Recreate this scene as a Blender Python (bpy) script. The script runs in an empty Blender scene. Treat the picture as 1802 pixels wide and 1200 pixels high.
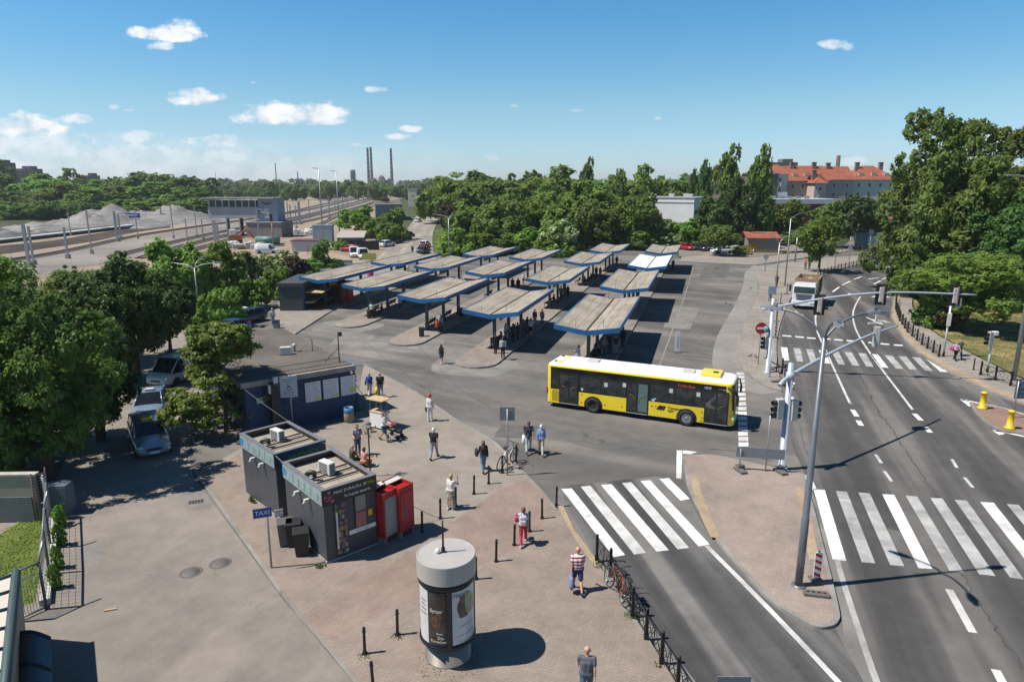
import bpy,bmesh,math,random
import numpy as np
from mathutils import Vector,Matrix
random.seed(11)
R=math.radians
sc=bpy.context.scene
C=sc.collection
EYE=14.0;FOC=1200.0;PITCH=math.atan(278/1200)
CP,SP=math.cos(PITCH),math.sin(PITCH)
def at(u,v,z=0.0):
 x=(u-901)/FOC;y=-(v-600)/FOC
 dy=CP+y*SP;dz=-SP+y*CP
 t=(z-EYE)/dz
 return Vector((x*t,dy*t,z))
def atY(u,v,Y):
 x=(u-901)/FOC;y=-(v-600)/FOC
 dy=CP+y*SP;dz=-SP+y*CP
 t=Y/dy
 return Vector((x*t,Y,EYE+dz*t))
def hgt(u,v,vt):
 return atY(u,vt,at(u,v).y).z
def ppm(p):
 return FOC/(p.y*CP-(p.z-EYE)*SP)
MATS={}
def _nodes(name):
 m=bpy.data.materials.new(name);m.use_nodes=True
 nt=m.node_tree
 return m,nt,nt.nodes,nt.links,nt.nodes['Principled BSDF']
def mat(name,col,rough=0.6,metal=0.0,var=0.12,scale=4.0,bump=0.0,spec=0.5,coat=0.0,coords='Object'):
 if name in MATS:return MATS[name]
 m,nt,n,l,b=_nodes(name)
 tc=n.new('ShaderNodeTexCoord')
 no=n.new('ShaderNodeTexNoise');no.inputs['Scale'].default_value=scale;no.inputs['Detail'].default_value=6
 no.inputs['Roughness'].default_value=0.65
 l.new(tc.outputs[coords],no.inputs['Vector'])
 r=n.new('ShaderNodeValToRGB')
 r.color_ramp.elements[0].position=0.3;r.color_ramp.elements[1].position=0.7
 r.color_ramp.elements[0].color=tuple(max(0,c*(1-var))for c in col)+(1,)
 r.color_ramp.elements[1].color=tuple(min(1,c*(1+var))for c in col)+(1,)
 l.new(no.outputs['Fac'],r.inputs['Fac'])
 l.new(r.outputs['Color'],b.inputs['Base Color'])
 b.inputs['Roughness'].default_value=rough;b.inputs['Metallic'].default_value=metal
 b.inputs['Specular IOR Level'].default_value=spec
 if coat:b.inputs['Coat Weight'].default_value=coat;b.inputs['Coat Roughness'].default_value=0.05
 if bump:
  bp=n.new('ShaderNodeBump');bp.inputs['Strength'].default_value=bump;bp.inputs['Distance'].default_value=0.02
  l.new(no.outputs['Fac'],bp.inputs['Height']);l.new(bp.outputs['Normal'],b.inputs['Normal'])
 MATS[name]=m
 return m
def ground_mat(name,base,light,dark,ang=0.0,streak=0.0,brick=None,fine=30.0,patch=0.12,patch_amt=0.5,rough=0.9,swidth=0.55):
 """world-space procedural paving: big soft patches, fine grain, optional wheel streaks and brick joints"""
 if name in MATS:return MATS[name]
 m,nt,n,l,b=_nodes(name)
 g=n.new('ShaderNodeNewGeometry')
 mp=n.new('ShaderNodeMapping');mp.inputs['Rotation'].default_value=(0,0,-ang)
 l.new(g.outputs['Position'],mp.inputs['Vector'])
 def noise(scale,det,src,rough_=0.6,dist=0.0):
  t=n.new('ShaderNodeTexNoise');t.inputs['Scale'].default_value=scale;t.inputs['Detail'].default_value=det
  t.inputs['Roughness'].default_value=rough_;t.inputs['Distortion'].default_value=dist
  l.new(src,t.inputs['Vector']);return t.outputs['Fac']
 def ramp(src,stops):
  r=n.new('ShaderNodeValToRGB')
  e=r.color_ramp.elements
  e[0].position,e[0].color=stops[0][0],tuple(stops[0][1])+(1,)
  e[1].position,e[1].color=stops[-1][0],tuple(stops[-1][1])+(1,)
  for p,c in stops[1:-1]:
   x=e.new(p);x.color=tuple(c)+(1,)
  l.new(src,r.inputs['Fac']);return r.outputs['Color']
 def mix(fac,a,bb,mode='MIX'):
  x=n.new('ShaderNodeMix');x.data_type='RGBA';x.blend_type=mode
  if isinstance(fac,float):x.inputs['Factor'].default_value=fac
  else:l.new(fac,x.inputs['Factor'])
  for s,v in((6,a),(7,bb)):
   if isinstance(v,tuple):x.inputs[s].default_value=v+(1,)
   else:l.new(v,x.inputs[s])
  return x.outputs[2]
 p1=noise(patch,5,g.outputs['Position'],0.62,0.6)
 col=ramp(p1,[(0.32,dark),(0.5,base),(0.68,light)])
 p2=noise(0.9,6,g.outputs['Position'],0.7)
 col=mix(0.55,col,ramp(p2,[(0.3,(0.72,0.72,0.72)),(0.7,(1.25,1.25,1.25))]),'MULTIPLY')
 p3=noise(fine,4,g.outputs['Position'],0.8)
 col=mix(0.5,col,ramp(p3,[(0.3,(0.7,0.7,0.7)),(0.7,(1.28,1.28,1.28))]),'MULTIPLY')
 if streak:
  m2=n.new('ShaderNodeMapping');m2.inputs['Scale'].default_value=(0.03,swidth,1)
  l.new(mp.outputs['Vector'],m2.inputs['Vector'])
  p4=noise(1.0,3,m2.outputs['Vector'],0.55,0.25)
  col=mix(streak,col,ramp(p4,[(0.38,(0.5,0.5,0.52)),(0.5,(0.92,0.92,0.92)),(0.6,(1.75,1.7,1.62))]),'MULTIPLY')
 p5=noise(0.45,8,g.outputs['Position'],0.75,1.2)
 col=mix(0.6,col,ramp(p5,[(0.30,(0.55,0.54,0.53)),(0.37,(1,1,1)),(1.0,(1,1,1))]),'MULTIPLY')
 if brick:
  bw,bh,jc,strength=brick
  bt=n.new('ShaderNodeTexBrick');bt.inputs['Scale'].default_value=1.0
  bt.inputs['Brick Width'].default_value=bw;bt.inputs['Row Height'].default_value=bh
  bt.inputs['Mortar Size'].default_value=0.012;bt.inputs['Mortar Smooth'].default_value=0.3
  bt.inputs['Color1'].default_value=(0.86,0.84,0.83,1);bt.inputs['Color2'].default_value=(1.12,1.1,1.08,1)
  bt.inputs['Mortar'].default_value=jc+(1,)
  l.new(mp.outputs['Vector'],bt.inputs['Vector'])
  col=mix(strength,col,bt.outputs['Color'],'MULTIPLY')
 l.new(col,b.inputs['Base Color'])
 b.inputs['Roughness'].default_value=rough;b.inputs['Specular IOR Level'].default_value=0.25
 bp=n.new('ShaderNodeBump');bp.inputs['Strength'].default_value=0.25;bp.inputs['Distance'].default_value=0.01
 l.new(p3,bp.inputs['Height']);l.new(bp.outputs['Normal'],b.inputs['Normal'])
 MATS[name]=m
 return m
def leaf_mat(name,c1,c2,trans=0.48):
 if name in MATS:return MATS[name]
 m,nt,n,l,b=_nodes(name)
 g=n.new('ShaderNodeNewGeometry');oi=n.new('ShaderNodeObjectInfo')
 r=n.new('ShaderNodeValToRGB')
 r.color_ramp.elements[0].color=c1+(1,);r.color_ramp.elements[1].color=c2+(1,)
 no=n.new('ShaderNodeTexNoise');no.inputs['Scale'].default_value=0.35;no.inputs['Detail'].default_value=3
 l.new(g.outputs['Position'],no.inputs['Vector'])
 a=n.new('ShaderNodeMath');a.operation='MULTIPLY_ADD';a.inputs[1].default_value=0.55
 l.new(g.outputs['Random Per Island'],a.inputs[0])
 s=n.new('ShaderNodeMath');s.operation='MULTIPLY_ADD';s.inputs[1].default_value=1.3;s.inputs[2].default_value=-0.42
 l.new(no.outputs['Fac'],s.inputs[0]);l.new(s.outputs[0],a.inputs[2])
 l.new(a.outputs[0],r.inputs['Fac'])
 hs=n.new('ShaderNodeHueSaturation')
 h1=n.new('ShaderNodeMath');h1.operation='MULTIPLY_ADD';h1.inputs[1].default_value=0.03;h1.inputs[2].default_value=0.487
 l.new(oi.outputs['Random'],h1.inputs[0]);l.new(h1.outputs[0],hs.inputs['Hue'])
 v1=n.new('ShaderNodeMath');v1.operation='MULTIPLY_ADD';v1.inputs[1].default_value=0.5;v1.inputs[2].default_value=0.75
 l.new(oi.outputs['Random'],v1.inputs[0]);l.new(v1.outputs[0],hs.inputs['Value'])
 l.new(r.outputs['Color'],hs.inputs['Color'])
 l.new(hs.outputs['Color'],b.inputs['Base Color'])
 b.inputs['Roughness'].default_value=0.55;b.inputs['Specular IOR Level'].default_value=0.35
 tr=n.new('ShaderNodeBsdfTranslucent');l.new(hs.outputs['Color'],tr.inputs['Color'])
 mx=n.new('ShaderNodeMixShader');mx.inputs[0].default_value=trans
 l.new(b.outputs[0],mx.inputs[1]);l.new(tr.outputs[0],mx.inputs[2])
 l.new(mx.outputs[0],n['Material Output'].inputs['Surface'])
 MATS[name]=m
 return m
class MB:
 def __init__(s):s.v=[];s.f=[];s.m=[];s.sm=[]
 def add(s,vs,fs,mi=0,smooth=False,M=None):
  o=len(s.v)
  s.v+=[tuple(M@Vector(p))if M else tuple(p)for p in vs]
  for f in fs:s.f.append([i+o for i in f]);s.m.append(mi);s.sm.append(smooth)
  return s
 def box(s,c,d,mi=0,rz=0.0,M=None,bev=0.0):
  x,y,z=d[0]/2,d[1]/2,d[2]/2
  T=Matrix.Translation(c)@Matrix.Rotation(rz,4,'Z')
  if M:T=M@T
  if bev:
   bm=bmesh.new();bmesh.ops.create_cube(bm,size=1)
   bmesh.ops.scale(bm,vec=d,verts=bm.verts)
   bmesh.ops.bevel(bm,geom=bm.edges[:],offset=bev,segments=2,affect='EDGES',profile=0.5)
   bm.verts.index_update()
   s.add([v.co.copy()for v in bm.verts],[[v.index for v in f.verts]for f in bm.faces],mi,False,T);bm.free()
   return s
  vs=[(-x,-y,-z),(x,-y,-z),(x,y,-z),(-x,y,-z),(-x,-y,z),(x,-y,z),(x,y,z),(-x,y,z)]
  return s.add(vs,[(3,2,1,0),(4,5,6,7),(0,1,5,4),(1,2,6,5),(2,3,7,6),(3,0,4,7)],mi,False,T)
 def tube(s,pts,r,n=8,mi=0,cap=True,M=None,smooth=True):
  pts=[Vector(p)for p in pts];rs=r if isinstance(r,(list,tuple))else[r]*len(pts)
  vs=[];up=None
  for i,p in enumerate(pts):
   d=(pts[min(i+1,len(pts)-1)]-pts[max(i-1,0)]).normalized()
   a=up if up is not None else(Vector((0,0,1))if abs(d.z)<0.9 else Vector((1,0,0)))
   e1=(a-d*a.dot(d)).normalized();e2=d.cross(e1);up=e1
   for k in range(n):
    t=2*math.pi*k/n
    vs.append(p+(e1*math.cos(t)+e2*math.sin(t))*rs[i])
  fs=[(i*n+k,i*n+(k+1)%n,(i+1)*n+(k+1)%n,(i+1)*n+k)for i in range(len(pts)-1)for k in range(n)]
  s.add(vs,fs,mi,smooth,M)
  if cap:
   o=len(s.v)-len(vs)
   s.f.append([o+k for k in reversed(range(n))]);s.m.append(mi);s.sm.append(False)
   q=o+(len(pts)-1)*n
   s.f.append([q+k for k in range(n)]);s.m.append(mi);s.sm.append(False)
  return s
 def cyl(s,p0,p1,r0,r1=None,n=12,mi=0,M=None):
  return s.tube([p0,p1],[r0,r0 if r1 is None else r1],n,mi,True,M)
 def lathe(s,prof,n=24,mi=0,c=(0,0,0),M=None,smooth=True):
  vs=[]
  for r,z in prof:
   for k in range(n):
    t=2*math.pi*k/n
    vs.append((c[0]+r*math.cos(t),c[1]+r*math.sin(t),c[2]+z))
  fs=[(i*n+k,i*n+(k+1)%n,(i+1)*n+(k+1)%n,(i+1)*n+k)for i in range(len(prof)-1)for k in range(n)]
  return s.add(vs,fs,mi,smooth,M)
 def disc(s,c,nrm,r,n=20,mi=0,M=None):
  nrm=Vector(nrm).normalized();a=Vector((0,0,1))if abs(nrm.z)<0.9 else Vector((1,0,0))
  e1=(a-nrm*a.dot(nrm)).normalized();e2=nrm.cross(e1)
  return s.add([Vector(c)+(e1*math.cos(2*math.pi*k/n)+e2*math.sin(2*math.pi*k/n))*r for k in range(n)],[list(range(n))],mi,False,M)
 def prism(s,poly,z0,z1,mi=0,mi_side=None,M=None):
  n=len(poly);a=sum(poly[i][0]*poly[(i+1)%n][1]-poly[(i+1)%n][0]*poly[i][1]for i in range(n))
  if a<0:poly=poly[::-1]
  vs=[(p[0],p[1],z0)for p in poly]+[(p[0],p[1],z1)for p in poly]
  s.add(vs,[list(range(n,2*n))],mi,False,M)
  o=len(s.v)-2*n
  ms=mi if mi_side is None else mi_side
  for i in range(n):
   j=(i+1)%n
   s.f.append([o+i,o+j,o+n+j,o+n+i]);s.m.append(ms);s.sm.append(False)
  s.f.append([o+i for i in reversed(range(n))]);s.m.append(ms);s.sm.append(False)
  return s
 def torus(s,c,axis,Rr,r,n=28,k=8,mi=0,M=None):
  ax=Vector(axis).normalized();a=Vector((0,0,1))if abs(ax.z)<0.9 else Vector((1,0,0))
  e1=(a-ax*a.dot(ax)).normalized();e2=ax.cross(e1);vs=[]
  for i in range(n):
   t=2*math.pi*i/n;d=e1*math.cos(t)+e2*math.sin(t)
   for j in range(k):
    q=2*math.pi*j/k
    vs.append(Vector(c)+d*(Rr+r*math.cos(q))+ax*r*math.sin(q))
  return s.add(vs,[(i*k+j,((i+1)%n)*k+j,((i+1)%n)*k+(j+1)%k,i*k+(j+1)%k)for i in range(n)for j in range(k)],mi,True,M)
 def ball(s,c,r,mi=0,n=10,sc_=(1,1,1),M=None):
  prof=[(max(1e-4,math.sin(math.pi*i/n))*r,-math.cos(math.pi*i/n)*r)for i in range(n+1)]
  vs=[]
  for rr,z in prof:
   for k in range(2*n):
    t=math.pi*k/n
    vs.append((c[0]+rr*math.cos(t)*sc_[0],c[1]+rr*math.sin(t)*sc_[1],c[2]+z*sc_[2]))
  w=2*n
  return s.add(vs,[(i*w+k,i*w+(k+1)%w,(i+1)*w+(k+1)%w,(i+1)*w+k)for i in range(n)for k in range(w)],mi,True,M)
 def mesh(s,name,mats):
  me=bpy.data.meshes.new(name);me.from_pydata(s.v,[],s.f)
  for m in(mats if isinstance(mats,(list,tuple))else[mats]):me.materials.append(m)
  me.polygons.foreach_set('material_index',s.m);me.polygons.foreach_set('use_smooth',s.sm);me.update()
  return me
 def build(s,name,mats,parent=None,loc=(0,0,0),rz=0.0):
  o=bpy.data.objects.new(name,s.mesh(name,mats));C.objects.link(o)
  o.location=loc;o.rotation_euler=(0,0,rz)
  if parent:o.parent=parent
  return o
def tag(o,label,cat,group=None,kind=None):
 if label:o['label']=label
 if cat:o['category']=cat
 if group:o['group']=group
 if kind:o['kind']=kind
 return o
def thing(name,label,cat,loc=(0,0,0),rz=0.0,group=None):
 o=bpy.data.objects.new(name,None);C.objects.link(o)
 o.empty_display_size=0.2
 o.location=loc;o.rotation_euler=(0,0,rz)
 return tag(o,label,cat,group)
def copy_tree(o,loc=None,rz=None,label=None,group=None,parent=None,scale=None):
 c=o.copy();C.objects.link(c)
 if parent:c.parent=parent
 if loc is not None:c.location=loc
 if rz is not None:c.rotation_euler=(0,0,rz)
 if scale is not None:c.scale=scale if isinstance(scale,(tuple,list))else(scale,)*3
 if label:c['label']=label
 if group:c['group']=group
 for ch in list(o.children):copy_tree(ch,parent=c)
 return c
def struct(o):o['kind']='structure';return o
def spline(pts,n=6,closed=False):
 P=[Vector(p)for p in pts];out=[];N=len(P)
 for i in range(N if closed else N-1):
  p0=P[(i-1)%N]if closed or i>0 else P[0];p1=P[i];p2=P[(i+1)%N]
  p3=P[(i+2)%N]if closed or i+2<N else P[-1]
  for k in range(n):
   t=k/n
   out.append(0.5*((2*p1)+(p2-p0)*t+(2*p0-5*p1+4*p2-p3)*t*t+(3*p1-p0-3*p2+p3)*t**3))
 if not closed:out.append(P[-1])
 return out
def px(pts,z=0.0):return[at(u,v,z)for u,v in pts]
def sheet(name,pts,z,m,world=False):
 P=[Vector((p[0],p[1],z))for p in(pts if world else px(pts,z))]
 a=sum(P[i].x*P[(i+1)%len(P)].y-P[(i+1)%len(P)].x*P[i].y for i in range(len(P)))
 if a<0:P.reverse()
 mb=MB();mb.add(P,[list(range(len(P)))],0)
 return struct(mb.build(name,m))
def raised(name,pts,z,m,kerb,world=False,kw=0.16):
 P=[(p[0],p[1])for p in(pts if world else px(pts,z))]
 n=len(P);a=sum(P[i][0]*P[(i+1)%n][1]-P[(i+1)%n][0]*P[i][1]for i in range(n))
 if a<0:P.reverse()
 mb=MB();mb.prism(P,-0.02,z,1,1)
 ins=[]
 for i in range(n):
  p0,p1,p2=Vector(P[i-1]),Vector(P[i]),Vector(P[(i+1)%n])
  d1=(p1-p0).normalized();d2=(p2-p1).normalized()
  nn=Vector((-(d1.y+d2.y),d1.x+d2.x))
  nn=nn.normalized()if nn.length>1e-6 else Vector((-d1.y,d1.x))
  ins.append(p1+nn*kw)
 mb.add([(p.x,p.y,z+0.004)for p in ins],[list(range(n))],0)
 return struct(mb.build(name,[m,kerb]))
def text_mesh(s,size,extrude=0.004):
 cu=bpy.data.curves.new('lettering','FONT');cu.body=s;cu.size=size;cu.extrude=extrude
 cu.align_x='CENTER';cu.align_y='CENTER';cu.resolution_u=3
 ob=bpy.data.objects.new('lettering',cu);C.objects.link(ob)
 dg=bpy.context.evaluated_depsgraph_get()
 me=bpy.data.meshes.new_from_object(ob.evaluated_get(dg))
 bpy.data.objects.remove(ob);bpy.data.curves.remove(cu)
 return me
def text(s,size,m,parent,loc,face,name='lettering',up=(0,0,1)):
 """flat lettering whose front looks along `face`"""
 me=text_mesh(s,size);me.materials.clear();me.materials.append(m)
 o=bpy.data.objects.new(name,me);C.objects.link(o)
 f=Vector(face).normalized();u=Vector(up);u=(u-f*u.dot(f)).normalized();r=u.cross(f)
 M=Matrix((r,u,f)).transposed().to_4x4();M.translation=Vector(loc)
 o.parent=parent;o.matrix_local=M
 return o
white_paint=ground_mat('road_paint',(0.66,0.66,0.65),(0.78,0.78,0.77),(0.46,0.46,0.45),fine=14,patch=0.8)
worn_paint=ground_mat('worn_road_paint',(0.36,0.36,0.355),(0.45,0.45,0.44),(0.24,0.24,0.235),fine=12,patch=0.8)
asphalt=ground_mat('bus_yard_asphalt',(0.145,0.135,0.126),(0.2,0.186,0.172),(0.1,0.095,0.092),R(-32),0.35,swidth=0.3,patch=0.07)
taxi_asphalt=ground_mat('taxi_lane_asphalt',(0.225,0.2,0.176),(0.26,0.232,0.205),(0.182,0.163,0.145),R(70),0.1,patch=0.1)
pale_paving=ground_mat('pale_plaza_asphalt',(0.255,0.225,0.193),(0.29,0.258,0.222),(0.21,0.185,0.158),patch=0.12)
road_asphalt=ground_mat('main_road_asphalt',(0.098,0.094,0.092),(0.125,0.119,0.114),(0.078,0.076,0.076),R(73),0.68,swidth=0.5,patch=0.06)
lane_asphalt=ground_mat('side_lane_asphalt',(0.105,0.103,0.103),(0.14,0.135,0.13),(0.08,0.08,0.082),R(101),0.85,swidth=0.6,patch=0.06)
curve_asphalt=ground_mat('far_road_asphalt',(0.105,0.104,0.106),(0.13,0.128,0.127),(0.085,0.085,0.088),R(80),0.45,patch=0.06)
brick_paving=ground_mat('red_brick_paving',(0.26,0.2,0.17),(0.295,0.23,0.197),(0.22,0.166,0.14),R(40),0.0,(0.2,0.1,(0.6,0.58,0.56),0.5),patch=0.16)
grey_paving=ground_mat('grey_brick_paving',(0.262,0.215,0.183),(0.30,0.247,0.212),(0.215,0.178,0.152),R(28),0.0,(0.2,0.1,(0.6,0.58,0.56),0.5),patch=0.16)
island_paving=ground_mat('island_brick_paving',(0.30,0.245,0.212),(0.34,0.28,0.245),(0.25,0.205,0.178),R(16),0.0,(0.2,0.1,(0.6,0.58,0.56),0.5),patch=0.16)
walk_paving=ground_mat('pavement_slabs',(0.27,0.245,0.215),(0.31,0.28,0.25),(0.22,0.2,0.18),R(70),0.0,(0.35,0.35,(0.7,0.68,0.66),0.6),patch=0.14)
platform_paving=ground_mat('platform_paving',(0.26,0.222,0.195),(0.30,0.26,0.23),(0.2,0.175,0.155),R(74),0.0,(0.4,0.2,(0.65,0.62,0.6),0.6),patch=0.2)
tactile=ground_mat('tactile_paving',(0.36,0.28,0.19),(0.40,0.31,0.21),(0.31,0.24,0.17),R(40),0.0,(0.3,0.3,(0.7,0.66,0.6),0.6),patch=0.3)
concrete_strip=ground_mat('pale_concrete',(0.24,0.225,0.205),(0.275,0.255,0.235),(0.2,0.187,0.17),patch=0.2)
worn_asphalt=ground_mat('worn_yard_asphalt',(0.19,0.182,0.172),(0.225,0.215,0.2),(0.15,0.145,0.14),R(-32),0.2,patch=0.3)
kerb_stone=ground_mat('kerb_stone',(0.24,0.23,0.215),(0.29,0.28,0.26),(0.18,0.172,0.16),patch=0.6)
soil=ground_mat('bare_earth',(0.30,0.235,0.175),(0.37,0.30,0.235),(0.22,0.17,0.125),patch=0.05,fine=3)
ballast=ground_mat('track_ballast',(0.235,0.21,0.19),(0.29,0.26,0.24),(0.17,0.15,0.135),patch=0.05,fine=2)
dark_soil=ground_mat('dark_trench_earth',(0.06,0.045,0.035),(0.09,0.068,0.05),(0.035,0.028,0.022),patch=0.08,fine=2)
gravel=ground_mat('crushed_gravel',(0.215,0.207,0.2),(0.27,0.262,0.255),(0.155,0.15,0.146),patch=0.12,fine=1.2)
meadow=ground_mat('scrub_ground',(0.06,0.075,0.028),(0.095,0.10,0.04),(0.035,0.05,0.018),patch=0.05,fine=2)
dry_grass=ground_mat('dry_lawn',(0.16,0.145,0.055),(0.30,0.23,0.11),(0.07,0.10,0.025),patch=0.35,fine=9)
lush_grass=ground_mat('lush_lawn',(0.10,0.14,0.03),(0.17,0.19,0.05),(0.05,0.08,0.02),patch=0.6,fine=10)
black_iron=mat('black_painted_iron',(0.018,0.018,0.019),0.45,0.2,0.25,9)
galv=mat('galvanised_steel',(0.33,0.34,0.35),0.42,0.55,0.16,5)
light_steel=mat('pale_painted_steel',(0.40,0.44,0.50),0.4,0.1,0.08,3)
lamp_steel=mat('lamp_post_steel',(0.17,0.18,0.2),0.45,0.4,0.12,3)
grey_plate=mat('grey_sign_back',(0.19,0.22,0.25),0.5,0.3,0.12,5)
dark_grey=mat('charcoal_cladding',(0.06,0.065,0.077),0.5,0,0.14,3)
black_plastic=mat('black_plastic',(0.02,0.02,0.022),0.5,0,0.2,6)
rubber=mat('tyre_rubber',(0.018,0.018,0.018),0.85,0,0.3,12)
alloy=mat('wheel_alloy',(0.42,0.43,0.44),0.35,0.7,0.12,8)
dark_glass=mat('dark_glass',(0.012,0.015,0.017),0.06,0,0.3,2,spec=0.7)
pale_glass=mat('greenish_glass',(0.10,0.16,0.16),0.1,0,0.2,2,spec=0.7)
white_gloss=mat('white_enamel',(0.78,0.78,0.77),0.35,0,0.05,3)
dirty_white=mat('weathered_white',(0.52,0.52,0.5),0.6,0,0.18,3)
yellow_bus=mat('yellow_bus_paint',(0.82,0.62,0.03),0.28,0,0.05,1.5,coat=0.4)
yellow_plain=mat('yellow_plastic',(0.78,0.5,0.015),0.45,0,0.1,6)
blue_fascia=mat('blue_fascia_paint',(0.016,0.115,0.28),0.5,0,0.25,2.5)
teal_post=mat('grey_teal_post_paint',(0.045,0.085,0.10),0.5,0.1,0.25,4)
blue_wall=mat('navy_blue_wall',(0.010,0.036,0.10),0.6,0,0.25,1.6)
blue_sign=mat('blue_sign_face',(0.015,0.055,0.30),0.4,0,0.06,4)
red_gloss=mat('red_enamel',(0.48,0.012,0.014),0.35,0,0.15,2)
red_sign=mat('red_sign_face',(0.52,0.02,0.018),0.45,0,0.06,5)
timber=mat('pale_timber',(0.5,0.36,0.2),0.7,0,0.2,8)
bench_wood=mat('bench_timber',(0.13,0.09,0.055),0.7,0,0.3,10)
rust=mat('rusty_tan_steel',(0.29,0.205,0.13),0.75,0.1,0.4,3)
concrete=mat('grey_concrete',(0.30,0.285,0.265),0.85,0,0.2,2.5,bump=0.2)
pale_concrete=mat('pale_concrete_wall',(0.42,0.41,0.39),0.85,0,0.15,1.2)
orange_tile=mat('orange_roof_tile',(0.275,0.085,0.048),0.75,0,0.25,0.6)
light_emit_red=mat('red_lens',(0.25,0.01,0.01),0.2,0,0.1,6)
bark=mat('tree_bark',(0.09,0.07,0.052),0.9,0,0.35,7,bump=0.5)
skin=mat('skin',(0.50,0.29,0.20),0.55,0,0.08,10)
def cloth(name,col):return mat('cloth_'+name,col,0.85,0,0.14,14)
def roof_mat(name,base,stain,amount):
 m,nt,n,l,b=_nodes(name)
 tc=n.new('ShaderNodeTexCoord')
 mp=n.new('ShaderNodeMapping');mp.inputs['Scale'].default_value=(0.35,3.2,1)
 l.new(tc.outputs['Object'],mp.inputs['Vector'])
 no=n.new('ShaderNodeTexNoise');no.inputs['Scale'].default_value=1.0;no.inputs['Detail'].default_value=5
 l.new(mp.outputs[0],no.inputs['Vector'])
 n2=n.new('ShaderNodeTexNoise');n2.inputs['Scale'].default_value=0.45;n2.inputs['Detail'].default_value=4
 oi=n.new('ShaderNodeObjectInfo')
 ad=n.new('ShaderNodeVectorMath');ad.operation='ADD'
 sc_=n.new('ShaderNodeMath');sc_.operation='MULTIPLY';sc_.inputs[1].default_value=40
 l.new(oi.outputs['Random'],sc_.inputs[0]);l.new(tc.outputs['Object'],ad.inputs[0]);l.new(sc_.outputs[0],ad.inputs[1])
 l.new(ad.outputs[0],n2.inputs['Vector']);l.new(ad.outputs[0],mp.inputs['Vector'])
 mu=n.new('ShaderNodeMath');mu.operation='MULTIPLY';l.new(no.outputs['Fac'],mu.inputs[0]);l.new(n2.outputs['Fac'],mu.inputs[1])
 r=n.new('ShaderNodeValToRGB');e=r.color_ramp.elements
 e[0].position=0.17;e[0].color=tuple(stain)+(1,);e[1].position=0.17+amount;e[1].color=tuple(base)+(1,)
 x=e.new(0.5);x.color=tuple(c*1.14 for c in base)+(1,)
 l.new(mu.outputs[0],r.inputs['Fac']);
 wv=n.new('ShaderNodeTexWave');wv.bands_direction='Y';wv.inputs['Scale'].default_value=0.42;wv.inputs['Distortion'].default_value=0
 l.new(tc.outputs['Object'],wv.inputs['Vector'])
 r2=n.new('ShaderNodeValToRGB');r2.color_ramp.elements[0].position=0.0;r2.color_ramp.elements[0].color=(0.72,0.72,0.72,1)
 r2.color_ramp.elements[1].position=0.06;r2.color_ramp.elements[1].color=(1,1,1,1)
 l.new(wv.outputs['Fac'],r2.inputs['Fac'])
 mx=n.new('ShaderNodeMix');mx.data_type='RGBA';mx.blend_type='MULTIPLY';mx.inputs[0].default_value=1
 l.new(r.outputs[0],mx.inputs[6]);l.new(r2.outputs[0],mx.inputs[7])
 l.new(mx.outputs[2],b.inputs['Base Color']);b.inputs['Roughness'].default_value=0.85
 return m
canopy_roof=roof_mat('canopy_roof_felt',(0.345,0.30,0.24),(0.245,0.21,0.168),0.13)
white_roof=roof_mat('canopy_roof_white',(0.72,0.72,0.70),(0.6,0.6,0.58),0.05)
mb=MB()
rings=[0,30,80,200,500,1500,5000,9000];NS=48
vs=[(0,60,0)]
for r_ in rings[1:]:
 for k in range(NS):vs.append((r_*math.cos(2*math.pi*k/NS),60+r_*math.sin(2*math.pi*k/NS),0))
fs=[(0,1+k,1+(k+1)%NS)for k in range(NS)]
for i in range(len(rings)-2):
 for k in range(NS):
  a=1+i*NS
  fs.append((a+k,a+NS+k,a+NS+(k+1)%NS,a+(k+1)%NS))
mb.add([(x,y,-0.03)for x,y,z in vs],fs)
struct(mb.build('ground',meadow))
sheet('bus_yard',[(-500,1500),(-600,620),(330,640),(330,560),(380,560),(480,500),(620,460),(640,440),(700,440),(820,440),(900,450),(1030,452),(1060,430),(1180,440),(1200,458),(1330,452),(1480,436),(1500,420),(1640,424),(1640,470),(1575,520),(1620,640),(1760,710),(2300,880),(2300,1500)],0.0,asphalt)
sheet('street',spline(px([(655,462),(665,452),(690,430),(715,405),(733,378),(735,362),(722,352),(712,346)]),4)+spline(px([(740,346),(752,352),(772,362),(770,385),(762,410),(762,440),(770,462)]),4),0.012,ground_mat('street_asphalt',(0.27,0.245,0.215),(0.31,0.28,0.245),(0.22,0.2,0.178),R(95),0.25),world=True)
sheet('taxi_lane',[(-700,1500),(-700,1000),(0,900),(90,860),(200,620),(330,560),(470,500),(490,520),(440,575),(385,600),(330,790),(340,838),(420,945),(495,1052),(560,1128),(625,1205),(800,1500)],0.004,taxi_asphalt)
road_l=[(1760,1500),(1535,1200),(1484,1105),(1478,1070),(1432,890),(1415,832),(1392,775),(1378,700),(1370,640),(1369,600),(1378,565),(1390,535),(1412,505),(1448,484),(1490,471),(1550,457)]
road_r=[(1625,452),(1598,478),(1574,515),(1566,550),(1574,575),(1600,610),(1650,645),(1720,682),(1802,712),(2100,800),(2600,1500)]
sheet('main_road',[tuple(p)for p in spline(px(road_l),5)]+[tuple(p)for p in spline(px(road_r),5)],0.004,road_asphalt,world=True)
sheet('side_lane',[(1090,1500),(1240,1240),(1060,1005),(975,880),(985,855),(1160,838),(1215,880),(1245,940),(1300,1000),(1400,1090),(1470,1105),(1520,1200),(1560,1500)],0.008,lane_asphalt)
sheet('dusty_gutter',[(1418,838),(1428,858),(1474,985),(1487,1030),(1513,1110),(1545,1200),(1590,1330),(1530,1330),(1484,1110),(1480,1075),(1432,888)],0.006,worn_asphalt)
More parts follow.
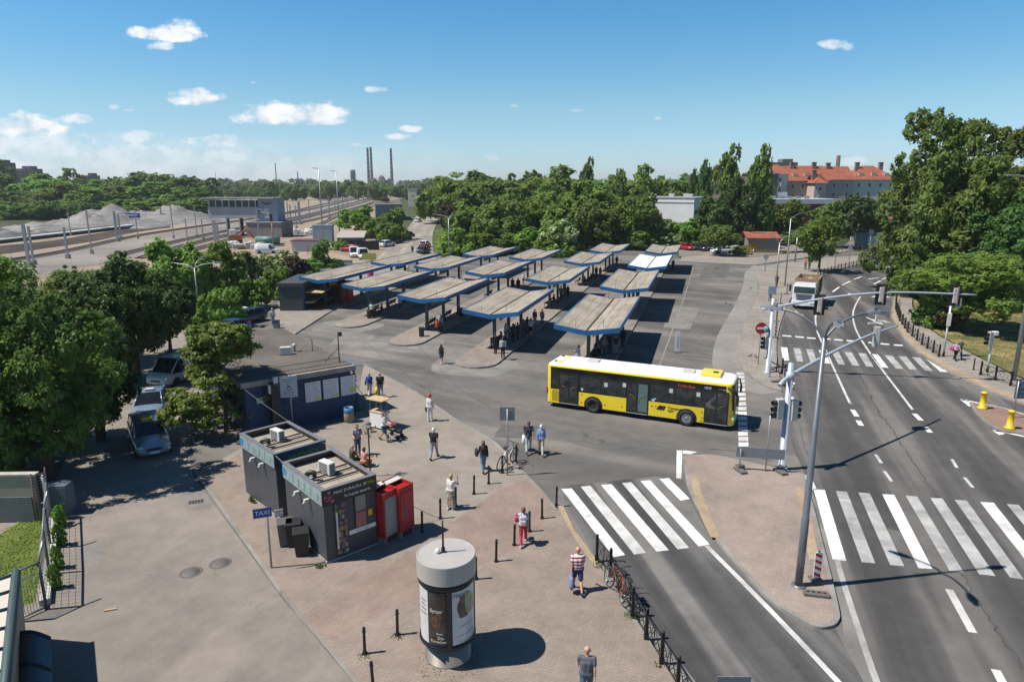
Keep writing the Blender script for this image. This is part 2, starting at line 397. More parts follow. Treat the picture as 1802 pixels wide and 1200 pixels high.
sheet('dusty_gutter',[(1052,990),(1068,998),(1135,1085),(1225,1200),(1340,1340),(1290,1340),(1200,1204),(1110,1084)],0.011,worn_asphalt)
sheet('concrete_apron',[tuple(p)for p in spline(px([(1330,466),(1312,478),(1308,500),(1300,522),(1280,560),(1262,592),(1254,625),(1256,648),(1280,676),(1340,694)]),4)]+[tuple(p)for p in spline(px([(1372,690),(1322,660),(1302,634),(1299,605),(1312,560),(1332,520),(1334,500),(1342,480),(1360,470)]),4)],0.004,concrete_strip,world=True)
PZ=0.06
plaza_all=[(345,832),(420,938),(495,1046),(560,1122),(625,1200),(800,1400),(1330,1420),(1207,1206),(1113,1085),(1050,988),(1005,930),(960,868),(930,838),(900,805),(870,775),(800,735),(735,690),(640,640),(625,735),(440,780)]
raised('plaza',plaza_all,PZ,pale_paving,kerb_stone)
sheet('brick_pavement',[(523,1082),(600,1045),(690,990),(800,915),(880,860),(930,842),(960,873),(1003,930),(1046,988),(1108,1085),(1202,1206),(1320,1400),(800,1390),(630,1200)],PZ+0.009,brick_paving)
sheet('grey_pavement',[(570,1130),(740,1050),(905,965),(985,895),(1003,930),(1046,988),(1108,1085),(1202,1206),(1320,1400),(810,1390),(640,1203)],PZ+0.014,grey_paving)
sheet('kiosk_pavement',[(349,835),(420,800),(500,850),(560,880),(680,960),(690,988),(600,1043),(522,1078),(495,1044),(420,936)],PZ+0.009,grey_paving)
sheet('tactile_strip',[(980,888),(991,888),(1010,930),(1052,988),(1048,998),(1010,945)],PZ+0.018,tactile)
sheet('kerb_line',[(497,1044),(502,1042),(632,1199),(720,1320),(712,1322),(624,1202)],PZ+0.018,concrete_strip)
for q in([(340,828),(346,826),(500,1042),(494,1046)],):
 sheet('kerb_line',q,PZ+0.018,kerb_stone)
IZ=0.12
island=spline(px([(1201,801),(1262,800),(1330,815),(1380,825),(1414,833)],IZ),3)+spline(px([(1432,890),(1460,1000),(1477,1072),(1476,1090),(1464,1100),(1440,1102),(1412,1090),(1350,1050),(1290,985),(1252,935),(1225,890),(1208,850)],IZ),4)
raised('traffic_island',island,IZ,island_paving,kerb_stone,world=True)
sheet('tactile_strip',[tuple(p)for p in spline(px([(1216,841),(1222,875),(1236,915),(1251,945)],IZ),4)]+[tuple(p)for p in spline(px([(1268,947),(1250,905),(1236,870),(1228,841)],IZ),4)],IZ+0.012,tactile,world=True)
sheet('tactile_strip',px([(1401,858),(1413,858),(1443,985),(1424,985)],IZ),IZ+0.012,tactile,world=True)
walk=spline(px([(1376,688),(1345,677),(1313,655),(1299,630),(1298,606),(1311,562),(1332,522),(1336,500),(1330,484),(1346,470),(1380,462),(1440,455),(1545,447)],IZ),4)+spline(px([(1552,456),(1490,470),(1446,482),(1408,504),(1388,532),(1375,565),(1367,600),(1368,640)],IZ),4)
raised('pavement',walk,IZ,walk_paving,kerb_stone,world=True)
rw=spline(px([(1604,478),(1577,515),(1569,550),(1577,574),(1603,609),(1652,643),(1722,680),(1802,710),(2000,770)],IZ),4)+spline(px([(2000,730),(1802,668),(1745,640),(1690,612),(1640,582),(1612,555),(1606,525),(1630,495)],IZ),4)
raised('pavement',rw,IZ,walk_paving,kerb_stone,world=True)
sheet('brick_kerb_strip',[tuple(p)for p in spline(px([(1579,515),(1571,550),(1579,573),(1605,608),(1654,641),(1724,678),(1802,707),(2000,767)],IZ),4)]+[tuple(p)for p in reversed(spline(px([(1585,515),(1577,550),(1585,570),(1612,604),(1660,636),(1730,672),(1806,700),(2004,759)],IZ),4))],IZ+0.012,tactile,world=True)
sheet('lawn',[(1606,520),(1612,556),(1640,580),(1690,610),(1745,638),(1802,666),(2000,728),(2200,700),(2000,560),(1802,520),(1700,490)],0.03,dry_grass)
median=spline(px([(1706,707),(1760,716),(1830,738),(1900,760)],IZ),3)+spline(px([(1900,790),(1802,763),(1764,757),(1735,742),(1715,724)],IZ),3)
raised('traffic_island',median,IZ,ground_mat('median_brick',(0.25,0.17,0.135),(0.29,0.2,0.16),(0.2,0.135,0.105),R(30),0,(0.2,0.1,(0.55,0.5,0.48),0.6)),kerb_stone,world=True)
raised('pavement',[(1195,460),(1330,466),(1400,456),(1500,441),(1500,432),(1400,446),(1330,453),(1250,449),(1200,452)],IZ,walk_paving,kerb_stone)
sheet('parking_bay',[(1196,451),(1330,452),(1420,440),(1420,428),(1300,430),(1190,436)],0.008,taxi_asphalt)
sheet('forecourt',[(1500,440),(1640,432),(1640,415),(1520,415)],0.008,taxi_asphalt)
raised('pavement',[(487,600),(515,590),(590,542),(660,500),(720,470),(700,455),(600,470),(490,530),(478,560)],IZ,walk_paving,kerb_stone)
AX=R(74);DX=Vector((math.cos(AX),math.sin(AX)));DY=Vector((-DX.y,DX.x))
COLS=[((7.6,56.8),-10.5,70.0),((0.0,62.4),-11.8,57.5),((-6.7,69.8),-11.8,47.0),((-13.7,76.9),-11.2,40.5),((-20.0,82.8),-9.0,28.0)]
for(cx,cy),s0,s1 in COLS:
 w=1.75;o=Vector((cx,cy));P=[]
 for k in range(9):
  t=R(90+180*k/8);P.append(o+DX*(s0+1.75+1.9*math.cos(t))+DY*w*math.sin(t))
 P+=[o+DX*s1-DY*w,o+DX*s1+DY*w]
 raised('bus_platform',P,0.14,platform_paving,kerb_stone,world=True)
 if cx!=7.6:
  Q=[o+DX*(s0-1.5)-DY*2.6,o+DX*(s0+3)-DY*3.0,o+DX*(s0+3)+DY*3.0,o+DX*(s0-1.5)+DY*2.6,o+DX*(s0-2.2)]
  sheet('worn_apron',[tuple(p)for p in spline([p.to_3d()for p in Q],5,True)],0.004,worn_asphalt,world=True)
sheet('rail_yard',[(-500,560),(100,500),(420,478),(560,452),(620,425),(660,385),(712,346),(735,335),(640,331),(380,356),(200,384),(0,402),(-500,420)],0.0,soil)
sheet('building_site',[(420,476),(640,462),(700,440),(700,420),(560,415),(430,430)],0.008,soil)
sheet('track_bed',spline(px([(-300,520),(100,478),(345,432),(470,404),(560,382),(640,358),(700,340)]),4)+spline(px([(700,332),(610,347),(540,365),(440,385),(300,410),(100,440),(-300,480)]),4),0.004,ballast,world=True)
sheet('earth_trench',spline(px([(-300,478),(0,448),(90,436),(170,424),(240,409),(300,401)]),4)+spline(px([(300,396),(230,402),(150,414),(60,427),(-300,458)]),4),0.006,dark_soil,world=True)
def quadmark(name,q,m=white_paint,z=0.012):return sheet(name,q,z,m)
Z2=lambda x,y:(1350+x/3.334,840+y/3.334)
near_zebra=[((272,68),(338,72),(465,488),(385,480)),((403,78),(468,82),(635,503),(555,495)),((535,87),(602,92),(805,520),(722,512)),((675,97),(745,100),(970,535),(888,530)),((812,105),(880,110),(1153,555),(1070,545)),((957,118),(1028,122),(1340,577),(1245,567)),((1100,130),(1170,134),(1507,597),(1425,585)),((1250,143),(1330,148),(1700,617),(1612,607)),((1405,155),(1475,160),(1885,637),(1798,627)),((1552,167),(1625,172),(2070,657),(1985,647)),((1700,179),(1775,184),(2260,677),(2170,667))]
for i,q in enumerate(near_zebra):quadmark('zebra_stripe',[Z2(*p)for p in q],white_paint if i in(0,3,7,10)else worn_paint)
for i,q in enumerate([((988,860),(1006,859),(1100,976),(1080,979.5)),((1022,856),(1039,854.5),(1137,972),(1116,975)),((1057.5,853),(1076,851.5),(1177,967.5),(1155.5,970)),((1094.5,849.5),(1111,848),(1213,963.5),(1192.5,966)),((1127,846),(1144,844.5),(1249,957.5),(1229.5,961)),((1160,842),(1177,840.5),(1214,877.5),(1197.5,880.5))]):
 quadmark('zebra_stripe',q,white_paint if i%2==0 or i==5 else ground_mat('half_worn_paint',(0.52,0.52,0.51),(0.62,0.62,0.61),(0.36,0.36,0.355),fine=12,patch=0.8))
Z8=lambda x,y:(1200+x/4,400+y/4)
tl=[695,785,873,963,1050,1143,1240,1325,1425,1523,1617,1712];bl=[712,808,905,1000,1100,1200,1298,1402,1505,1602,1712,1818]
for i in range(12):
 yt=842+(tl[i]-695)*78/1017;yb=935+(bl[i]-712)*80/1106;w=47+i*1.1
 quadmark('zebra_stripe',[Z8(tl[i],yt),Z8(tl[i]+w,yt+4),Z8(bl[i]+w-2,yb+4),Z8(bl[i],yb)],white_paint if i in(0,3,7,11)else worn_paint)
for x,y in[(705,758),(795,765),(877,773),(982,779),(1070,786),(1157,793),(1310,806),(1395,815),(1490,823)]:
 quadmark('stop_line',[Z8(x,y),Z8(x+62,y+4),Z8(x+66,y+13),Z8(x+6,y+9)])
def line(name,pts,w,m=white_paint,z=0.012,n=5):
 P=spline(px(pts),n)if len(pts)>2 else px(pts)
 L,Rr=[],[]
 for i,p in enumerate(P):
  d=(P[min(i+1,len(P)-1)]-P[max(i-1,0)]).normalized();s=Vector((-d.y,d.x,0))*w/2
  L.append(p+s);Rr.append(p-s)
 return sheet(name,L+Rr[::-1],z,m,world=True)
half=MATS['half_worn_paint']
line('lane_line',[(1437,548),(1435,562),(1438,582),(1446,602),(1458,628),(1491,700),(1497,710)],0.16,half)
line('lane_line',[(1514,522),(1506,536),(1501,552),(1503,570),(1511,590),(1530,620),(1552,650),(1590,700),(1606,721)],0.16,half)
for a,b_,w in[((1500,721),(1508,733),.3),((1510,740),(1516,749),.3),((1541,800),(1551,815),.16),((1556,829),(1569,847),.16),((1609,728),(1621,740),.3),((1628,751),(1637,761),.3),((1675,808),(1684,823),.16),((1697,840),(1712,858),.16),((1465,514),(1477,505),.25),((1482,502),(1496,495),.25),((1502,492),(1516,487),.25),((1538,500),(1550,494),.25),((1552,492),(1562,488),.22),((1556,472),(1570,468),.25),((1670,1037),(1712,1113),.26),((1752,1178),(1790,1250),.26),((1395,673),(1390,681),.35),((1393,706),(1391,698),.35)]:
 line('lane_dash',[a,b_],w,half if a[1]>760 else white_paint)
line('edge_line',[(1243,960),(1350,1068),(1475,1200),(1620,1360)],0.2,half)
line('edge_line',[(1473,985),(1486,1030),(1512,1110),(1543,1200),(1600,1340)],0.2,worn_paint)
line('edge_line',[(1420,836),(1432,862)],0.3,half)
line('give_way_line',[(1690,703),(1760,717),(1830,738)],0.22)
line('give_way_line',[(1748,757),(1802,768),(1880,786)],0.22)
quadmark('island_tip_mark',[(1690,703),(1702,703),(1712,713),(1705,715)]);quadmark('island_tip_mark',[(1746,757),(1760,757),(1768,764),(1758,765)])
quadmark('corner_mark',[(1191,792),(1201,792),(1199,842),(1190,841)]);quadmark('corner_mark',[(1202,792),(1227,795),(1215,799),(1202,798)])
for i in range(17):
 t=i/16;v=655+132*(t**1.12);h=4.4+3.2*t;x0=1296.5+3.5*t;w=13+4.5*t
 quadmark('ladder_mark',[(x0,v),(x0+w,v),(x0+w+.2,v+h),(x0,v+h)],white_paint if i>8 else half)
line('yard_joint',[(1160,645),(1180,590),(1205,520),(1220,470)],0.12,concrete_strip,0.006)
line('yard_joint',[(1170,620),(1254,628)],0.14,concrete_strip,0.006)
def arrow(u,v,ang,L=3.2,kind='s'):
 p=at(u,v);M=Matrix.Translation(p)@Matrix.Rotation(R(ang),4,'Z')
 P=[(-L/2,-.12),(L*.15,-.12),(L*.15,-.45),(L/2,0),(L*.15,.45),(L*.15,.12),(-L/2,.12)]
 if kind=='t':P=[(-L/2,-.12),(L*.15,-.12),(L*.15,-.45),(L/2,0),(L*.15,.45),(L*.15,.12),(-L*.1,.12),(L*.05,.8),(L*.16,.7),(L*.2,1.3),(-L*.15,1.1),(-L*.03,.95),(-L*.28,.12),(-L/2,.12)]
 sheet('lane_arrow',[tuple(M@Vector((x,y,0)))for x,y in P],0.012,half,world=True)
arrow(1405,552,-100);arrow(1492,519,-125);arrow(1549,521,-150,4,'t');arrow(1539,565,-95,4,'t');arrow(1537,490,-145);arrow(1587,495,-140)
patch_a=ground_mat('repair_patch_dark',(0.118,0.112,0.106),(0.14,0.133,0.126),(0.095,0.091,0.088),patch=0.5)
patch_b=ground_mat('repair_patch_pale',(0.2,0.187,0.172),(0.235,0.22,0.2),(0.165,0.155,0.145),patch=0.5)
tar=ground_mat('tar_crack_seal',(0.075,0.072,0.07),(0.09,0.087,0.084),(0.06,0.058,0.057),patch=1)
def wiggle(pts,amp=.12,n=7):
 P=spline(px(pts),n);return[p+Vector((random.gauss(0,amp),random.gauss(0,amp*.5),0))for p in P]
def crack(pts,w=.06,amp=.05,m=None,z=.0145):
 P=wiggle(pts,amp);L,Rr=[],[]
 for i,p in enumerate(P):
  d=(P[min(i+1,len(P)-1)]-P[max(i-1,0)]).normalized();s=Vector((-d.y,d.x,0))*w*random.uniform(.3,.8)/2
  L.append(p+s);Rr.append(p-s)
 sheet('crack',L+Rr[::-1],z,m or tar,world=True)
crack([(1512,655),(1528,692),(1548,728),(1562,745),(1582,778),(1606,812),(1632,852),(1650,876)],.11);crack([(1690,1008),(1722,1060),(1760,1118),(1802,1176)],.09);crack([(1395,712),(1412,770),(1420,800)],.06)
crack([(1250,790),(1300,795),(1360,812)],.05);crack([(1000,775),(1060,790),(1150,785),(1200,792)],.03,.06);crack([(640,600),(700,650),(760,690)],.06,.15);crack([(700,560),(780,660),(900,740)],.05,.15)
for q,m_,z_ in[([(1120,640),(1190,645),(1180,668),(1105,662)],patch_a,.0055),([(880,745),(960,752),(955,775),(872,768)],patch_a,.0055),([(1180,540),(1230,542),(1215,580),(1165,577)],patch_b,.0055),([(600,585),(660,590),(640,612),(580,606)],patch_b,.0055),([(1240,470),(1285,471),(1280,490),(1230,489)],patch_a,.0055),([(316,868),(358,866),(372,892),(330,898)],patch_b,.0085),([(140,965),(182,960),(186,985),(142,990)],patch_a if False else MATS['worn_yard_asphalt'],.0085),([(1560,930),(1610,936),(1650,1010),(1590,1004)],patch_a,.0085),([(1650,640),(1690,652),(1672,668),(1630,655)],patch_a,.0085)]:
 P=px(q);P=[a+(b_-a)*t for a,b_ in zip(P,P[1:]+P[:1])for t in(0,.3,.7)]
 sheet('asphalt_patch',[p+Vector((random.gauss(0,.08),random.gauss(0,.08),0))for p in P],z_,m_,world=True)
for u,v,r_ in[(336,1007,.36),(388,991,.36),(1054,777,.35),(1026,766,.3),(850,645,.3)]:
 p=at(u,v);mb=MB();mb.lathe([(0.0001,.012),(r_*.85,.012),(r_*.86,.006),(r_*.9,.006),(r_,.014),(r_+.06,.003)],28)
 tag(mb.build('manhole_cover',mat('worn_cast_iron',(.13,.12,.11),.7,.2,.3,12),loc=p),None,'manhole cover','manhole covers in the asphalt')['label']={336:'round worn manhole cover in the taxi lane, farther from the kerb',388:'round sunken manhole cover in the taxi lane beside the kerb'}.get(u,'small round manhole cover in the bus yard asphalt')
p=at(345,883,0);mb=MB()
for k in range(5):mb.box((k*.12-.24,0,.014),(.05,.3,.012),0)
mb.box((0,0,.008),(.66,.4,.008),1)
tag(mb.build('drain_grate',[black_iron,MATS['worn_cast_iron']],loc=p,rz=R(20)),'dark slotted drain grate in the taxi lane near the kiosks','drain')
def make_shelter(L,roofm,label):
 t=thing('bus_shelter',label,'bus shelter',group='butterfly-roofed shelters on the bus platforms')
 W=2.42;h=L/2
 def slab(s):
  mb=MB();n=14
  top=[]
  for i in range(n+1):
   x=-h+L*i/n;top+=[(x,0,3.27),(x,s*W,3.62)]
  bot=[(x,y,z-.13)for x,y,z in top];k=len(top)
  fs=[]
  for i in range(n):
   a=2*i;q=(a,a+2,a+3,a+1)
   fs.append(q if s>0 else q[::-1]);fs.append(tuple(k+j for j in(q[::-1]if s>0 else q)))
  mb.add(top+bot,fs)
  return mb
 for s in(1,-1):slab(s).build('roof_slope',roofm,t)
 mb=MB();e=.03
 for s in(1,-1):
  for x in(-h-e,h+e):
   vs=[(x-.03,0,3.30),(x-.03,s*(W+.06),3.66),(x-.03,s*(W+.06),3.30),(x-.03,0,2.92)]
   vs+=[(x+.03,y,z)for _,y,z in vs]
   mb.add(vs,[(0,1,2,3),(7,6,5,4),(0,4,5,1),(1,5,6,2),(2,6,7,3)])
  mb.box((0,s*(W+.03),3.485),(L,.06,.35),0)
  mb.box((0,s*(W-.02),3.6),(L-.02,.035,.1),1)
 mb.build('fascia',[blue_fascia,mat('bleached_blue_edge',(.2,.28,.36),.6)],t)
 mb=MB();mb.box((0,0,3.285),(L-.05,.13,.05));mb.build('gutter',mat('gutter_black',(.025,.023,.021),.8),t)
 n=4 if L>14 else 3
 for k in range(n):
  x=-h+1.15+4.3*k
  mb=MB();mb.box((x,0,1.64),(.3,.24,3.0));mb.box((x,0,.2),(.42,.36,.14));mb.build('post',teal_post,t)
  mb=MB()
  for s in(1,-1):
   mb.tube([(x,0,2.9),(x,s*2.2,3.38)],.07,4)
  mb.build('beam',teal_post,t)
 mb=MB();mb.box((-h+3.3,-.2,2.62),(2.6,.06,.5));mb.build('route_board',mat('ochre_route_board',(.33,.22,.03),.6),t)
 for x,y,z in((-h+.5,.9,.55),(-h+1.0,-1.1,.75),(h-1.2,.3,1.1)):
  mb=MB();mb.cyl((x,y,3.3),(x,y,3.4+z),.018,.012,5);mb.build('roof_rod',black_iron,t)
 return t
sh_long=make_shelter(15.0,canopy_roof,'nearest bus shelter, with a sagging beige roof, right behind the yellow bus')
sh_short=make_shelter(13.2,canopy_roof,'second bus shelter from the right in the front row, over the largest waiting group')
sh_white=make_shelter(14.6,white_roof,'only bus shelter with a bright white roof')
SH=[]
def shel(proto,x,y,label=None,first=False):
 o=proto if first else copy_tree(proto)
 o.location=(x,y,0);o.rotation_euler=(0,0,AX)
 if label:o['label']=label
 SH.append(o);return o
G='butterfly-roofed shelters on the bus platforms'
shel(sh_long,7.6,56.8,None,True)
shel(sh_short,0.0,62.3,None,True)
shel(sh_short,-6.7,69.8,'third front-row bus shelter from the right, with a lone green bin before it')
shel(sh_short,-13.7,76.9,'bus shelter in the front row, fourth from the right, over a bench and two bins')
shel(sh_short,-20.0,82.8,'leftmost bus shelter of the front row, beside the dark kiosk')
shel(sh_long,13.5,76.4,'beige-roofed bus shelter directly in front of the white-roofed one')
shel(sh_short,5.75,81.4,'beige-roofed bus shelter behind the second from the right of the front row')
shel(sh_short,-1.4,87.5,'beige-roofed bus shelter behind the third from the right of the front row')
shel(sh_short,-8.4,93.4,'beige-roofed bus shelter in the second row, second from its left end')
shel(sh_short,-14.9,97.8,'leftmost bus shelter of the second row, nearest the street with parked cars')
shel(sh_white,19.4,94.8,None,True)
shel(sh_short,11.3,99.1,'beige-roofed bus shelter just left of the white-roofed one, behind the seated passengers')
shel(sh_short,3.8,104.2,'small-looking bus shelter in the third row, third from the right')
shel(sh_short,-3.2,108.7,'leftmost bus shelter of the third row, in front of the dense bushes')
shel(sh_short,25.0,112.7,'farthest right bus shelter, just left of the parked red car')
shel(sh_short,16.5,114.5,'farthest bus shelter in the middle, in front of the gap in the trees')
def make_bench():
 t=thing('bench',None,'bench',group='slatted benches under the shelters')
 mb=MB()
 for k in range(4):mb.box((0,-.2+k*.12,.46),(1.7,.095,.04))
 mb.build('seat',bench_wood,t)
 mb=MB()
 for k in range(3):mb.box((0,.27+.03*k,.6+k*.13),(1.7,.035,.1))
 mb.build('backrest',bench_wood,t)
 for x in(-.7,.7):
  mb=MB();mb.box((x,-.17,.23),(.05,.05,.46));mb.box((x,.22,.23),(.05,.05,.46));mb.box((x,.02,.43),(.05,.45,.03));mb.tube([(x,.25,.44),(x,.36,.95)],.025,4)
  mb.build('leg_frame',black_iron,t)
 return t
bench0=make_bench();first=True
def make_bin():
 t=thing('litter_bin',None,'litter bin',group='cylindrical bins on the bus platforms')
 mb=MB();mb.lathe([(.0001,0),(.2,0),(.24,.05),(.25,.8),(.27,.82),(.27,.88),(.22,.88),(.2,.5),(.0001,.5)],18)
 mb.build('body',mat('dark_green_bin',(.025,.04,.03),.6),t)
 return t
bin0=make_bin();nbin=0
for i,(((cx,cy),s0,s1),nm)in enumerate(zip(COLS,('nearest','second','third','fourth','leftmost'))):
 o=Vector((cx,cy))
 starts=[(-7.4 if i==0 else-6.6)+20.2*k for k in range(4)]
 offs={0:(0,20.5,39.8),1:(0,19.9,38.5),2:(0,18.5),3:(0,17.3),4:(0,)}[i]
 for j,of in enumerate(offs):
  for k in range(2 if j==0 else 1):
   p=o+DX*(of-4.2+4.3*k)+DY*.25
   b=bench0 if first else copy_tree(bench0);first=False
   b.location=(p.x,p.y,.145);b.rotation_euler=(0,0,AX+math.pi)
   b['label']='dark slatted bench on the %s bus platform, '%nm+(('nearest its nose' if k==0 else 'second from its nose')if j==0 else 'under its %s shelter'%('second' if j==1 else 'third'))
for u,v,lab in[(742,592,'dark green cylindrical bin in the sun before the third platform shelter'),(650,560,'dark cylindrical bin beside the bench at the fourth platform front post'),(659,558,'second dark bin close against the fourth platform front post'),(868,612,'dark bin at the nose of the second platform beside the waiting group'),(812,556,'dark bin behind the notice board on the third platform')]:
 b=bin0 if nbin==0 else copy_tree(bin0);nbin+=1
 p=at(u,v,.14);b.location=p;b['label']=lab
def make_notice():
 t=thing('notice_board',None,'notice board',group='upright timetable cases on the bus platforms')
 mb=MB();mb.box((0,0,1.1),(1.1,.1,2.1),bev=.02);mb.build('case',black_iron,t)
 mb=MB();mb.box((0,-.056,1.25),(.9,.012,1.5));mb.box((0,.056,1.25),(.9,.012,1.5));mb.build('timetable',mat('faded_timetable',(.32,.35,.35),.3),t)
 return t
nb=make_notice();k=0
for col,s,lab in[(2,3.3,'dark timetable case behind the third platform benches'),(1,3.4,'dark timetable case on the second platform at the back of its front shelter'),(0,3.8,'dark timetable case under the nearest shelter'),(1,23.5,'dark timetable case under the second shelter of the second platform'),(0,24.5,'dark timetable case under the second shelter of the nearest platform'),(1,42,'dark timetable case under the third shelter of the second platform'),(3,3.2,'dark timetable case under the front shelter of the fourth platform')]:
 p=Vector(COLS[col][0])+DX*s;o=nb if k==0 else copy_tree(nb);k+=1
 o.location=(p.x,p.y,.145);o.rotation_euler=(0,0,AX+R(8));o['label']=lab
rw_=at(1043.5,726);fw_=at(1207,749)
bd=(fw_-rw_).normalized();bang=math.atan2(bd.y,bd.x)
BL=(fw_-rw_).length/5.95
bus=thing('city_bus','yellow and white city bus with black window band turning across the yard','bus',rz=bang)
def bx_(x):return x*BL
LB=bx_(11.95);WB=2.52*BL*1.02
perp=Vector((-bd.y,bd.x,0))
bus.location=rw_-bd*bx_(3.25)+perp*(WB/2)
def outline(ins,front=.42,rear=.28,n=6):
 P=[]
 x0,x1,y=ins,LB-ins,WB/2-ins
 for cx,cy,r,a0 in((x1-front,-y+front,front,-90),(x1-front,y-front,front,0),(x0+rear,y-rear,rear,90),(x0+rear,-y+rear,rear,180)):
  for k in range(n+1):
   a=R(a0+90*k/n);P.append((cx+r*math.cos(a),cy+r*math.sin(a)))
 return P
Zb=[(.30,.0),(.34,.0),(.98,.0),(1.27,.0),(2.78,.0),(2.85,.012),(2.92,.05),(2.98,.13),(3.02,.30),(3.04,.55)]
mb=MB();n_=len(outline(0))
for z,ins in Zb:mb.v+=[(x-(0.10 if(z>1.3 and x>LB*.9)else 0)*((z-1.3)/1.7)*1.0,y,z*BL)for x,y in outline(ins)]
for i in range(len(Zb)-1):
 for k in range(n_):
  k2=(k+1)%n_;xm=(outline(0)[k][0]+outline(0)[k2][0])/2;ym=abs(outline(0)[k][1]+outline(0)[k2][1])/2
  zt=Zb[i+1][0];mi=0
  fr=xm>LB-.30
  if 3<=i<4 and .34<xm:mi=1
  if i==2 and fr and ym<WB/2-.25:mi=1
  if i==3 and LB-.4<xm<LB-.12 and ym>WB/2-.3:mi=0
  if i==4 and fr and ym<WB/2-.15:mi=1
  if i>=6:mi=2
  if i==0:mi=3
  mb.f.append([i*n_+k,i*n_+k2,(i+1)*n_+k2,(i+1)*n_+k]);mb.m.append(mi);mb.sm.append(True)
mb.f.append([(len(Zb)-1)*n_+k for k in range(n_)]);mb.m.append(2);mb.sm.append(False)
mb.f.append([k for k in reversed(range(n_))]);mb.m.append(3);mb.sm.append(False)
body=mb.build('body',[yellow_bus,mat('bus_window_band',(.010,.011,.012),.12,spec=.6),mat('bus_roof_white',(.82,.82,.80),.4,var=.08,scale=1.3),black_plastic],bus)
ys=-WB/2
def side_panel(name,x0,x1,z0,z1,m,out=.006,th=.012,parent=bus):
 mb=MB();mb.box(((bx_(x0)+bx_(x1))/2,ys-out,(z0+z1)/2*BL),(bx_(x1-x0),th,(z1-z0)*BL),0)
 return mb.build(name,m,parent)
bus_glass=mat('bus_glass',(.022,.027,.029),.05,var=.95,scale=2.2,spec=.8)
for x0,x1 in((.42,.86),(2.34,3.72),(3.78,5.36),(6.92,8.42),(8.48,10.1)):
 w=side_panel('window',x0,x1,1.36,2.36 if x0>.5 else 2.0,bus_glass)
side_panel('vent_grille',.40,.90,.48,1.22,mat('yellow_grille',(.42,.31,.02),.5,scale=60,var=.4))
for x0,x1,z0 in((.90,2.24,.36),(5.42,6.82,.34),(10.22,11.62,.34)):
 d=side_panel('door',x0,x1,z0,2.42,mat('bus_door_frame',(.016,.017,.018),.35),.01,.02)
 xm=(x0+x1)/2
 for a,b_ in((x0+.07,xm-.05),(xm+.05,x1-.07)):
  g=side_panel('door_glass',a,b_,z0+.16,2.3,pale_glass if(x0>5 and x0<6 and a>xm)else bus_glass,.023,.008,bus);g.parent=d
  mb=MB();c0=a if a<xm else b_;sg=1 if a<xm else-1
  mb.tube([(bx_(c0+sg*.1*1),ys-.04,1.55*BL),(bx_(c0+sg*.35),ys-.04,1.5*BL),(bx_(c0+sg*.5),ys-.04,1.3*BL),(bx_(c0+sg*.53),ys-.04,1.05*BL)],.012,5)
  gr=mb.build('grab_rail',mat('yellow_rail',(.22,.15,.02),.4),d)
 mb=MB();mb.box((bx_(xm),ys-.03,(z0+.02)*BL),(bx_(x1-x0-.06),.05,.03));mb.build('sill',mat('worn_aluminium',(.6,.6,.6),.4,.6),d)
for xc,rim in((3.25,0),(9.2,1)):
 for yy,sg in((ys,-1),(-ys,1)):
  mb=MB()
  P=[(bx_(xc)+.62*BL*math.cos(R(a)),.5*BL+.60*BL*math.sin(R(a)))for a in range(-18,199,12)]
  mb.add([(x,yy+sg*.009,max(z,.31*BL))for x,z in P],[list(range(len(P)))]if sg<0 else[list(reversed(range(len(P))))])
  mb.build('wheel_arch',black_plastic,bus)
  w=bpy.data.objects.new('wheel',None);C.objects.link(w);w.parent=bus;w.location=(bx_(xc),yy+sg*.02-sg*.0,.5*BL)
  mb=MB();mb.torus((0,0,0),(0,1,0),.39*BL,.105*BL,32,10);mb.cyl((0,-.1*sg,0),(0,sg*.01,0),.4*BL,None,28);mb.build('tyre',rubber,w)
  mb=MB()
  if rim:
   mb.lathe([(.0001,0.05),(.1,.05),(.12,.02),(.24,.03),(.29,.06),(.29,.0)],24,M=Matrix.Rotation(R(90),4,'X')if sg<0 else Matrix.Rotation(R(-90),4,'X'))
   for k in range(10):
    a=2*math.pi*k/10;mb.cyl((.17*math.cos(a),sg*.03,.17*math.sin(a)),(.17*math.cos(a),sg*.06,.17*math.sin(a)),.018,None,6)
  else:
   mb.lathe([(.0001,-.1),(.1,-.08),(.13,-.02),(.2,-.06),(.28,.04),(.3,.04),(.3,0)],24,M=Matrix.Rotation(R(90),4,'X')if sg<0 else Matrix.Rotation(R(-90),4,'X'))
  mb.build('rim',alloy if rim else mat('dark_steel_rim',(.10,.095,.09),.6,.3,.3,8),w)
for x,y in((2.75,.2),(8.95,.2)):
 mb=MB();mb.box((bx_(x),y,3.07*BL),(.75,.72,.09),bev=.03);mb.build('roof_hatch',mat('hatch_grey',(.5,.48,.44),.6),bus)
mb=MB();mb.box((bx_(10.35),.15,3.12*BL),(1.2,1.35,.2),bev=.08);mb.box((bx_(10.6),.05,3.235*BL),(.3,.3,.02),1);mb.build('air_conditioner',[yellow_bus,black_plastic],bus)
for y in(-.75,.6):
 mb=MB();mb.ball((bx_(.75),y,3.02*BL),.2,0,8,(1.2,.8,.5));mb.box((bx_(.48),y,3.05*BL),(.2,.12,.1),1);mb.build('roof_vent',[yellow_bus,black_plastic],bus)
mb=MB();mb.tube([(LB-.5,ys+.1,2.68*BL),(LB-.2,ys-.05,2.66*BL),(LB+.02,ys-.02,2.5*BL),(LB+.12,ys+.05,2.2*BL)],[.07,.09,.1,.06],8);mb.box((LB+.13,ys+.06,1.95*BL),(.16,.3,.6),0,bev=.06)
mb.build('mirror',black_plastic,bus)
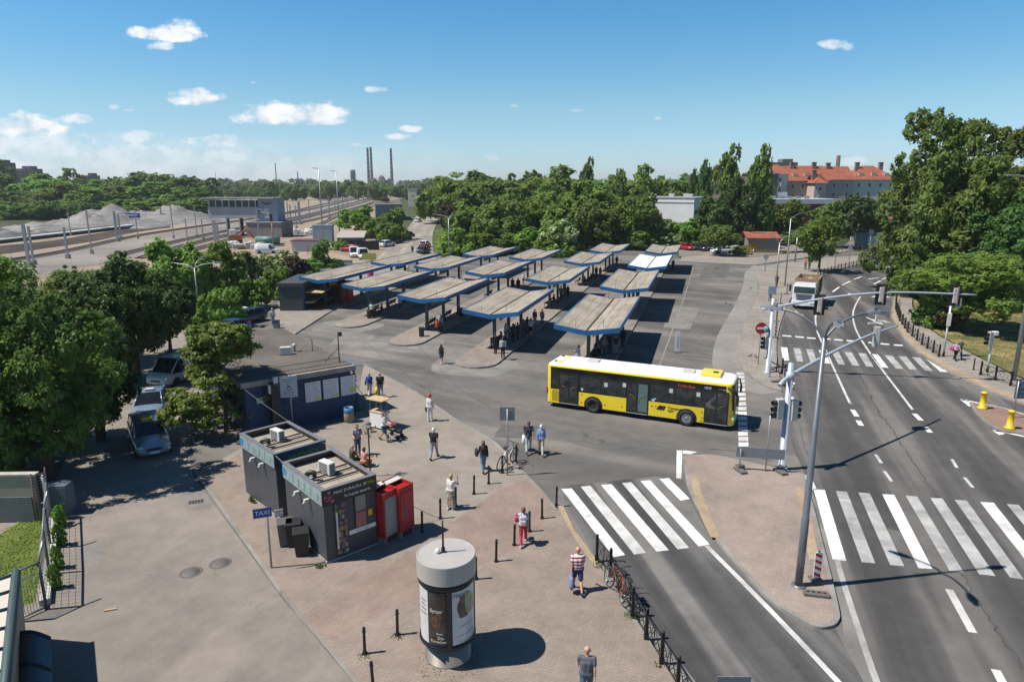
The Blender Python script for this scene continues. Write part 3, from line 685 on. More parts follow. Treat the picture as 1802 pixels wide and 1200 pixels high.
mb=MB();mb.tube([(LB-.3,-ys-.05,2.62*BL),(LB-.05,-ys+.1,2.6*BL),(LB+.05,-ys+.12,2.2*BL)],.05,6);mb.box((LB+.05,-ys+.12,1.98*BL),(.12,.22,.45),0,bev=.04);mb.build('mirror',black_plastic,bus)
for yy in(-.95,.95):
 mb=MB();mb.box((LB-.06,yy,.75*BL),(.14,.36,.2),0,bev=.04);mb.build('headlight',mat('headlight_glass',(.55,.58,.6),.1,spec=.8),bus)
 mb=MB();mb.box((.02,yy*1.18,1.1*BL),(.06,.12,.4));mb.build('tail_light',mat('tail_light_red',(.4,.01,.008),.2),bus)
mb=MB();mb.box((LB+.0,0,.45*BL),(.03,.52,.11));mb.build('number_plate',white_gloss,bus)
for x,z in((3.95,1.85),(5.15,1.98),(8.08,1.98),(9.72,1.95)):side_panel('window_notice',x,x+.22,z,z+.27,mat('paper_notice',(.55,.57,.6),.6),.018,.004)
side_panel('accessibility_sticker',2.42,2.54,1.42,1.56,white_gloss,.018,.004)
side_panel('accessibility_sticker',7.02,7.2,1.32,1.42,white_gloss,.018,.004);side_panel('accessibility_sticker',7.14,7.3,1.42,1.52,mat('pale_blue_sticker',(.2,.45,.7),.5),.018,.004)
for x,z in((2.42,1.1),(2.4,.55),(3.98,.6),(5.1,.62),(7.0,.95),(7.25,.95),(8.62,.5),(10.05,.98),(10.08,.62),(10.05,.42)):side_panel('side_marker',x,x+.09,z,z+.06,mat('side_marker_brown',(.25,.1,.01),.4),.008,.008)
blk=mat('black_lettering',(.012,.012,.012),.5);wht=mat('white_lettering',(.8,.8,.8),.5)
text('1210',.2,wht,bus,(bx_(10.35),ys-.016,2.56*BL),(0,-1,0),'fleet_number')
text('- - — w.k.p',.1,wht,bus,(bx_(11.2),ys-.016,2.56*BL),(0,-1,0),'operator_lettering')
amber=bpy.data.materials.new('amber_display');amber.use_nodes=True
amber.node_tree.nodes['Principled BSDF'].inputs['Base Color'].default_value=(.3,.05,.01,1)
amber.node_tree.nodes['Principled BSDF'].inputs['Emission Color'].default_value=(1,.16,.02,1);amber.node_tree.nodes['Principled BSDF'].inputs['Emission Strength'].default_value=.28
text('71 Plac Piast',.2,amber,bus,(bx_(9.1),ys-.022,2.5*BL),(0,-1,0),'destination_display')
text('Transport',.21,blk,bus,(bx_(8.47),ys-.012,1.0*BL),(0,-1,0),'operator_lettering')
text('GZM',.17,blk,bus,(bx_(8.22),ys-.012,.81*BL),(0,-1,0),'operator_lettering')
mb=MB()
def par(x0,x1,dx,z0,z1):
 mb.add([(bx_(x0),ys-.01,z0*BL),(bx_(x1),ys-.01,z0*BL),(bx_(x1+dx),ys-.01,z1*BL),(bx_(x0+dx),ys-.01,z1*BL)],[(0,1,2,3)])
par(7.33,7.5,.18,.8,1.08);par(7.53,7.67,.12,.8,1.08);par(7.45,7.66,.05,.99,1.08);par(7.70,7.82,.10,.8,1.08)
mb.build('operator_emblem',blk,bus)
def make_car(name,kind,paint,L=4.4,W=1.76,H=1.46,taxi=None):
 """local x forward, origin on the ground under the middle"""
 t=bpy.data.objects.new(name,None);C.objects.link(t)
 hat=kind=='hatch';van=kind=='van';est=kind=='estate'
 if van:
  st=[(-.5,.35,.95,.90),(-.485,.28,1.0,.97),(-.3,.2,1.02,1.0),(.1,.2,1.02,1.0),(.3,.2,1.0,1.0),(.38,.2,.97,.99),(.46,.24,.85,.94),(.5,.34,.68,.80)]
  gh=[(-.49,.86,1.0),(-.47,.9,H*.97/1),(-.3,.92,H),(.12,.92,H),(.2,.9,H*.985),(.36,.86,1.02)]
 else:
  bl=.93 if kind=='sedan' else 1.0
  st=[(-.5,.36,.74,.82),(-.485,.27,bl-.06,.93),(-.40,.2,bl,.98),(-.2,.19,.95,1.0),(.1,.19,.93,1.0),(.2,.19,.92,1.0),(.33,.2,.85,.97),(.44,.23,.75,.91),(.485,.28,.64,.83),(.5,.36,.55,.72)]
  if kind=='sedan':gh=[(-.40,.80,.93),(-.30,.74,H*.93),(-.2,.74,H*.985),(.0,.75,H),(.06,.74,H*.985),(.22,.84,.91)]
  elif est:gh=[(-.475,.8,.97),(-.43,.76,H*.95),(-.3,.76,H*.99),(.0,.76,H),(.06,.75,H*.985),(.22,.84,.91)]
  else:gh=[(-.475,.8,.97),(-.40,.75,H*.93),(-.25,.76,H*.99),(.0,.77,H),(.08,.75,H*.98),(.25,.84,.91)]
 def section(x,zb,zt,w):
  y=w*W/2;h=zt-zb
  pr=[(0,zb),(y*.82,zb),(y*.95,zb+.06),(y,zb+h*.35),(y*.995,zb+h*.62),(y*.95,zb+h*.88),(y*.86,zb+h*.97),(y*.5,zt+.012),(0,zt+.02)]
  return[(x*L,p,z)for p,z in pr]+[(x*L,-p,z)for p,z in reversed(pr[1:-1])]
 mb=MB();S=[section(*q)for q in st];n=len(S[0])
 for q in S:mb.v+=q
 for i in range(len(S)-1):
  for k in range(n):
   mb.f.append([i*n+k,(i+1)*n+k,(i+1)*n+(k+1)%n,i*n+(k+1)%n]);mb.m.append(0);mb.sm.append(True)
 mb.f.append(list(range(n)));mb.m.append(0);mb.sm.append(False)
 mb.f.append([(len(S)-1)*n+k for k in reversed(range(n))]);mb.m.append(0);mb.sm.append(False)
 mb.build('body',paint,t)
 mb=MB();m=len(gh)
 zb0=.9
 rows=[]
 for x,w,z in gh:
  y=w*W/2
  rows.append([(x*L,y*1.13 if z>1.05 else y,min(z,.93)),(x*L,y,z-.07 if z>1.05 else z),(x*L,y*.9,z),(x*L,0,z+.015),(x*L,-y*.9,z),(x*L,-y,z-.07 if z>1.05 else z),(x*L,-y*1.13 if z>1.05 else-y,min(z,.93))])
 for q in rows:mb.v+=q
 for i in range(m-1):
  for k in range(6):
   mi=1
   if k in(1,2,3,4)and gh[i][2]>H*.9 and gh[i+1][2]>H*.9:mi=0
   if k in(0,5)and van and gh[i+1][0]<.15:mi=0
   mb.f.append([i*7+k,i*7+k+1,(i+1)*7+k+1,(i+1)*7+k]);mb.m.append(mi);mb.sm.append(mi==0)
 mb.f.append([0,1,2,3,4,5,6][::-1]);mb.m.append(1);mb.sm.append(False)
 mb.build('cabin',[paint,dark_glass],t)
 mb=MB()
 for s in(1,-1):
  for x in((-.12,.05)if not van else(.02,)):
   mb.tube([(x*L,s*W*.435,.93),(x*L,s*W*.378 if not van else s*W*.44,H-.06)],.035,5);mb.build('pillar',paint,t);mb=MB()
  a,b_=gh[-1],gh[-2]
  mb.tube([(a[0]*L,s*a[1]*W/2*1.0,a[2]),(b_[0]*L,s*b_[1]*W/2*.97,b_[2]-.03)],.04,5);mb.build('pillar',paint,t);mb=MB()
  a,b_=gh[0],gh[1]
  mb.tube([(a[0]*L,s*a[1]*W/2,a[2]),(b_[0]*L,s*b_[1]*W/2*.97,b_[2]-.03)],.05,5);mb.build('pillar',paint,t);mb=MB()
 for x in(.3,-.29):
  for s in(1,-1):
   w=bpy.data.objects.new('wheel',None);C.objects.link(w);w.parent=t;w.location=(x*L,s*(W/2-.09),.31)
   mb=MB();mb.torus((0,0,0),(0,1,0),.225,.085,20,8);mb.build('tyre',rubber,w)
   mb=MB();mb.cyl((0,-.07,0),(0,.07,0),.2,None,18)
   for k in range(5):mb.box((0,s*.075,0),(.36,.012,.05),0,0,Matrix.Rotation(R(36*k),4,'Y'))
   mb.build('rim',alloy,w)
 for x in(.3,-.29):
  for s in(1,-1):mb=MB();mb.cyl((x*L,s*(W/2-.2),.33),(x*L,s*(W/2-.0),.33),.345,None,22);mb.build('wheel_arch',black_plastic,t)
 for s in(1,-1):
  mb=MB();mb.ball((L*.455,s*W*.36,.66),.16,0,8,(.9,1.1,.6));mb.build('headlight',MATS['headlight_glass'],t)
  mb=MB();mb.box((-L*.485,s*W*.4,.82),(.08,.2,.18),bev=.02);mb.build('tail_light',MATS['tail_light_red'],t)
  mb=MB();mb.ball((L*.16,s*(W/2+.08),1.0),.1,0,6,(.7,1,.8));mb.build('mirror',paint,t)
 mb=MB();mb.box((L*.495,0,.56),(.05,W*.42,.13));mb.build('grille',black_plastic,t)
 mb=MB();mb.box((L*.505,0,.4),(.03,.5,.1));mb.build('number_plate',white_gloss,t)
 if taxi:
  mb=MB();mb.box((L*.0,0,H+.09),(.22,.55,.14),0,bev=.03);mb.build('taxi_lamp',taxi,t)
 return t
silver=mat('silver_car_paint',(.36,.40,.45),.28,.55,.05,2,coat=.5)
silver_blue=mat('silver_blue_car_paint',(.30,.40,.53),.28,.5,.05,2,coat=.5)
dark_car=mat('dark_car_paint',(.03,.035,.042),.28,.3,.08,2,coat=.5)
teal_car=mat('dark_teal_car_paint',(.035,.075,.095),.28,.3,.08,2,coat=.5)
white_car=mat('white_car_paint',(.68,.69,.70),.3,0,.04,2,coat=.5)
red_car=mat('red_car_paint',(.45,.012,.022),.28,0,.06,2,coat=.5)
blue_car=mat('blue_car_paint',(.03,.10,.28),.28,.2,.06,2,coat=.5)
def put_car(o,u,v,ang,label,cat='car',group=None):
 o.location=at(u,v,.004);o.rotation_euler=(0,0,R(ang));tag(o,label,cat,group);return o
def heading(u0,v0,u1,v1):
 d=at(u1,v1)-at(u0,v0);return math.degrees(math.atan2(d.y,d.x))
put_car(make_car('taxi','estate',silver,4.6,1.78,1.48,yellow_plain),264,784,heading(250,745,279,812),'silver estate taxi with a yellow roof lamp, front car of the taxi rank','taxi','taxis waiting under the trees')
put_car(make_car('taxi','sedan',silver_blue,4.6,1.8,1.5,white_gloss),268,728,heading(282,695,256,760),'silver blue taxi with a white roof lamp close behind the estate taxi','taxi','taxis waiting under the trees')
put_car(make_car('taxi','van',mat('pale_green_van',(.42,.5,.48),.35,coat=.3),4.8,1.9,1.9),318,668,-105,'pale van half hidden behind the small maple','van')
put_car(make_car('taxi','hatch',teal_car,4.3,1.76,1.5,white_gloss),434,568,-118,'dark teal taxi with white roof lamp beyond the ticket building','taxi')
put_car(make_car('car','sedan',blue_car,4.2,1.7,1.4),405,588,-110,'blue car peeping over the ticket building roof edge')
put_car(make_car('car','sedan',silver,4.6,1.8,1.42),1539,474,-128,'silver car driving on the main road past the black fence')
red0=put_car(make_car('car','hatch',red_car,4.1,1.75,1.5),1207,440,-60,'red hatchback parked beside the farthest shelter')
dk0=put_car(make_car('car','hatch',dark_car,4.2,1.75,1.5),1231,441,-60,'dark grey hatchback parked next to the red one')
wh0=put_car(make_car('car','sedan',white_car,4.5,1.78,1.5),1270,446,190,'white car parked side-on behind the small street tree')
pw=make_car('car','hatch',white_car,4.0,1.7,1.6)
put_car(pw,1283,439,185,'white car parked in the second row, seen above the side-on white one')
def cc(src,u,v,ang,label,group=None,cat='car'):
 o=copy_tree(src);return put_car(o,u,v,ang,label,cat,group)
cc(dk0,1246,441,-60,'black car parked between the grey hatchback and the white cars')
cc(dk0,1083,431,200,'black car parked in the shade at the gap in the trees')
vanw=make_car('van','van',white_car,4.6,1.85,1.95)
put_car(vanw,624,452,-75,'white van on the building site, left of its twin','van');cc(vanw,639,455,-70,'white van on the building site, right of its twin',None,'van')
cc(red0,616,443,160,'red car behind the white vans on the building site')
cc(vanw,470,446,10,'white van parked among the elder bushes by the rail yard',None,'van')
GS='cars parked along the street by the rail yard'
cc(wh0,681,434,62,'pale car parked nearest on the left of the street',GS);cc(dk0,688,430,62,'dark blue car parked second on the left of the street',GS);cc(dk0,694,427,62,'dark car parked third on the left of the street',GS)
cc(dk0,713,422,62,'dark car by the shrubs on the left of the street',GS);cc(dk0,719,417,62,'dark car parked beyond the shrubs on the left of the street',GS)
cc(wh0,736,391,80,'white van-like car parked by the low grey wall',GS)
for k in range(12):
 cc((dk0,wh0,dk0,red0,dk0)[k%5],745+random.uniform(-3,8)-k*.2,381-k*2.1,95+random.uniform(-15,15),'small distant car in the crowded row at the far end of the street',GS)
put_car(make_car('car','hatch',teal_car,4.2,1.75,1.5),745,446,80,'grey blue car parked at the right kerb of the street, nearest',group=GS)
cc(red0,747,441,80,'red car parked at the right kerb of the street',GS)
cc(wh0,748,435,80,'pale car parked at the right kerb beyond the red one',GS)
cc(wh0,1558,433,200,'white car at the fuel station forecourt, half behind the big trees')
cc(dk0,1546,428,200,'black car at the fuel station forecourt pumps')
for u,v,lab in((1012,405,'yellow bus parked behind the bushes, upper of the two'),(1010,413,'yellow and white bus parked behind the bushes, lower of the two')):
 o=thing('parked_bus',lab,'bus',at(u,v),R(170));mb=MB();mb.box((0,0,1.65),(9,2.5,2.5),0,bev=.2);mb.build('body',yellow_bus,o)
 mb=MB();mb.box((0,0,1.9),(8.6,2.53,.9));mb.build('window',dark_glass,o)
 mb=MB();mb.box((0,0,2.93),(8.8,2.2,.08));mb.build('roof',white_gloss,o)
 for x in(-3,3):
  mb=MB();mb.cyl((x,-1.27,.5),(x,1.27,.5),.5,None,16);mb.build('wheel',rubber,o)
tk=thing('tipper_truck','white-cabbed tipper truck with a rusty tan body waiting at the crossing','truck',at(1418,536,.004),R(heading(1440,505,1415,540)))
tw=white_car
mb=MB();mb.box((2.6,0,1.72),(1.9,2.45,2.0),0,bev=.14);mb.box((2.45,0,2.78),(1.5,2.25,.26),0,bev=.1);mb.box((3.5,0,.65),(.3,2.45,.5),0,bev=.06);mb.build('cab',tw,tk)
mb=MB();mb.box((3.555,0,2.2),(.05,2.15,.72),0,bev=.02);mb.build('windscreen',mat('truck_windscreen',(.02,.05,.06),.06,spec=.8),tk)
for k in range(3):
 mb=MB();mb.box((3.57,0,1.66-k*.24),(.06,1.7-.1*k,.11));mb.build('grille',black_plastic,tk)
for s in(1,-1):
 mb=MB();mb.box((2.75,s*1.235,2.15),(.95,.03,.65));mb.build('side_window',dark_glass,tk)
 mb=MB();mb.box((3.66,s*.9,.78),(.08,.4,.22),bev=.03);mb.build('headlight',MATS['headlight_glass'],tk)
 mb=MB();mb.tube([(3.3,s*1.2,2.9),(3.5,s*1.5,2.9),(3.5,s*1.5,2.6)],.03,5);mb.box((3.5,s*1.5,2.35),(.12,.26,.75),bev=.04);mb.build('mirror',black_plastic,tk)
 for x in(2.5,-1.4,-2.75):
  mb=MB();mb.torus((x,s*1.03,.5),(0,1,0),.36,.15,22,8);mb.cyl((x,s*.95,.5),(x,s*1.12,.5),.34,None,16,0);mb.build('wheel',rubber,tk)
mb=MB();mb.box((-.6,0,.95),(6.2,.9,.3));mb.build('chassis',black_plastic,tk)
mb=MB();zf=1.2
for s in(1,-1):
 mb.box((-1.25,s*1.2,2.2),(5.0,.08,1.9))
 for k in range(6):mb.box((-3.4+k*.86,s*1.26,2.2),(.1,.07,1.9))
 mb.box((-1.25,s*1.24,3.18),(5.05,.14,.1))
mb.box((1.22,0,2.25),(.08,2.4,2.05));mb.box((-3.72,0,2.2),(.08,2.4,1.9));mb.box((-1.25,0,1.28),(5.0,2.4,.1))
mb.build('tipper_body',rust,tk)
mb=MB();nx=14
V=[]
for i in range(nx+1):
 for j in range(7):V.append((-3.65+4.85*i/nx,-1.14+2.28*j/6,2.75+.25*math.sin(i*.9+j)*math.cos(j*1.1)+(random.random()-.5)*.1-.25*abs(j-3)/3))
mb.add(V,[(i*7+j,(i+1)*7+j,(i+1)*7+j+1,i*7+j+1)for i in range(nx)for j in range(6)],0,True);mb.build('load',mat('sandy_rubble',(.33,.24,.15),.95,0,.35,3),tk)
mb=MB();mb.box((3.72,0,.5),(.03,.55,.13));mb.build('number_plate',white_gloss,tk)
def frame_from(A,B,Cc):
 """A,B = front ground corners (left to right), Cc = back-left ground corner"""
 ex=(B-A);W=ex.length;ex=ex.normalized();ey=Vector((-ex.y,ex.x,0));D=abs((Cc-A).dot(ey))
 return A,math.atan2(ex.y,ex.x),W,D
def ac_unit(parent_thing,loc,rz,label):
 t=thing('air_conditioner',label,'air conditioner',loc,rz,'air conditioners on flat roofs')
 mb=MB();t.scale=(.86,)*3;mb.box((0,0,.32),(.36,.8,.56),bev=.02);mb.build('casing',mat('ac_white',(.62,.62,.6),.45,0,.1,3),t)
 mb=MB();mb.box((.185,-.05,.32),(.012,.56,.48));
 for k in range(7):mb.box((.193,-.05,.1+k*.075),(.012,.58,.018),1)
 for k in range(6):mb.box((0,.403,.13+k*.075),(.26,.012,.045),0)
 mb.build('fan_grille',[black_plastic,dirty_white],t)
 for x in(-.14,.14):
  mb=MB();mb.box((x,0,.02),(.05,.9,.05));mb.build('foot',black_iron,t)
 return t
def kiosk(A,B,Cc,H,label,near):
 A,rz,W,D=frame_from(A,B,Cc)
 t=thing('kiosk',label,'kiosk',(A.x,A.y,PZ),rz)
 fb=.62
 mb=MB();mb.box((W/2,D/2,(H-fb)/2+.06),(W-.12,D-.12,H-fb-.1));mb.box((W/2,D/2,.04),(W-.06,D-.06,.1),1);mb.build('wall',[dark_grey,concrete],t)
 mb=MB();z=H-fb/2
 green=mat('faded_green_band',(.26,.315,.325),.5,0,.2,2)
 mb.box((W/2,.03,z),(W,.06,fb),1 if not near else 0);mb.box((W/2,D-.03,z),(W,.06,fb),0)
 mb.box((.03,D/2,z),(.06,D-.12,fb),2);mb.box((W-.03,D/2,z),(.06,D-.12,fb),0)
 mb.build('sign_band',[mat('near_black_band',(.02,.02,.022),.4),mat('navy_band',(.018,.05,.10),.45),green],t)
 mb=MB();mb.box((W/2,D/2,H-.3),(W-.12,D-.12,.06));mb.build('roof',mat('kiosk_roof_felt',(.33,.29,.24),.9,0,.22,1.2),t)
 mb=MB()
 for q,d in(((W/2,.09,H+.012),(W+.04,.18,.03)),((W/2,D-.09,H+.012),(W+.04,.18,.03)),((.09,D/2,H+.012),(.18,D-.36,.03)),((W-.09,D/2,H+.012),(.18,D-.36,.03))):mb.box(q,d)
 mb.build('coping',mat('zinc_coping',(.2,.205,.21),.5,.3,.15,3),t)
 mb=MB()
 for y in(.34,.48,.6):mb.box((W/2,D*y,H-.2),(W-.3,.05,.05))
 mb.build('roof_rail',black_iron,t)
 mb=MB();mb.tube([(W*.12,D*.52,H-.27),(W*.12,D*.52,H+.02),(W*.16,D*.49,H+.1),(W*.22,D*.46,H+.08),(W*.22,D*.46,H-.1)],.09,8);mb.build('vent_pipe',mat('dark_vent',(.06,.062,.066),.5,.3),t)
 mb=MB()
 for k in range(5):mb.box((-.008,D*(.16+.15*k),z-.02),(.012,D*.1,fb*(.5+.1*(k%2))))
 mb.build('band_lettering',mat('pale_green_lettering',(.245,.335,.315),.5,0,.2,3),t)
 mb=MB();mb.disc((-.012,D*.94,z),(-1,0,0),.17,20);mb.build('emblem',mat('cyan_disc',(.02,.25,.5),.4),t)
 for y in(.35,.6):
  mb=MB();mb.box((-.06,D*y,H-fb-.16),(.2,.12,.12));mb.tube([(-.1,D*y,H-fb-.16),(-.22,D*y,H-fb-.26)],.04,6);mb.build('floodlight',dirty_white,t)
 return t,W,D,H
H1=hgt(575,995,867);kA,kB,kC=at(566,868,H1),at(662,838,H1),at(500,815,H1)
k1,W1,D1,H1=kiosk(kA,kB,kC,H1,'charcoal kiosk with a shop window of snacks and a black sign band',True)
dr=bpy.data.objects.new('display_window',None);C.objects.link(dr);dr.parent=k1
mb=MB();mb.box((W1*.31,-.01+.06,1.25),(W1*.22,.06,2.3));mb.build('frame',mat('graphite_frame',(.03,.031,.034),.4),dr)
cols=[(.24,.05,.05),(.28,.2,.08),(.08,.17,.07),(.36,.33,.3),(.06,.06,.12),(.24,.12,.14),(.19,.16,.13)]
mb=MB();gm=[mat('packet_%s'%w_,c,.5)for w_,c in zip(('red','ochre','green','cream','navy','pink','tan'),cols)]
for r_ in range(9):
 for q in range(5):
  if random.random()<.96:mb.box((W1*.31-W1*.085+q*W1*.043+random.uniform(-.01,.01),.012+random.uniform(-.004,.004),.3+r_*.235+random.uniform(-.02,.02)),(W1*random.uniform(.03,.043),.02,random.uniform(.13,.225)),random.choice((0,1,1,2,3,4,5,6,6,4)))
mb.build('goods',gm,dr)
mb=MB();mb.box((W1*.235,.0,1.2),(.05,.03,1.5));mb.build('door_handle',white_gloss,dr)
hw=bpy.data.objects.new('serving_hatch',None);C.objects.link(hw);hw.parent=k1
mb=MB();mb.box((W1*.68,.045,1.72),(W1*.23,.05,1.36));mb.build('frame',MATS['graphite_frame'],hw)
mb=MB();mb.box((W1*.68,.012,2.03),(W1*.19,.02,.62));mb.build('pane',mat('hatch_blind',(.23,.22,.2),.3),hw)
mb=MB();mb.box((W1*.68,.012,1.36),(W1*.19,.02,.6));mb.build('pane',mat('rosy_notice_pane',(.35,.12,.12),.3),hw)
mb=MB();mb.box((W1*.86,.04,1.5),(.16,.04,.24));mb.build('sticker',yellow_plain,k1)
mb=MB();mb.box((W1*.7,.03,.94),(W1*.5,.05,.16));mb.build('white_strip',white_gloss,k1)
text('u t o r e b k i',.11,blk,k1,(W1*.7,.0,.94),(0,-1,0))
text('MOC DURACELL W',.155,wht,k1,(W1*.51,-.006,H1-.2),(0,-1,0));text('RYTMie !',.155,mat('lime_lettering',(.45,.55,.03),.5),k1,(W1*.87,-.006,H1-.2),(0,-1,0))
text('Tu kupisz baterie',.16,wht,k1,(W1*.63,-.006,H1-.44),(0,-1,0))
mb=MB()
for k in range(9):mb.disc((W1*.12+random.uniform(-.15,.15),-.006-.001*k,H1-.32+random.uniform(-.2,.2)),(0,-1,0),random.uniform(.03,.07),12)
mb.build('pink_blossom_motif',mat('pink_motif',(.5,.12,.18),.5),k1)
k2,W2,D2,H2=kiosk(at(482,803,H1),at(573,777,H1),at(433,762,H1),H1,'charcoal kiosk with a navy sign band, standing behind the snack kiosk',False)
text('SANDWICH',.26,mat('green_lettering',(.06,.38,.05),.5),k2,(W2*.55,-.006,H2-.3),(0,-1,0))
def roofpt(k,W,D,H,fx,fy):return k.matrix_basis@Vector((W*fx,D*fy,H-.27))
bpy.context.view_layer.update()
ac_unit(k1,roofpt(k1,W1,D1,H1,.52,.55),R(232),'white air conditioner on the roof of the nearer kiosk')
ac_unit(k2,roofpt(k2,W2,D2,H2,.5,.62),R(232),'white air conditioner on the roof of the rear kiosk')
def vending(A,B,Cc,H,label,panel):
 A,rz,W,D=frame_from(A,B,Cc)
 t=thing('vending_machine',label,'vending machine',(A.x,A.y,PZ),rz,'red vending machines by the kiosk')
 mb=MB();mb.box((W/2,D/2,H/2+.12),(W,D,H-.4));mb.box((W/2,D/2,.14),(W-.04,D-.04,.36),1)
 for q,d in(((W/2,.02,H-.01),(W,.04,.16)),((W/2,D-.02,H+.02),(W,.04,.22)),((.02,D/2,H-.01),(.04,D-.08,.16)),((W-.02,D/2,H-.01),(.04,D-.08,.16))):mb.box(q,d,0)
 mb.build('cabinet',[mat('faded_machine_red',(.36,.018,.018),.4,0,.2,2),mat('machine_plinth',(.16,.17,.18),.5)],t)
 mb=MB();mb.box((W/2,-.012,H/2+.1),(W*.82,.02,H*.74));mb.build('front_panel',panel,t)
 mb=MB();mb.box((W/2,-.014,.2),(W*.62,.03,.2));mb.build('tray_flap',black_plastic,t)
 mb=MB();mb.box((W/2,D*.8,H+.08),(W,.3,.04));mb.build('top_cover',dirty_white,t)
 return t,W,H
kx=(kB-kA).normalized();ky=Vector((-kx.y,kx.x,0))
v0=kB+kx*.1+ky*.05
va,vw,vh=vending(at(678,962,PZ),at(703,947,PZ),at(667,938,PZ),2.15,'red vending machine with a grey front, touching the kiosk wall',mat('grey_machine_front',(.24,.25,.26),.4))
vb,vw,vh=vending(at(705,951,PZ),at(730,937,PZ),at(694,928,PZ),2.15,'red vending machine with an all-red front, next to the bollard',mat('red_machine_front',(.33,.02,.022),.35,0,.3,3))
for k in range(3):
 mb=MB();mb.disc((vw*.5,-.025,1.25-k*.25),(0,-1,0),.07,14);mb.build('blue_emblem',blue_sign,vb)
def wheelie(u,v,rz,label,col,s=1.0):
 t=thing('wheelie_bin',label,'wheelie bin',at(u,v,PZ),R(rz),'wheelie bins beside the kiosk')
 mb=MB();a,b_=.24*s,.29*s
 mb.add([(-a,-a,.05),(a,-a,.05),(a,a,.05),(-a,a,.05),(-b_,-b_,.95*s),(b_,-b_,.95*s),(b_,b_,.95*s),(-b_,b_,.95*s)],[(3,2,1,0),(0,1,5,4),(1,2,6,5),(2,3,7,6),(3,0,4,7),(4,5,6,7)]);mb.build('tub',col,t)
 mb=MB();mb.box((0,0,.99*s),(.62*s,.64*s,.07),bev=.03);mb.tube([(-.2,.33*s,.97*s),(.2,.33*s,.97*s)],.02,6);mb.build('lid',col,t)
 for s_ in(1,-1):
  mb=MB();mb.cyl((s_*.2,.24,.1),(s_*.26,.24,.1),.1,None,12);mb.build('wheel',rubber,t)
wheelie(504,957,20,'grey wheelie bin at the kiosk wall, leftmost of the bins',mat('mid_grey_bin',(.10,.105,.105),.5))
wheelie(519,958,15,'black wheelie bin at the back of the bin group',black_plastic)
wheelie(532,974,18,'black wheelie bin standing in front of the other bins',black_plastic)
bA,bB=at(438,768,0),at(621,730,0)
HB=hgt(621,730,642)
ex=(bB-bA).normalized();brz=math.atan2(ex.y,ex.x);BWd=(bB-bA).length
back=at(512,577,HB);bey=Vector((-ex.y,ex.x,0));BD=(back-bB).dot(bey)
tb=thing('ticket_building','flat-roofed navy blue ticket building with timetable boards on its wall','building',bA,brz)
X0=.0
mb=MB();mb.box(((X0+BWd)/2,BD/2,HB/2-.2),(BWd-X0,BD,HB-.4));mb.build('wall',blue_wall,tb)
mb=MB();mb.box(((X0+BWd)/2,BD/2,HB-.16),(BWd-X0+.5,BD+.5,.3));mb.build('roof',[mat('roof_edge_concrete',(.28,.26,.23),.85,0,.25,1.5)],tb)
mb=MB();mb.box(((X0+BWd)/2,BD/2+.12,HB+.02),(BWd-X0+.3,BD+.2,.05));mb.build('roof_felt',ground_mat('roofing_felt',(.125,.108,.096),(.15,.132,.118),(.095,.083,.075),brz,.2,patch=.2),tb)
mb=MB()
for y in(.75,1.9):mb.box(((X0+BWd)/2,y,HB+.05),(BWd-X0+.1,.05,.03))
mb.build('felt_seam',mat('tar_seam',(.03,.028,.026),.7),tb)
mb=MB();mb.add([(BWd+.2,.1,HB-.1),(BWd+1.1,.3,HB-.28),(BWd+1.1,2.6,HB-.28),(BWd+.2,2.6,HB-.1),(BWd+.2,.1,HB-.13),(BWd+1.1,.3,HB-.31),(BWd+1.1,2.6,HB-.31),(BWd+.2,2.6,HB-.13)],[(0,1,2,3),(7,6,5,4),(0,4,5,1),(1,5,6,2)]);mb.build('side_canopy',MATS['zinc_coping'],tb)
ps=BWd*.16
for k in range(3):
 f=bpy.data.objects.new('timetable_board',None);C.objects.link(f);f.parent=tb;x=BWd*.535+k*(ps+.1)+ps/2
 mb=MB();mb.box((x,-.02,1.98),(ps,.04,1.3));mb.build('frame',black_iron,f)
 mb=MB();mb.box((x,-.045,1.96),(ps-.05,.012,1.2));
 for r_ in range(7):
  mb.box((x-ps*.06,-.053,1.5+r_*.155),(ps*.74,.006,.022),1)
 mb.box((x+ps*.25,-.056,1.5 if k<2 else 1.7),(ps*.34,.006,.16 if k<2 else .32),2);mb.build('timetable',[mat('white_timetable',(.62,.62,.66),.35),mat('print_grey',(.3,.3,.36),.6),mat('print_yellow',(.6,.55,.15),.6)],f)
mb=MB();mb.tube([(BWd*.54,-.05,3.05),(BWd*.54,-.05,2.72)],.015,4);mb.tube([(BWd*.54,-.05,3.05),(BWd*.96,-.05,3.05)],.018,4);mb.tube([(BWd*.96,-.05,3.05),(BWd*.96,-.05,2.7)],.015,4);mb.tube([(BWd*.8,-.05,3.05),(BWd*.8,-.05,2.72)],.015,4);mb.build('conduit',mat('conduit_blue',(.06,.09,.2),.5),tb)
mb=MB()
for k in range(34):
 x=BWd*random.uniform(.2,.5);z=random.uniform(1.1,2.1);mb.tube([(x,-.012,z),(x+random.uniform(-.15,.2),-.012,z+random.uniform(-.15,.15)),(x+random.uniform(-.1,.25),-.012,z+random.uniform(-.15,.15))],.014,3)
mb.build('graffiti',mat('chalky_graffiti',(.2,.23,.33),.8),tb)
for x,z,w in((.13,2.0,.45),(.43,2.25,.45),(.36,2.2,.3)):
 mb=MB();mb.box((BWd*x,-.02,z),(w,.02,.34));mb.build('wall_notice',mat('pale_notice',(.4,.42,.48),.6),tb)
mb=MB();mb.box((BWd*.24,-.35,1.5),(.5,.5,3.0));mb.build('cable_cabinet',mat('black_cabinet',(.012,.014,.022),.5),tb)
mb=MB();mb.box((BWd*.25,-.5,3.1),(.25,.2,.5));mb.box((BWd*.2,-.5,2.7),(.22,.2,.5));mb.build('meter_box',dirty_white,tb)
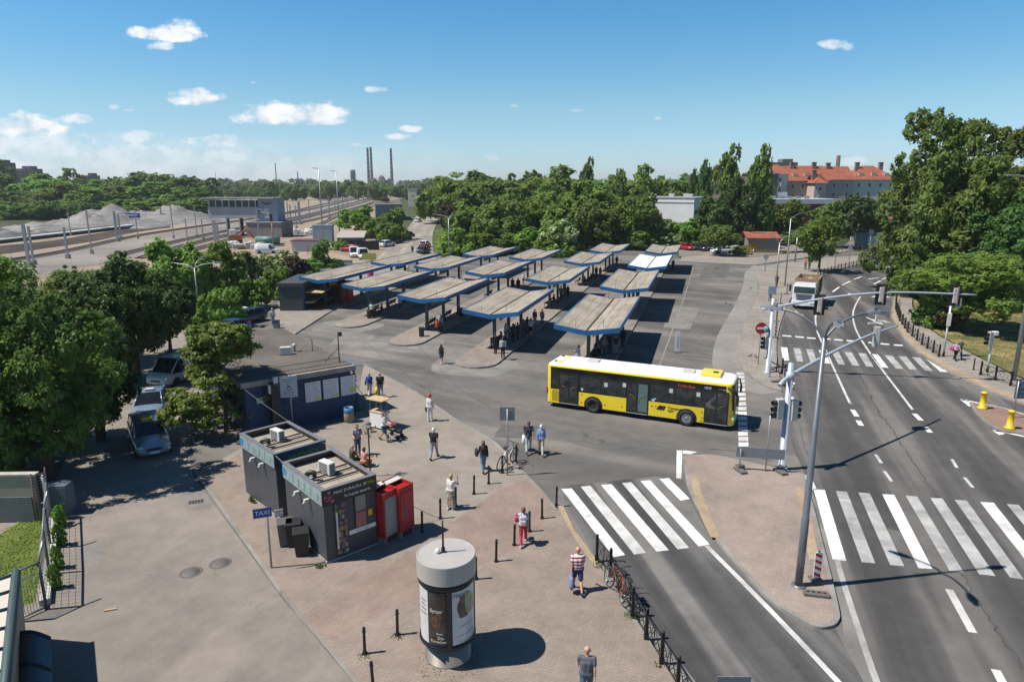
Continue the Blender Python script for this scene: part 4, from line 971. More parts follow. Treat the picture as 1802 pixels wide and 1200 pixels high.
bpy.context.view_layer.update()
ac_unit(tb,tb.matrix_basis@Vector((BWd*.62,BD*.36,HB+.045)),brz+R(70),'white air conditioner on the ticket building roof')
t=thing('roof_vent','small roof vent pipe beside the air conditioner on the ticket building','vent',tb.matrix_basis@Vector((BWd*.74,BD*.4,HB+.045)))
mb=MB();mb.cyl((0,0,0),(0,0,.4),.07,None,10);mb.build('pipe',galv,t);mb=MB();mb.lathe([(.15,.4),(.15,.5),(.0001,.55)],12);mb.build('cowl',dirty_white,t)
t=thing('roof_mast','thin mast with a floodlight on the ticket building roof corner','mast',tb.matrix_basis@Vector((BWd*.95,.9,HB+.045)))
mb=MB();mb.cyl((0,0,0),(0,0,1.9),.035,None,6);mb.tube([(0,0,.9),(-.9,.1,.0)],.02,4);mb.build('pole',black_iron,t)
mb=MB();mb.box((.15,0,1.75),(.18,.14,.24));mb.build('floodlight',black_plastic,t)
t=thing('roof_bracket','rusty angle bracket on the ticket building roof edge','bracket',tb.matrix_basis@Vector((BWd*.9,BD*.36,HB+.045)))
mb=MB();mb.cyl((0,0,0),(0,0,.95),.03,None,6);mb.tube([(-.8,-.3,0),(0,0,.9)],.02,4);mb.tube([(0,0,.9),(-1.5,.3,.95)],.012,4);mb.build('frame',rust,t)
t=thing('litter_bin','beige litter bin with a blue rim against the ticket building','litter bin',at(615,742,PZ))
mb=MB();mb.lathe([(.0001,0),(.24,0),(.3,.15),(.31,.5),(.28,.62)],18);mb.build('body',mat('beige_bin',(.24,.2,.15),.7),t)
mb=MB();mb.lathe([(.285,.6),(.3,.62),(.29,.9),(.24,.9),(.22,.65)],18);mb.build('rim',mat('blue_bin_rim',(.05,.17,.33),.5),t)
t=thing('stair','dark metal steps with a handrail at the ticket building side door','steps',tb.matrix_basis@Vector((BWd+.6,.9,0)),brz)
for k in range(3):
 mb=MB();mb.box((-.25+k*.0,-.35+k*.3,.1+.18*k),(.9,.3,.06));mb.build('tread',black_iron,t)
mb=MB();mb.tube([(.25,-.7,.1),(.25,-.7,1.0),(.25,.5,1.5),(.25,.5,.4)],.022,6);mb.build('handrail',black_iron,t)
A,rz,W,D=frame_from(at(493,547,.12),at(518,547,.12),at(490,520,.12))
t=thing('kiosk','dark grey kiosk with a blue-rimmed side and open goods counter by the bus yard','kiosk',at(493,547,.13),rz)
W=2.6;D=7.5
mb=MB();mb.box((W/2,D/2,1.35),(W,D,2.7));mb.build('wall',mat('slate_kiosk_wall',(.045,.06,.065),.55,0,.2,1.5),t)
mb=MB();mb.box((W/2,D/2,2.9),(W+.3,D+.3,.4));mb.build('roof',mat('dark_roof_sheet',(.05,.055,.06),.6),t)
mb=MB();mb.box((W+.02,.4,1.35),(.06,.6,2.7));mb.build('corner_trim',blue_fascia,t)
mb=MB();mb.box((W+1.0,3.2,2.15),(1.9,5.5,.05),0,0,Matrix.Rotation(R(3),4,'Y'));mb.build('awning',timber,t)
mb=MB()
for k in range(5):
 mb.box((W+.6,1+k*1.0,.85),(.9,.9,.12),k%3)
 for j in range(6):mb.ball((W+.35+(j%3)*.25,.75+k*1.0+(j//3)*.3,.95),.1,3+(j+k)%3,5)
mb.build('goods_counter',[timber,red_gloss,blue_sign,MATS['packet_ochre'],MATS['packet_red'],MATS['packet_green']],t)
for u,v,w,h,m,lab in((588,533,2.4,2.3,mat('brick_red_box',(.25,.05,.045),.6),'dull red kiosk under the leftmost shelter'),(556,528,2.2,2.0,mat('dark_blue_tarp',(.03,.06,.09),.7),'dark blue covered stall between the kiosk and the red one'),(606,531,1.2,2.0,red_gloss,'bright red drinks fridge beside the red kiosk')):
 t=thing('market_kiosk',lab,'kiosk',at(u,v,.13),R(-18))
 mb=MB();mb.box((0,w/2,h/2),(w,w,h),bev=.06);mb.build('body',m,t)
 mb=MB();mb.box((0,w/2,h+.05),(w+.2,w+.2,.1));mb.build('roof',MATS['dark_roof_sheet'],t)
 mb=MB();mb.box((0,-.01,h*.6),(w*.7,.05,h*.5));mb.build('hatch',MATS['graphite_frame'],t)
t=thing('kiosk','small yellow and grey kiosk with an orange tiled roof across the far road','kiosk',at(1342,444,.1),R(-8))
mb=MB();mb.box((0,2,1.5),(6.0,4,3.0));mb.build('wall',mat('warm_grey_shutter',(.2,.2,.2),.6),t)
mb=MB();mb.add([(-3.4,-.6,2.95),(3.4,-.6,2.95),(3.4,4.4,3.9),(-3.4,4.4,3.9),(-3.4,-.6,2.8),(3.4,-.6,2.8),(3.4,4.4,3.75),(-3.4,4.4,3.75)],[(0,1,2,3),(7,6,5,4),(0,4,5,1),(1,5,6,2),(3,7,4,0)]);mb.build('roof',orange_tile,t)
ochre=mat('ochre_panel',(.32,.22,.03),.6)
mb=MB();mb.box((-2.0,-.03,1.0),(1.9,.06,2.0));mb.box((.2,-.03,1.5),(.5,.06,3.0));mb.box((-2.95,-.05,1.5),(.15,.1,3.0));mb.build('panel',ochre,t)
t=thing('railing','low yellow railing in front of the orange-roofed kiosk','railing',at(1340,448,.12),R(-4));mb=MB()
for k in range(10):mb.box((-5+k*1.1,0,.4),(.08,.08,.8))
mb.box((-.05,0,.8),(10,.07,.07));mb.box((-.05,0,.45),(10,.05,.05));mb.build('bars',mat('yellow_rail_paint',(.5,.32,.04),.5),t)
o=copy_tree(t,at(1500,445,.12),R(8),'low yellow railing by the billboard on the far pavement',scale=.8)
cb=at(789,1150,PZ);HC=3.42;RC=.86*1.0
ac=thing('advertising_column','round advertising column with a white drum top and curved posters on the brick plaza','advertising column',cb)
mb=MB();mb.lathe([(.0001,0),(.70,0),(.70,.05),(.69,.05),(.69,.72),(.0001,.72)],48,0);mb.build('pedestal',mat('brushed_taupe_metal',(.27,.235,.2),.35,.5,.1,2),ac)
mb=MB();mb.lathe([(.0001,.68),(.80,.68),(.845,.74),(.845,.80),(.79,.82),(.79,2.62),(.845,2.64),(.845,2.72),(.80,2.80),(.0001,2.80)],48,0)
mb.build('frame',mat('column_black',(.014,.015,.016),.3,.2),ac)
mb=MB();mb.lathe([(.0001,2.80),(.84,2.80),(.865,2.82)],64,0);mb.lathe([(.865,2.82),(.865,3.39)],64);mb.lathe([(.865,3.39),(.855,3.405)],64);mb.lathe([(.855,3.405),(.825,3.405)],64);mb.lathe([(.825,3.405),(.82,3.39)],64);mb.lathe([(.82,3.39),(.4,3.405),(.0001,3.41)],64)
mb.build('drum_top',mat('pale_drum_metal',(.44,.415,.39),.42,.1,.06,1.5),ac)
def curved(a0,a1,z0,z1,r_,m,name,parent,n=14):
 mb=MB();vs=[]
 for i in range(n+1):
  a=R(a0+(a1-a0)*i/n);vs+=[(r_*math.cos(a),r_*math.sin(a),z0),(r_*math.cos(a),r_*math.sin(a),z1)]
 mb.add(vs,[(2*i,2*i+2,2*i+3,2*i+1)for i in range(n)],0,True);return mb.build(name,m,parent)
gl=mat('poster_white',(.60,.60,.61),.25);gb=mat('poster_dark',(.045,.04,.036),.25,0,.5,3)
p1=curved(-206,-128,.86,2.58,.80,gl,'poster',ac);p2=curved(-126.5,-88,.86,2.58,.80,gb,'poster',ac);p3=curved(-74,4,.86,2.58,.80,gl,'poster',ac)
curved(8,150,.86,2.58,.80,gl,'poster',ac)
for a,m_ in((-81,'graphite_frame'),(6,'graphite_frame'),(152,'graphite_frame')):
 mb=MB();mb.box((.815*math.cos(R(a)),.815*math.sin(R(a)),1.72),(.03,.12,1.9),0,R(a));mb.build('mullion',MATS['graphite_frame'],ac)
def blob(a,z,w,h,m,name,parent,r_=.806):
 mb=MB();n=16;vs=[(r_*math.cos(R(a)),r_*math.sin(R(a)),z)]
 for k in range(n):
  q=2*math.pi*k/n;f=1+.16*math.sin(3*q+a);aa=R(a+math.degrees(w*f*math.cos(q)/r_));vs.append((r_*math.cos(aa),r_*math.sin(aa),z+h*f*math.sin(q)))
 mb.add(vs,[(0,1+k,1+(k+1)%n)for k in range(n)]);mb.build(name,m,parent)
amberish=mat('poster_amber',(.11,.055,.028),.3,0,.8,9)
for a,z,w,h in((-108,1.62,.15,.26),(-104,1.82,.10,.16)):blob(a,z,w,h,amberish,'artwork',p2,.803+.0006*abs(a+110))
for k,(a,z,w,h,c)in enumerate(((-52,2.05,.14,.36,(.11,.06,.05)),(-50,2.3,.10,.13,(.2,.11,.08)),(-47,1.82,.17,.16,(.14,.10,.10)),(-30,2.1,.2,.34,(.28,.38,.18)),(-22,1.9,.16,.2,(.45,.3,.26)))):blob(a,z,w,h,mat('artwork_tone_%s'%'abcde'[k],c,.4),'artwork',p3,.804+.001*k)
def arc_text(s,size,a,z,m,parent,r_=.812):
 for i,ch in enumerate(s):
  if ch==' ':continue
  aa=R(a)+(i-(len(s)-1)/2)*size*.62/r_
  text(ch,size,m,parent,(r_*math.cos(aa),r_*math.sin(aa),z),(math.cos(aa),math.sin(aa),0))
cream=mat('cream_lettering',(.6,.55,.48),.5);pgrey=mat('poster_grey_print',(.28,.27,.28),.5)
def arc_words(s,size,a,z,m,parent,r_=.812):
 """one mesh of lettering bent round the column"""
 me=text_mesh(s,size);me.materials.clear();me.materials.append(m)
 for v_ in me.vertices:
  x,y,zz=v_.co;aa=R(a)+x/r_;v_.co=((r_+zz)*math.cos(aa),(r_+zz)*math.sin(aa),z+y)
 o=bpy.data.objects.new('lettering',me);C.objects.link(o);o.parent=parent
arc_words('Die',.13,-99,1.12,cream,p2);arc_words('Kanaelyen',.12,-104,1.0,cream,p2);arc_words('Synor',.17,-108,1.98,cream,p2);arc_words('Bravo',.08,-101,1.26,cream,p2)
arc_words('Natura',.2,-53,2.45,pgrey,p3)
for k,(s,z)in enumerate((('Lorzy',2.22),('i inne',2.08),('rosliny',1.94),('ogrody',1.80))):arc_words(s,.1,-143,z,pgrey,p1)
for k in range(3):arc_words('———————',.09,-38,1.42-k*.2-(.1 if k else 0),pgrey,p3)
t=thing('roof_pole','thin black pole with a cable standing on the advertising column top','pole',cb+Vector((-.08,.02,HC+.0)))
mb=MB();mb.cyl((0,0,0),(0,0,1.0),.035,.022,8);mb.lathe([(.06,0),(.06,.12),(.035,.16)],10);mb.build('pole',black_iron,t)
mb=MB();mb.ball((-.16,-.05,.06),.08,0,6);mb.build('junction_box',white_gloss,t)
def make_bollard():
 t=thing('bollard','black cast-iron bollard on the brick plaza','bollard',group='black bollards round the plaza')
 mb=MB();mb.lathe([(.0001,0),(.085,0),(.085,.05),(.06,.09),(.05,.12),(.045,.74),(.06,.76),(.06,.79),(.042,.81),(.05,.86),(.045,.91),(.0001,.94)],12);mb.build('post',black_iron,t)
 return t
bo=make_bollard()
BP=[(884,832,'where the bicycle leans'),(908,812,'just beyond the leaning bicycle'),(860,851,'in front of the woman in jeans'),(834,869,''),(802,890,'beside the woman in the patterned skirt'),(775,912,'holding the end of the loose cable'),(743,936,'beside the red vending machine'),(979,889,'at the corner of the slanted zebra crossing'),(954,912,'second from the slanted zebra crossing'),(932,935,'just behind the woman in red trousers'),(905,959,'left of the woman in red trousers'),(873,988,'alone midway between the woman in red and the column'),(838,1019,'half hidden behind the advertising column'),(699.5,1117,'with weeds at its foot, nearest left of the column'),(642,1150,'second to the left of the column'),(657,1212,'cut off by the bottom edge of the view')]
for i,(u,v,w)in enumerate(BP):
 o=bo if i==0 else copy_tree(bo);o.location=at(u,v,PZ+.008)
 o['label']='black cast-iron bollard '+(w if w else 'in the row between the cyclist stand and the kiosks')
 o.rotation_euler=(R(random.uniform(-1.5,1.5)),R(random.uniform(-1.5,1.5)),0)
for i,(u,v)in enumerate([(1713,651),(1724,655)][:1]):
 o=copy_tree(bo,at(u,v,IZ),label='black bollard on the right-hand pavement by the lattice fence',group='black bollards on the far pavements')
weed=leaf_mat('weed_leaf',(.05,.11,.015),(.14,.2,.03))
def weeds(u,v,r_,n,label,h=.06,z=PZ,su=1.0):
 mb=MB();p=at(u,v,z)
 for k in range(n):
  a=random.uniform(0,6.28);d=r_*math.sqrt(random.random());x,y=d*math.cos(a)*su,d*math.sin(a);hh=h*random.uniform(.3,1);b_=random.uniform(0,6.28);w=.03
  mb.add([(x-w*math.cos(b_),y-w*math.sin(b_),0),(x+w*math.cos(b_),y+w*math.sin(b_),0),(x+random.uniform(-.06,.06),y+random.uniform(-.06,.06),hh)],[(0,1,2)])
 tag(mb.build('weeds',weed,loc=p+Vector((0,0,.01))),label,'weeds',kind='stuff')
weeds(789,1165,.95,260,'green weeds in the joints round the column foot',.03);weeds(640,1155,.2,45,'yellowing weeds at a bollard foot');weeds(700,1120,.2,45,'weeds at the foot of the bollard by the column')
weeds(452,880,.35,130,'tuft of weeds at the rear kiosk wall',.3);weeds(1053,995,.22,45,'weeds at the first post of the black fence',.09);weeds(1112,1082,.25,60,'weeds under the bicycles at the black fence',.11);weeds(565,996,.2,60,'weeds at the nearer kiosk corner',.12);weeds(1160,1170,.15,25,'dry weeds at the fence post',.08)
def lattice(name,base,label,z=0.0,H=.92,step=1.5):
 P=px(base,z);t=thing('railing_fence',label,'fence',P[0])
 O=P[0];Q=[]
 for a,b_ in zip(P[:-1],P[1:]):
  n=max(1,round((b_-a).length/step))
  Q+=[a+(b_-a)*k/n for k in range(n)]
 Q.append(P[-1]);Q=[q-O for q in Q]
 for q in Q:
  mb=MB();mb.box((q.x,q.y,.5),(.1,.1,1.0));mb.box((q.x,q.y,.1),(.14,.14,.2));mb.ball((q.x,q.y,1.05),.06,0,5);mb.build('post',black_iron,t)
 for a,b_ in zip(Q[:-1],Q[1:]):
  mb=MB();d=(b_-a);u=d.normalized();a2,b2=a+u*.06,b_-u*.06
  up=Vector((0,0,1))
  for zz in(.18,H-.06):mb.tube([a2+up*zz,b2+up*zz],.024,4)
  m_=(a2+b2)/2
  for q0,q1 in((a2,m_),(m_,b2)):
   mb.tube([q0+up*.18,q1+up*(H-.06)],.014,4);mb.tube([q0+up*(H-.06),q1+up*.18],.014,4)
  mb.tube([m_+up*.18,m_+up*(H-.06)],.016,4)
  mb.build('panel',black_iron,t)
 return t
lattice('near',[(1050,986),(1074,1012),(1113,1084),(1137,1124),(1164,1167),(1192,1213),(1222,1262)],'black lattice fence along the side lane with bicycles leaning on it',PZ,step=1.9)
lattice('right',[(1577,528),(1576,545),(1583,565),(1597,585),(1622,607),(1652,628)],'long curving black lattice fence along the right-hand pavement',IZ,step=1.7)
lattice('right2',[(1725,660),(1778,679),(1830,697),(1900,722)],'black lattice fence at the right-hand pavement corner, right of the crossing',IZ,step=1.7)
lattice('far',[(1443,486),(1480,475),(1520,466),(1553,456)],'black railing on the far side of the road behind the silver car',IZ,step=1.6)
lattice('mast',[(1376,655),(1380,668),(1384,684)],'short black fence behind the traffic signal mast',IZ,step=1.5)
def signal_head(name,label,loc,rz,board=False,group=None):
 """faces local +x"""
 t=thing(name,label,'traffic light',loc,rz,group)
 if board:
  mb=MB();mb.box((.1,0,0),(.03,.75,1.5),0,bev=.0);mb.build('backing_board',black_plastic,t)
 mb=MB();mb.box((0 if board else-.1,0,0),(.16 if board else .36,.3,1.05),0,bev=.03);mb.build('housing',mat('signal_grey_housing',(.46,.45,.42),.5),t)
 if board:
  mb=MB();mb.box((-.1,-.1,0),(.06,.08,1.25));mb.build('bracket',mat('signal_rusty_bracket',(.36,.22,.17),.6),t)
 for k,c in enumerate(((.25,.01,.01),(.25,.12,.01),(.01,.2,.05))):
  mb=MB();mb.tube([(.08,0,.32-.32*k),(.30,0,.30-.32*k)],[.13,.13],12,0,False);mb.disc((.12 if board else .09,0,.32-.32*k),(1,0,0),.11,14,1)
  mb.build('lens_hood',[black_plastic,mat('lens_%d'%k,c,.2)],t)
 return t
def mast(base,H,arm_pts,label,r0=.16):
 t=thing('signal_mast',label,'signal mast',base)
 mb=MB();mb.lathe([(.0001,0),(.3,0),(.3,.04),(r0,.05),(r0*.85,H),(.0001,H+.03)],16);mb.build('pole',light_steel,t)
 mb=MB();P=[Vector(p)-base for p in arm_pts];n=len(P)
 Ps=spline(P,5);mb.tube(Ps,[.11-.055*i/(len(Ps)-1)for i in range(len(Ps))],10);mb.build('arm',light_steel,t)
 mb=MB();mb.cyl((0,0,P[1].z-.18),(0,0,P[1].z+.18),.2,None,14);mb.build('clamp',light_steel,t)
 return t
nb_=at(1375,822,IZ);nH=5.4
ad=Vector((.79,.61,0)).normalized();side=Vector((-ad.y,ad.x,0))
mast(nb_,nH,[nb_-ad*.85+Vector((0,0,4.42)),nb_+Vector((0,0,4.75)),nb_+ad*4+Vector((0,0,5.35)),nb_+ad*8+Vector((0,0,5.72)),nb_+ad*11.2+Vector((0,0,5.8))],'pale blue-grey signal mast with a long rising arm at the near traffic island')
def pole_pt(u,v,base):
 return atY(u,v,base.y).z
signal_head('traffic_light','traffic light with grey back on the nearer mast, facing left',nb_+Vector((-.5,-.1,3.1)),R(180+10))
signal_head('traffic_light','small traffic light on the right side of the nearer mast',nb_+Vector((.42,.05,3.0)),R(20))
t=signal_head('traffic_light','traffic light hanging on the nearer mast arm above the road, seen from behind',nb_+ad*8.6+Vector((0,0,5.55)),R(75),False)
t.scale=(1,1,1.1)
t=thing('detector','white camera box on the nearer mast arm beside the hanging traffic light','camera',nb_+ad*8.4+Vector((0,0,6.05)))
mb=MB();mb.cyl((0,0,-.3),(0,0,.45),.025,None,6);mb.build('stalk',light_steel,t);mb=MB();mb.box((-.2,0,.25),(.45,.1,.1));mb.box((0,0,.55),(.1,.1,.35));mb.build('housing',dirty_white,t)
fb_=at(1350,655,IZ);fH=5.6
fd=Vector((.975,-.22,0)).normalized()
mast(fb_,fH,[fb_-fd*.7+Vector((0,0,4.75)),fb_+Vector((0,0,4.95)),fb_+fd*4+Vector((0,0,5.85)),fb_+fd*8+Vector((0,0,6.35)),fb_+fd*13.2+Vector((0,0,6.35))],'pale blue-grey signal mast with a long curved arm over the road by the no-entry sign')
for u,dist,z,lab in((1431,3.2,5.25,'traffic light on a dark board hanging in front of the truck'),(1528,7.2,6.15,'traffic light on a dark board in the middle of the far mast arm'),(1636,11.9,6.25,'traffic light on a dark board at the outer end of the far mast arm')):
 signal_head('traffic_light',lab,fb_+fd*dist+Vector((0,0,z)),R(78),True,'traffic lights hanging on the far mast arm')
signal_head('traffic_light','traffic light with grey back on the far mast, above the no-entry sign',fb_+Vector((-.35,0,2.3)),R(195))
t=thing('control_box','grey box with a turquoise cap on the far signal mast','box',fb_+Vector((-.32,0,3.1)));mb=MB();mb.lathe([(.0001,0),(.17,0),(.17,.4),(.0001,.42)],12);mb.build('case',mat('turquoise_cap',(.08,.3,.33),.5),t)
def ped_post(u,v,H,label,heads):
 b=at(u,v,IZ);t=thing('signal_post',label,'signal post',b);mb=MB();mb.cyl((0,0,0),(0,0,H),.07,None,10);mb.cyl((0,0,0),(0,0,.4),.09,None,10,1);mb.build('pole',[mat('white_post_paint',(.6,.62,.64),.5),black_iron],t)
 return b
b=ped_post(1660,627,4.2,'white signal post at the end of the curving lattice fence',0)
signal_head('traffic_light','tall grey-backed traffic light on the post at the fence end',b+Vector((.0,-.05,3.1)),R(60));
t=thing('sign_plate','dark sign plate seen from behind on top of the white signal post','sign',b+Vector((.35,0,4.5)),R(60));mb=MB();mb.box((0,0,0),(.03,.8,.7));mb.build('plate',grey_plate,t)
b=ped_post(1737,655,2.6,'white signal post on the right-hand pavement corner',0)
signal_head('traffic_light','black traffic light facing the crossing on the right-hand corner post',b+Vector((-.25,0,2.6)),R(185));
t=thing('detector','white box on top of the right-hand corner signal post','box',b+Vector((.15,0,3.0)));mb=MB();mb.box((0,0,0),(.35,.3,.3),bev=.03);mb.build('case',white_gloss,t)
lb=at(1405,1030,IZ);LH=9.0
t=thing('street_lamp','tall grey street lamp with three curved arms on the near traffic island','street lamp',lb)
mb=MB();mb.tube([(0,0,0),(0,0,2.6),(0,0,2.62),(0,0,5),(0,0,5.02),(0,0,LH)],[.13,.13,.115,.105,.09,.075],14);mb.lathe([(.25,0),(.25,.03),(.14,.06)],14);mb.box((0,-.13,1.1),(.14,.03,.5));mb.build('pole',lamp_steel,t)
tip=at(1645,1003,0)
def lamp_arm(t,ang,L,rise=.75):
 a=bpy.data.objects.new('lamp_arm',None);C.objects.link(a);a.parent=t;a.location=(0,0,LH);a.rotation_euler=(0,0,R(ang))
 mb=MB();mb.tube(spline([(0,0,-.05),(L*.25,0,rise*.55),(L*.6,0,rise*.92),(L*.85,0,rise)],5),.042,8);mb.build('arm',lamp_steel,a)
 mb=MB();x=L*.82;h=.75
 mb.add([(x,-.09,rise-.04),(x+h*.5,-.15,rise-.03),(x+h,-.07,rise),(x+h,.07,rise),(x+h*.5,.15,rise-.03),(x,.09,rise-.04),(x,-.07,rise+.06),(x+h*.5,-.12,rise+.1),(x+h,-.05,rise+.05),(x+h,.05,rise+.05),(x+h*.5,.12,rise+.1),(x,.07,rise+.06)],[(5,4,3,2,1,0),(6,7,8,9,10,11)]+[(i,(i+1)%6,6+(i+1)%6,6+i)for i in range(6)]);mb.box((x+.25,0,rise+.14),(.12,.1,.1));mb.build('lamp_head',mat('lamp_head_grey',(.24,.25,.27),.4,.3),a)
LAMP_ARMS=((138,1.75),(9,1.75),(-104,1.75))
for a_,l_ in LAMP_ARMS:lamp_arm(t,a_,l_)
lamp0=t
def small_lamp(u,v,H,label,arms,group='street lamps along the roads',z=0.0,k=1.0):
 o=thing('street_lamp',label,'street lamp',at(u,v,z),0,group)
 mb=MB();mb.tube([(0,0,0),(0,0,H)],[.11*k,.065*k],8);mb.build('pole',galv,o)
 for ang,L,rise in arms:
  a=R(ang);mb=MB();P=spline([(0,0,H-.05),(L*.3*math.cos(a),L*.3*math.sin(a),H+rise*.6),(L*math.cos(a),L*math.sin(a),H+rise)],4);mb.tube(P,.045*k,6);mb.build('arm',galv,o)
  mb=MB();mb.box((L*math.cos(a),L*math.sin(a),H+rise),(.75,.24,.12),0,a,bev=.03);mb.build('lamp_head',MATS['lamp_head_grey'],o)
 return o
def lampH(u,v,vt):return hgt(u,v,vt)
small_lamp(352,565,lampH(352,565,472),'grey street lamp with three arms rising from the trees behind the maple',[(170,2.6,.5),(70,1.4,1.0),(10,2.4,.55)])
small_lamp(1364,520,lampH(1364,520,427),'street lamp with two arms on the pavement beside the truck',[(165,2.4,1.2),(20,2.6,1.2)])
small_lamp(1381,505,lampH(1381,505,385),'slender street lamp with one arm behind the two-armed lamp by the truck',[(20,3.4,.9)])
small_lamp(791,465,lampH(791,465,384),'two-armed street lamp behind the middle shelters',[(165,2.6,.6),(20,2.2,.6)])
small_lamp(569,430,lampH(569,430,297),'tallest lamp mast by the rail yard, left of the pair',[(185,1.2,.1)],'lamp masts by the rail yard',k=1.7)
small_lamp(598,418,lampH(598,418,302),'tall lamp mast by the rail yard, right of the pair',[(185,1.0,.1)],'lamp masts by the rail yard',k=1.7)
small_lamp(1367,405,lampH(1367,405,322),'thin lamp post in front of the white flat-roofed hall',[(20,2.4,.4)])
small_lamp(1588,497,lampH(1588,497,418),'thin dark lamp post in front of the big trees at the right',[(200,.8,.1)])
small_lamp(1783,672,14.0,'leaning-looking grey lamp post at the right edge of the view',[(170,2.2,.5)],k=1.5)
small_lamp(1399,461,4.5,'short grey post with a white cap on the far pavement',[],z=IZ,k=1.6)
def sign_post(name,label,cat,u,v,H,z=0,r_=.035,m=galv,group=None):
 t=thing(name,label,cat,at(u,v,z),0,group);mb=MB();mb.cyl((0,0,0),(0,0,H),r_,None,8);mb.build('pole',m,t);return t
t=sign_post('no_entry_sign','round red no-entry sign on a thin post beside the far signal mast','road sign',1334,641,3.2,IZ)
mb=MB();mb.cyl((0,-.05,2.9),(0,-.075,2.9),.46,None,28);mb.build('disc',red_sign,t);mb=MB();mb.box((0,-.082,2.9),(.66,.012,.16));mb.build('bar',white_gloss,t)
t=sign_post('taxi_sign','blue TAXI sign on a thin steel post at the taxi lane kerb','road sign',478,999,hgt(478,999,892),PZ,.04)
zt=hgt(478,999,899);mb=MB();mb.box((-.1,-.16,zt),(.64,.03,.36),0,R(20));mb.build('plate',blue_sign,t)
fx=Vector((math.sin(R(20)),-math.cos(R(20)),0));text('TAXI',.235,wht,t,Vector((-.1,-.16,zt))+fx*.02,fx)
mb=MB();mb.box((.4,.1,zt-.14),(.3,.03,.28),0,R(30));mb.build('torn_poster',mat('torn_paper',(.5,.42,.38),.8,0,.3,9),t)
t=sign_post('road_sign','square grey sign back on a post where the bicycle leans','road sign',893,836,hgt(893,836,720),PZ,.035)
H_=hgt(893,836,729);mb=MB();mb.box((0,.04,H_),(.72,.02,.66));mb.build('plate',grey_plate,t);mb=MB();mb.disc((0,.02,H_-.02),(0,-1,0),.1,14);mb.box((0,.015,H_+.16),(.4,.02,.05));mb.build('bracket',galv,t)
t=sign_post('accessible_parking_sign','pale board with a wheelchair symbol on a post before the ticket building','road sign',516,758,hgt(516,758,660),PZ,.04)
z1=hgt(516,758,680);sg=mat('pale_sign_board',(.42,.46,.5),.5,0,.06,3)
mb=MB();mb.box((-.05,-.05,z1),(.95,.03,1.25),0,R(10));mb.build('board',sg,t)
mb=MB();q=Vector((-.05,-.05,z1));f=Vector((math.sin(R(10)),-math.cos(R(10)),0));rr=Vector((math.cos(R(10)),math.sin(R(10)),0));o_=q+f*.022
def L3(a,b_):return o_+rr*a+Vector((0,0,b_))
mb.tube([L3(-.03,.12),L3(-.02,-.02),L3(.09,-.04),L3(.13,-.16),L3(.18,-.17)],.018,5)
for k in range(14):
 a0=R(60+260*k/14);a1=R(60+260*(k+1)/14);mb.tube([L3(.02+.12*math.cos(a0),-.09+.12*math.sin(a0)),L3(.02+.12*math.cos(a1),-.09+.12*math.sin(a1))],.014,4)
mb.ball(L3(-.03,.17),.03,0,5);mb.build('wheelchair_symbol',blk,t)
mb=MB()
for zz in[.52,.44,.36,.28]+[-.3-.07*k for k in range(4)]:mb.tube([L3(-.36,zz),L3(.36-.1*random.random(),zz)],.008,3)
mb.build('small_print',pgrey,t)
t=thing('direction_board','long low grey sign board seen from behind on two weighted legs at the island','road sign',at(1300,828,IZ))
e1_=at(1372,830,IZ)-at(1300,828,IZ);az=math.atan2(e1_.y,e1_.x)
mb=MB();d_=e1_.normalized();mb.box((d_.x*.98,d_.y*.98,.95),(2.28,.04,.52),0,az-R(7));mb.build('board',grey_plate,t)
for k in(.02,1.0):
 mb=MB();p=e1_*k;mb.cyl((p.x,p.y+.04,.08),(p.x,p.y+.04,1.15),.03,None,6);mb.build('leg',galv,t)
 mb=MB();mb.box((p.x,p.y-.1,.06),(.34,.75,.11),0,R(15));mb.box((p.x+.1,p.y+.25,.16),(.36,.3,.08),0,R(15));mb.build('foot_weight',mat('recycled_rubber',(.12,.115,.105),.9,0,.25,8),t)
t=sign_post('sign_stake','bare thin stake with a weight by the low sign board','post',1347,829,2.9,IZ,.03)
def base_plate(u,v,rz,label,z=IZ):
 t=thing('ballast_block',label,'sign base',at(u,v,z),R(rz));mb=MB();mb.box((0,0,.06),(.85,.3,.12),0,bev=.03)
 for k in range(4):mb.box((-.27+.18*k,0,.123),(.1,.08,.012),1)
 mb.build('block',[mat('recycled_rubber',(.12,.115,.105),.9,0,.25,8),black_plastic],t)
base_plate(1436,1047,-12,'empty grey sign base lying beside the striped board at the island tip')
def hazard(u,v,H,rz,label,z=IZ,w=.26):
 t=thing('hazard_board',label,'hazard board',at(u,v,z),R(rz),'red and white striped hazard boards')
 mb=MB();mb.box((0,0,.14+H/2),(w,.03,H));mb.build('panel',white_gloss,t)
 mb=MB();n=4;s_=H/n
 for k in range(n):
  z0=.14+k*s_;P=[(-w/2,z0+s_*.55),(w/2,z0+s_*.05),(w/2,z0+s_*.5),(-w/2,min(z0+s_,.14+H))]
  mb.add([(x,-.017,zz)for x,zz in P],[(0,1,2,3)]);mb.add([(x,.017,zz)for x,zz in P],[(3,2,1,0)])
 mb.build('stripe',red_sign,t)
 mb=MB();mb.box((0,0,.06),(.4,.5,.1),0,bev=.03);mb.build('foot',MATS['recycled_rubber'],t)
 mb=MB();mb.cyl((0,0,.14+H),(0,0,.14+H+.06),.03,None,6);mb.build('handle',black_plastic,t)
hazard(1436,1022,1.0,5,'red and white striped hazard board at the tip of the near island')
hazard(1380,676,1.0,10,'red and white striped hazard board behind the nearer signal mast')
hazard(1364,594,1.3,20,'upright striped hazard board lower of the two against the far mast',IZ);hazard(1366,566,1.2,20,'striped hazard board just above another against the far mast',IZ)
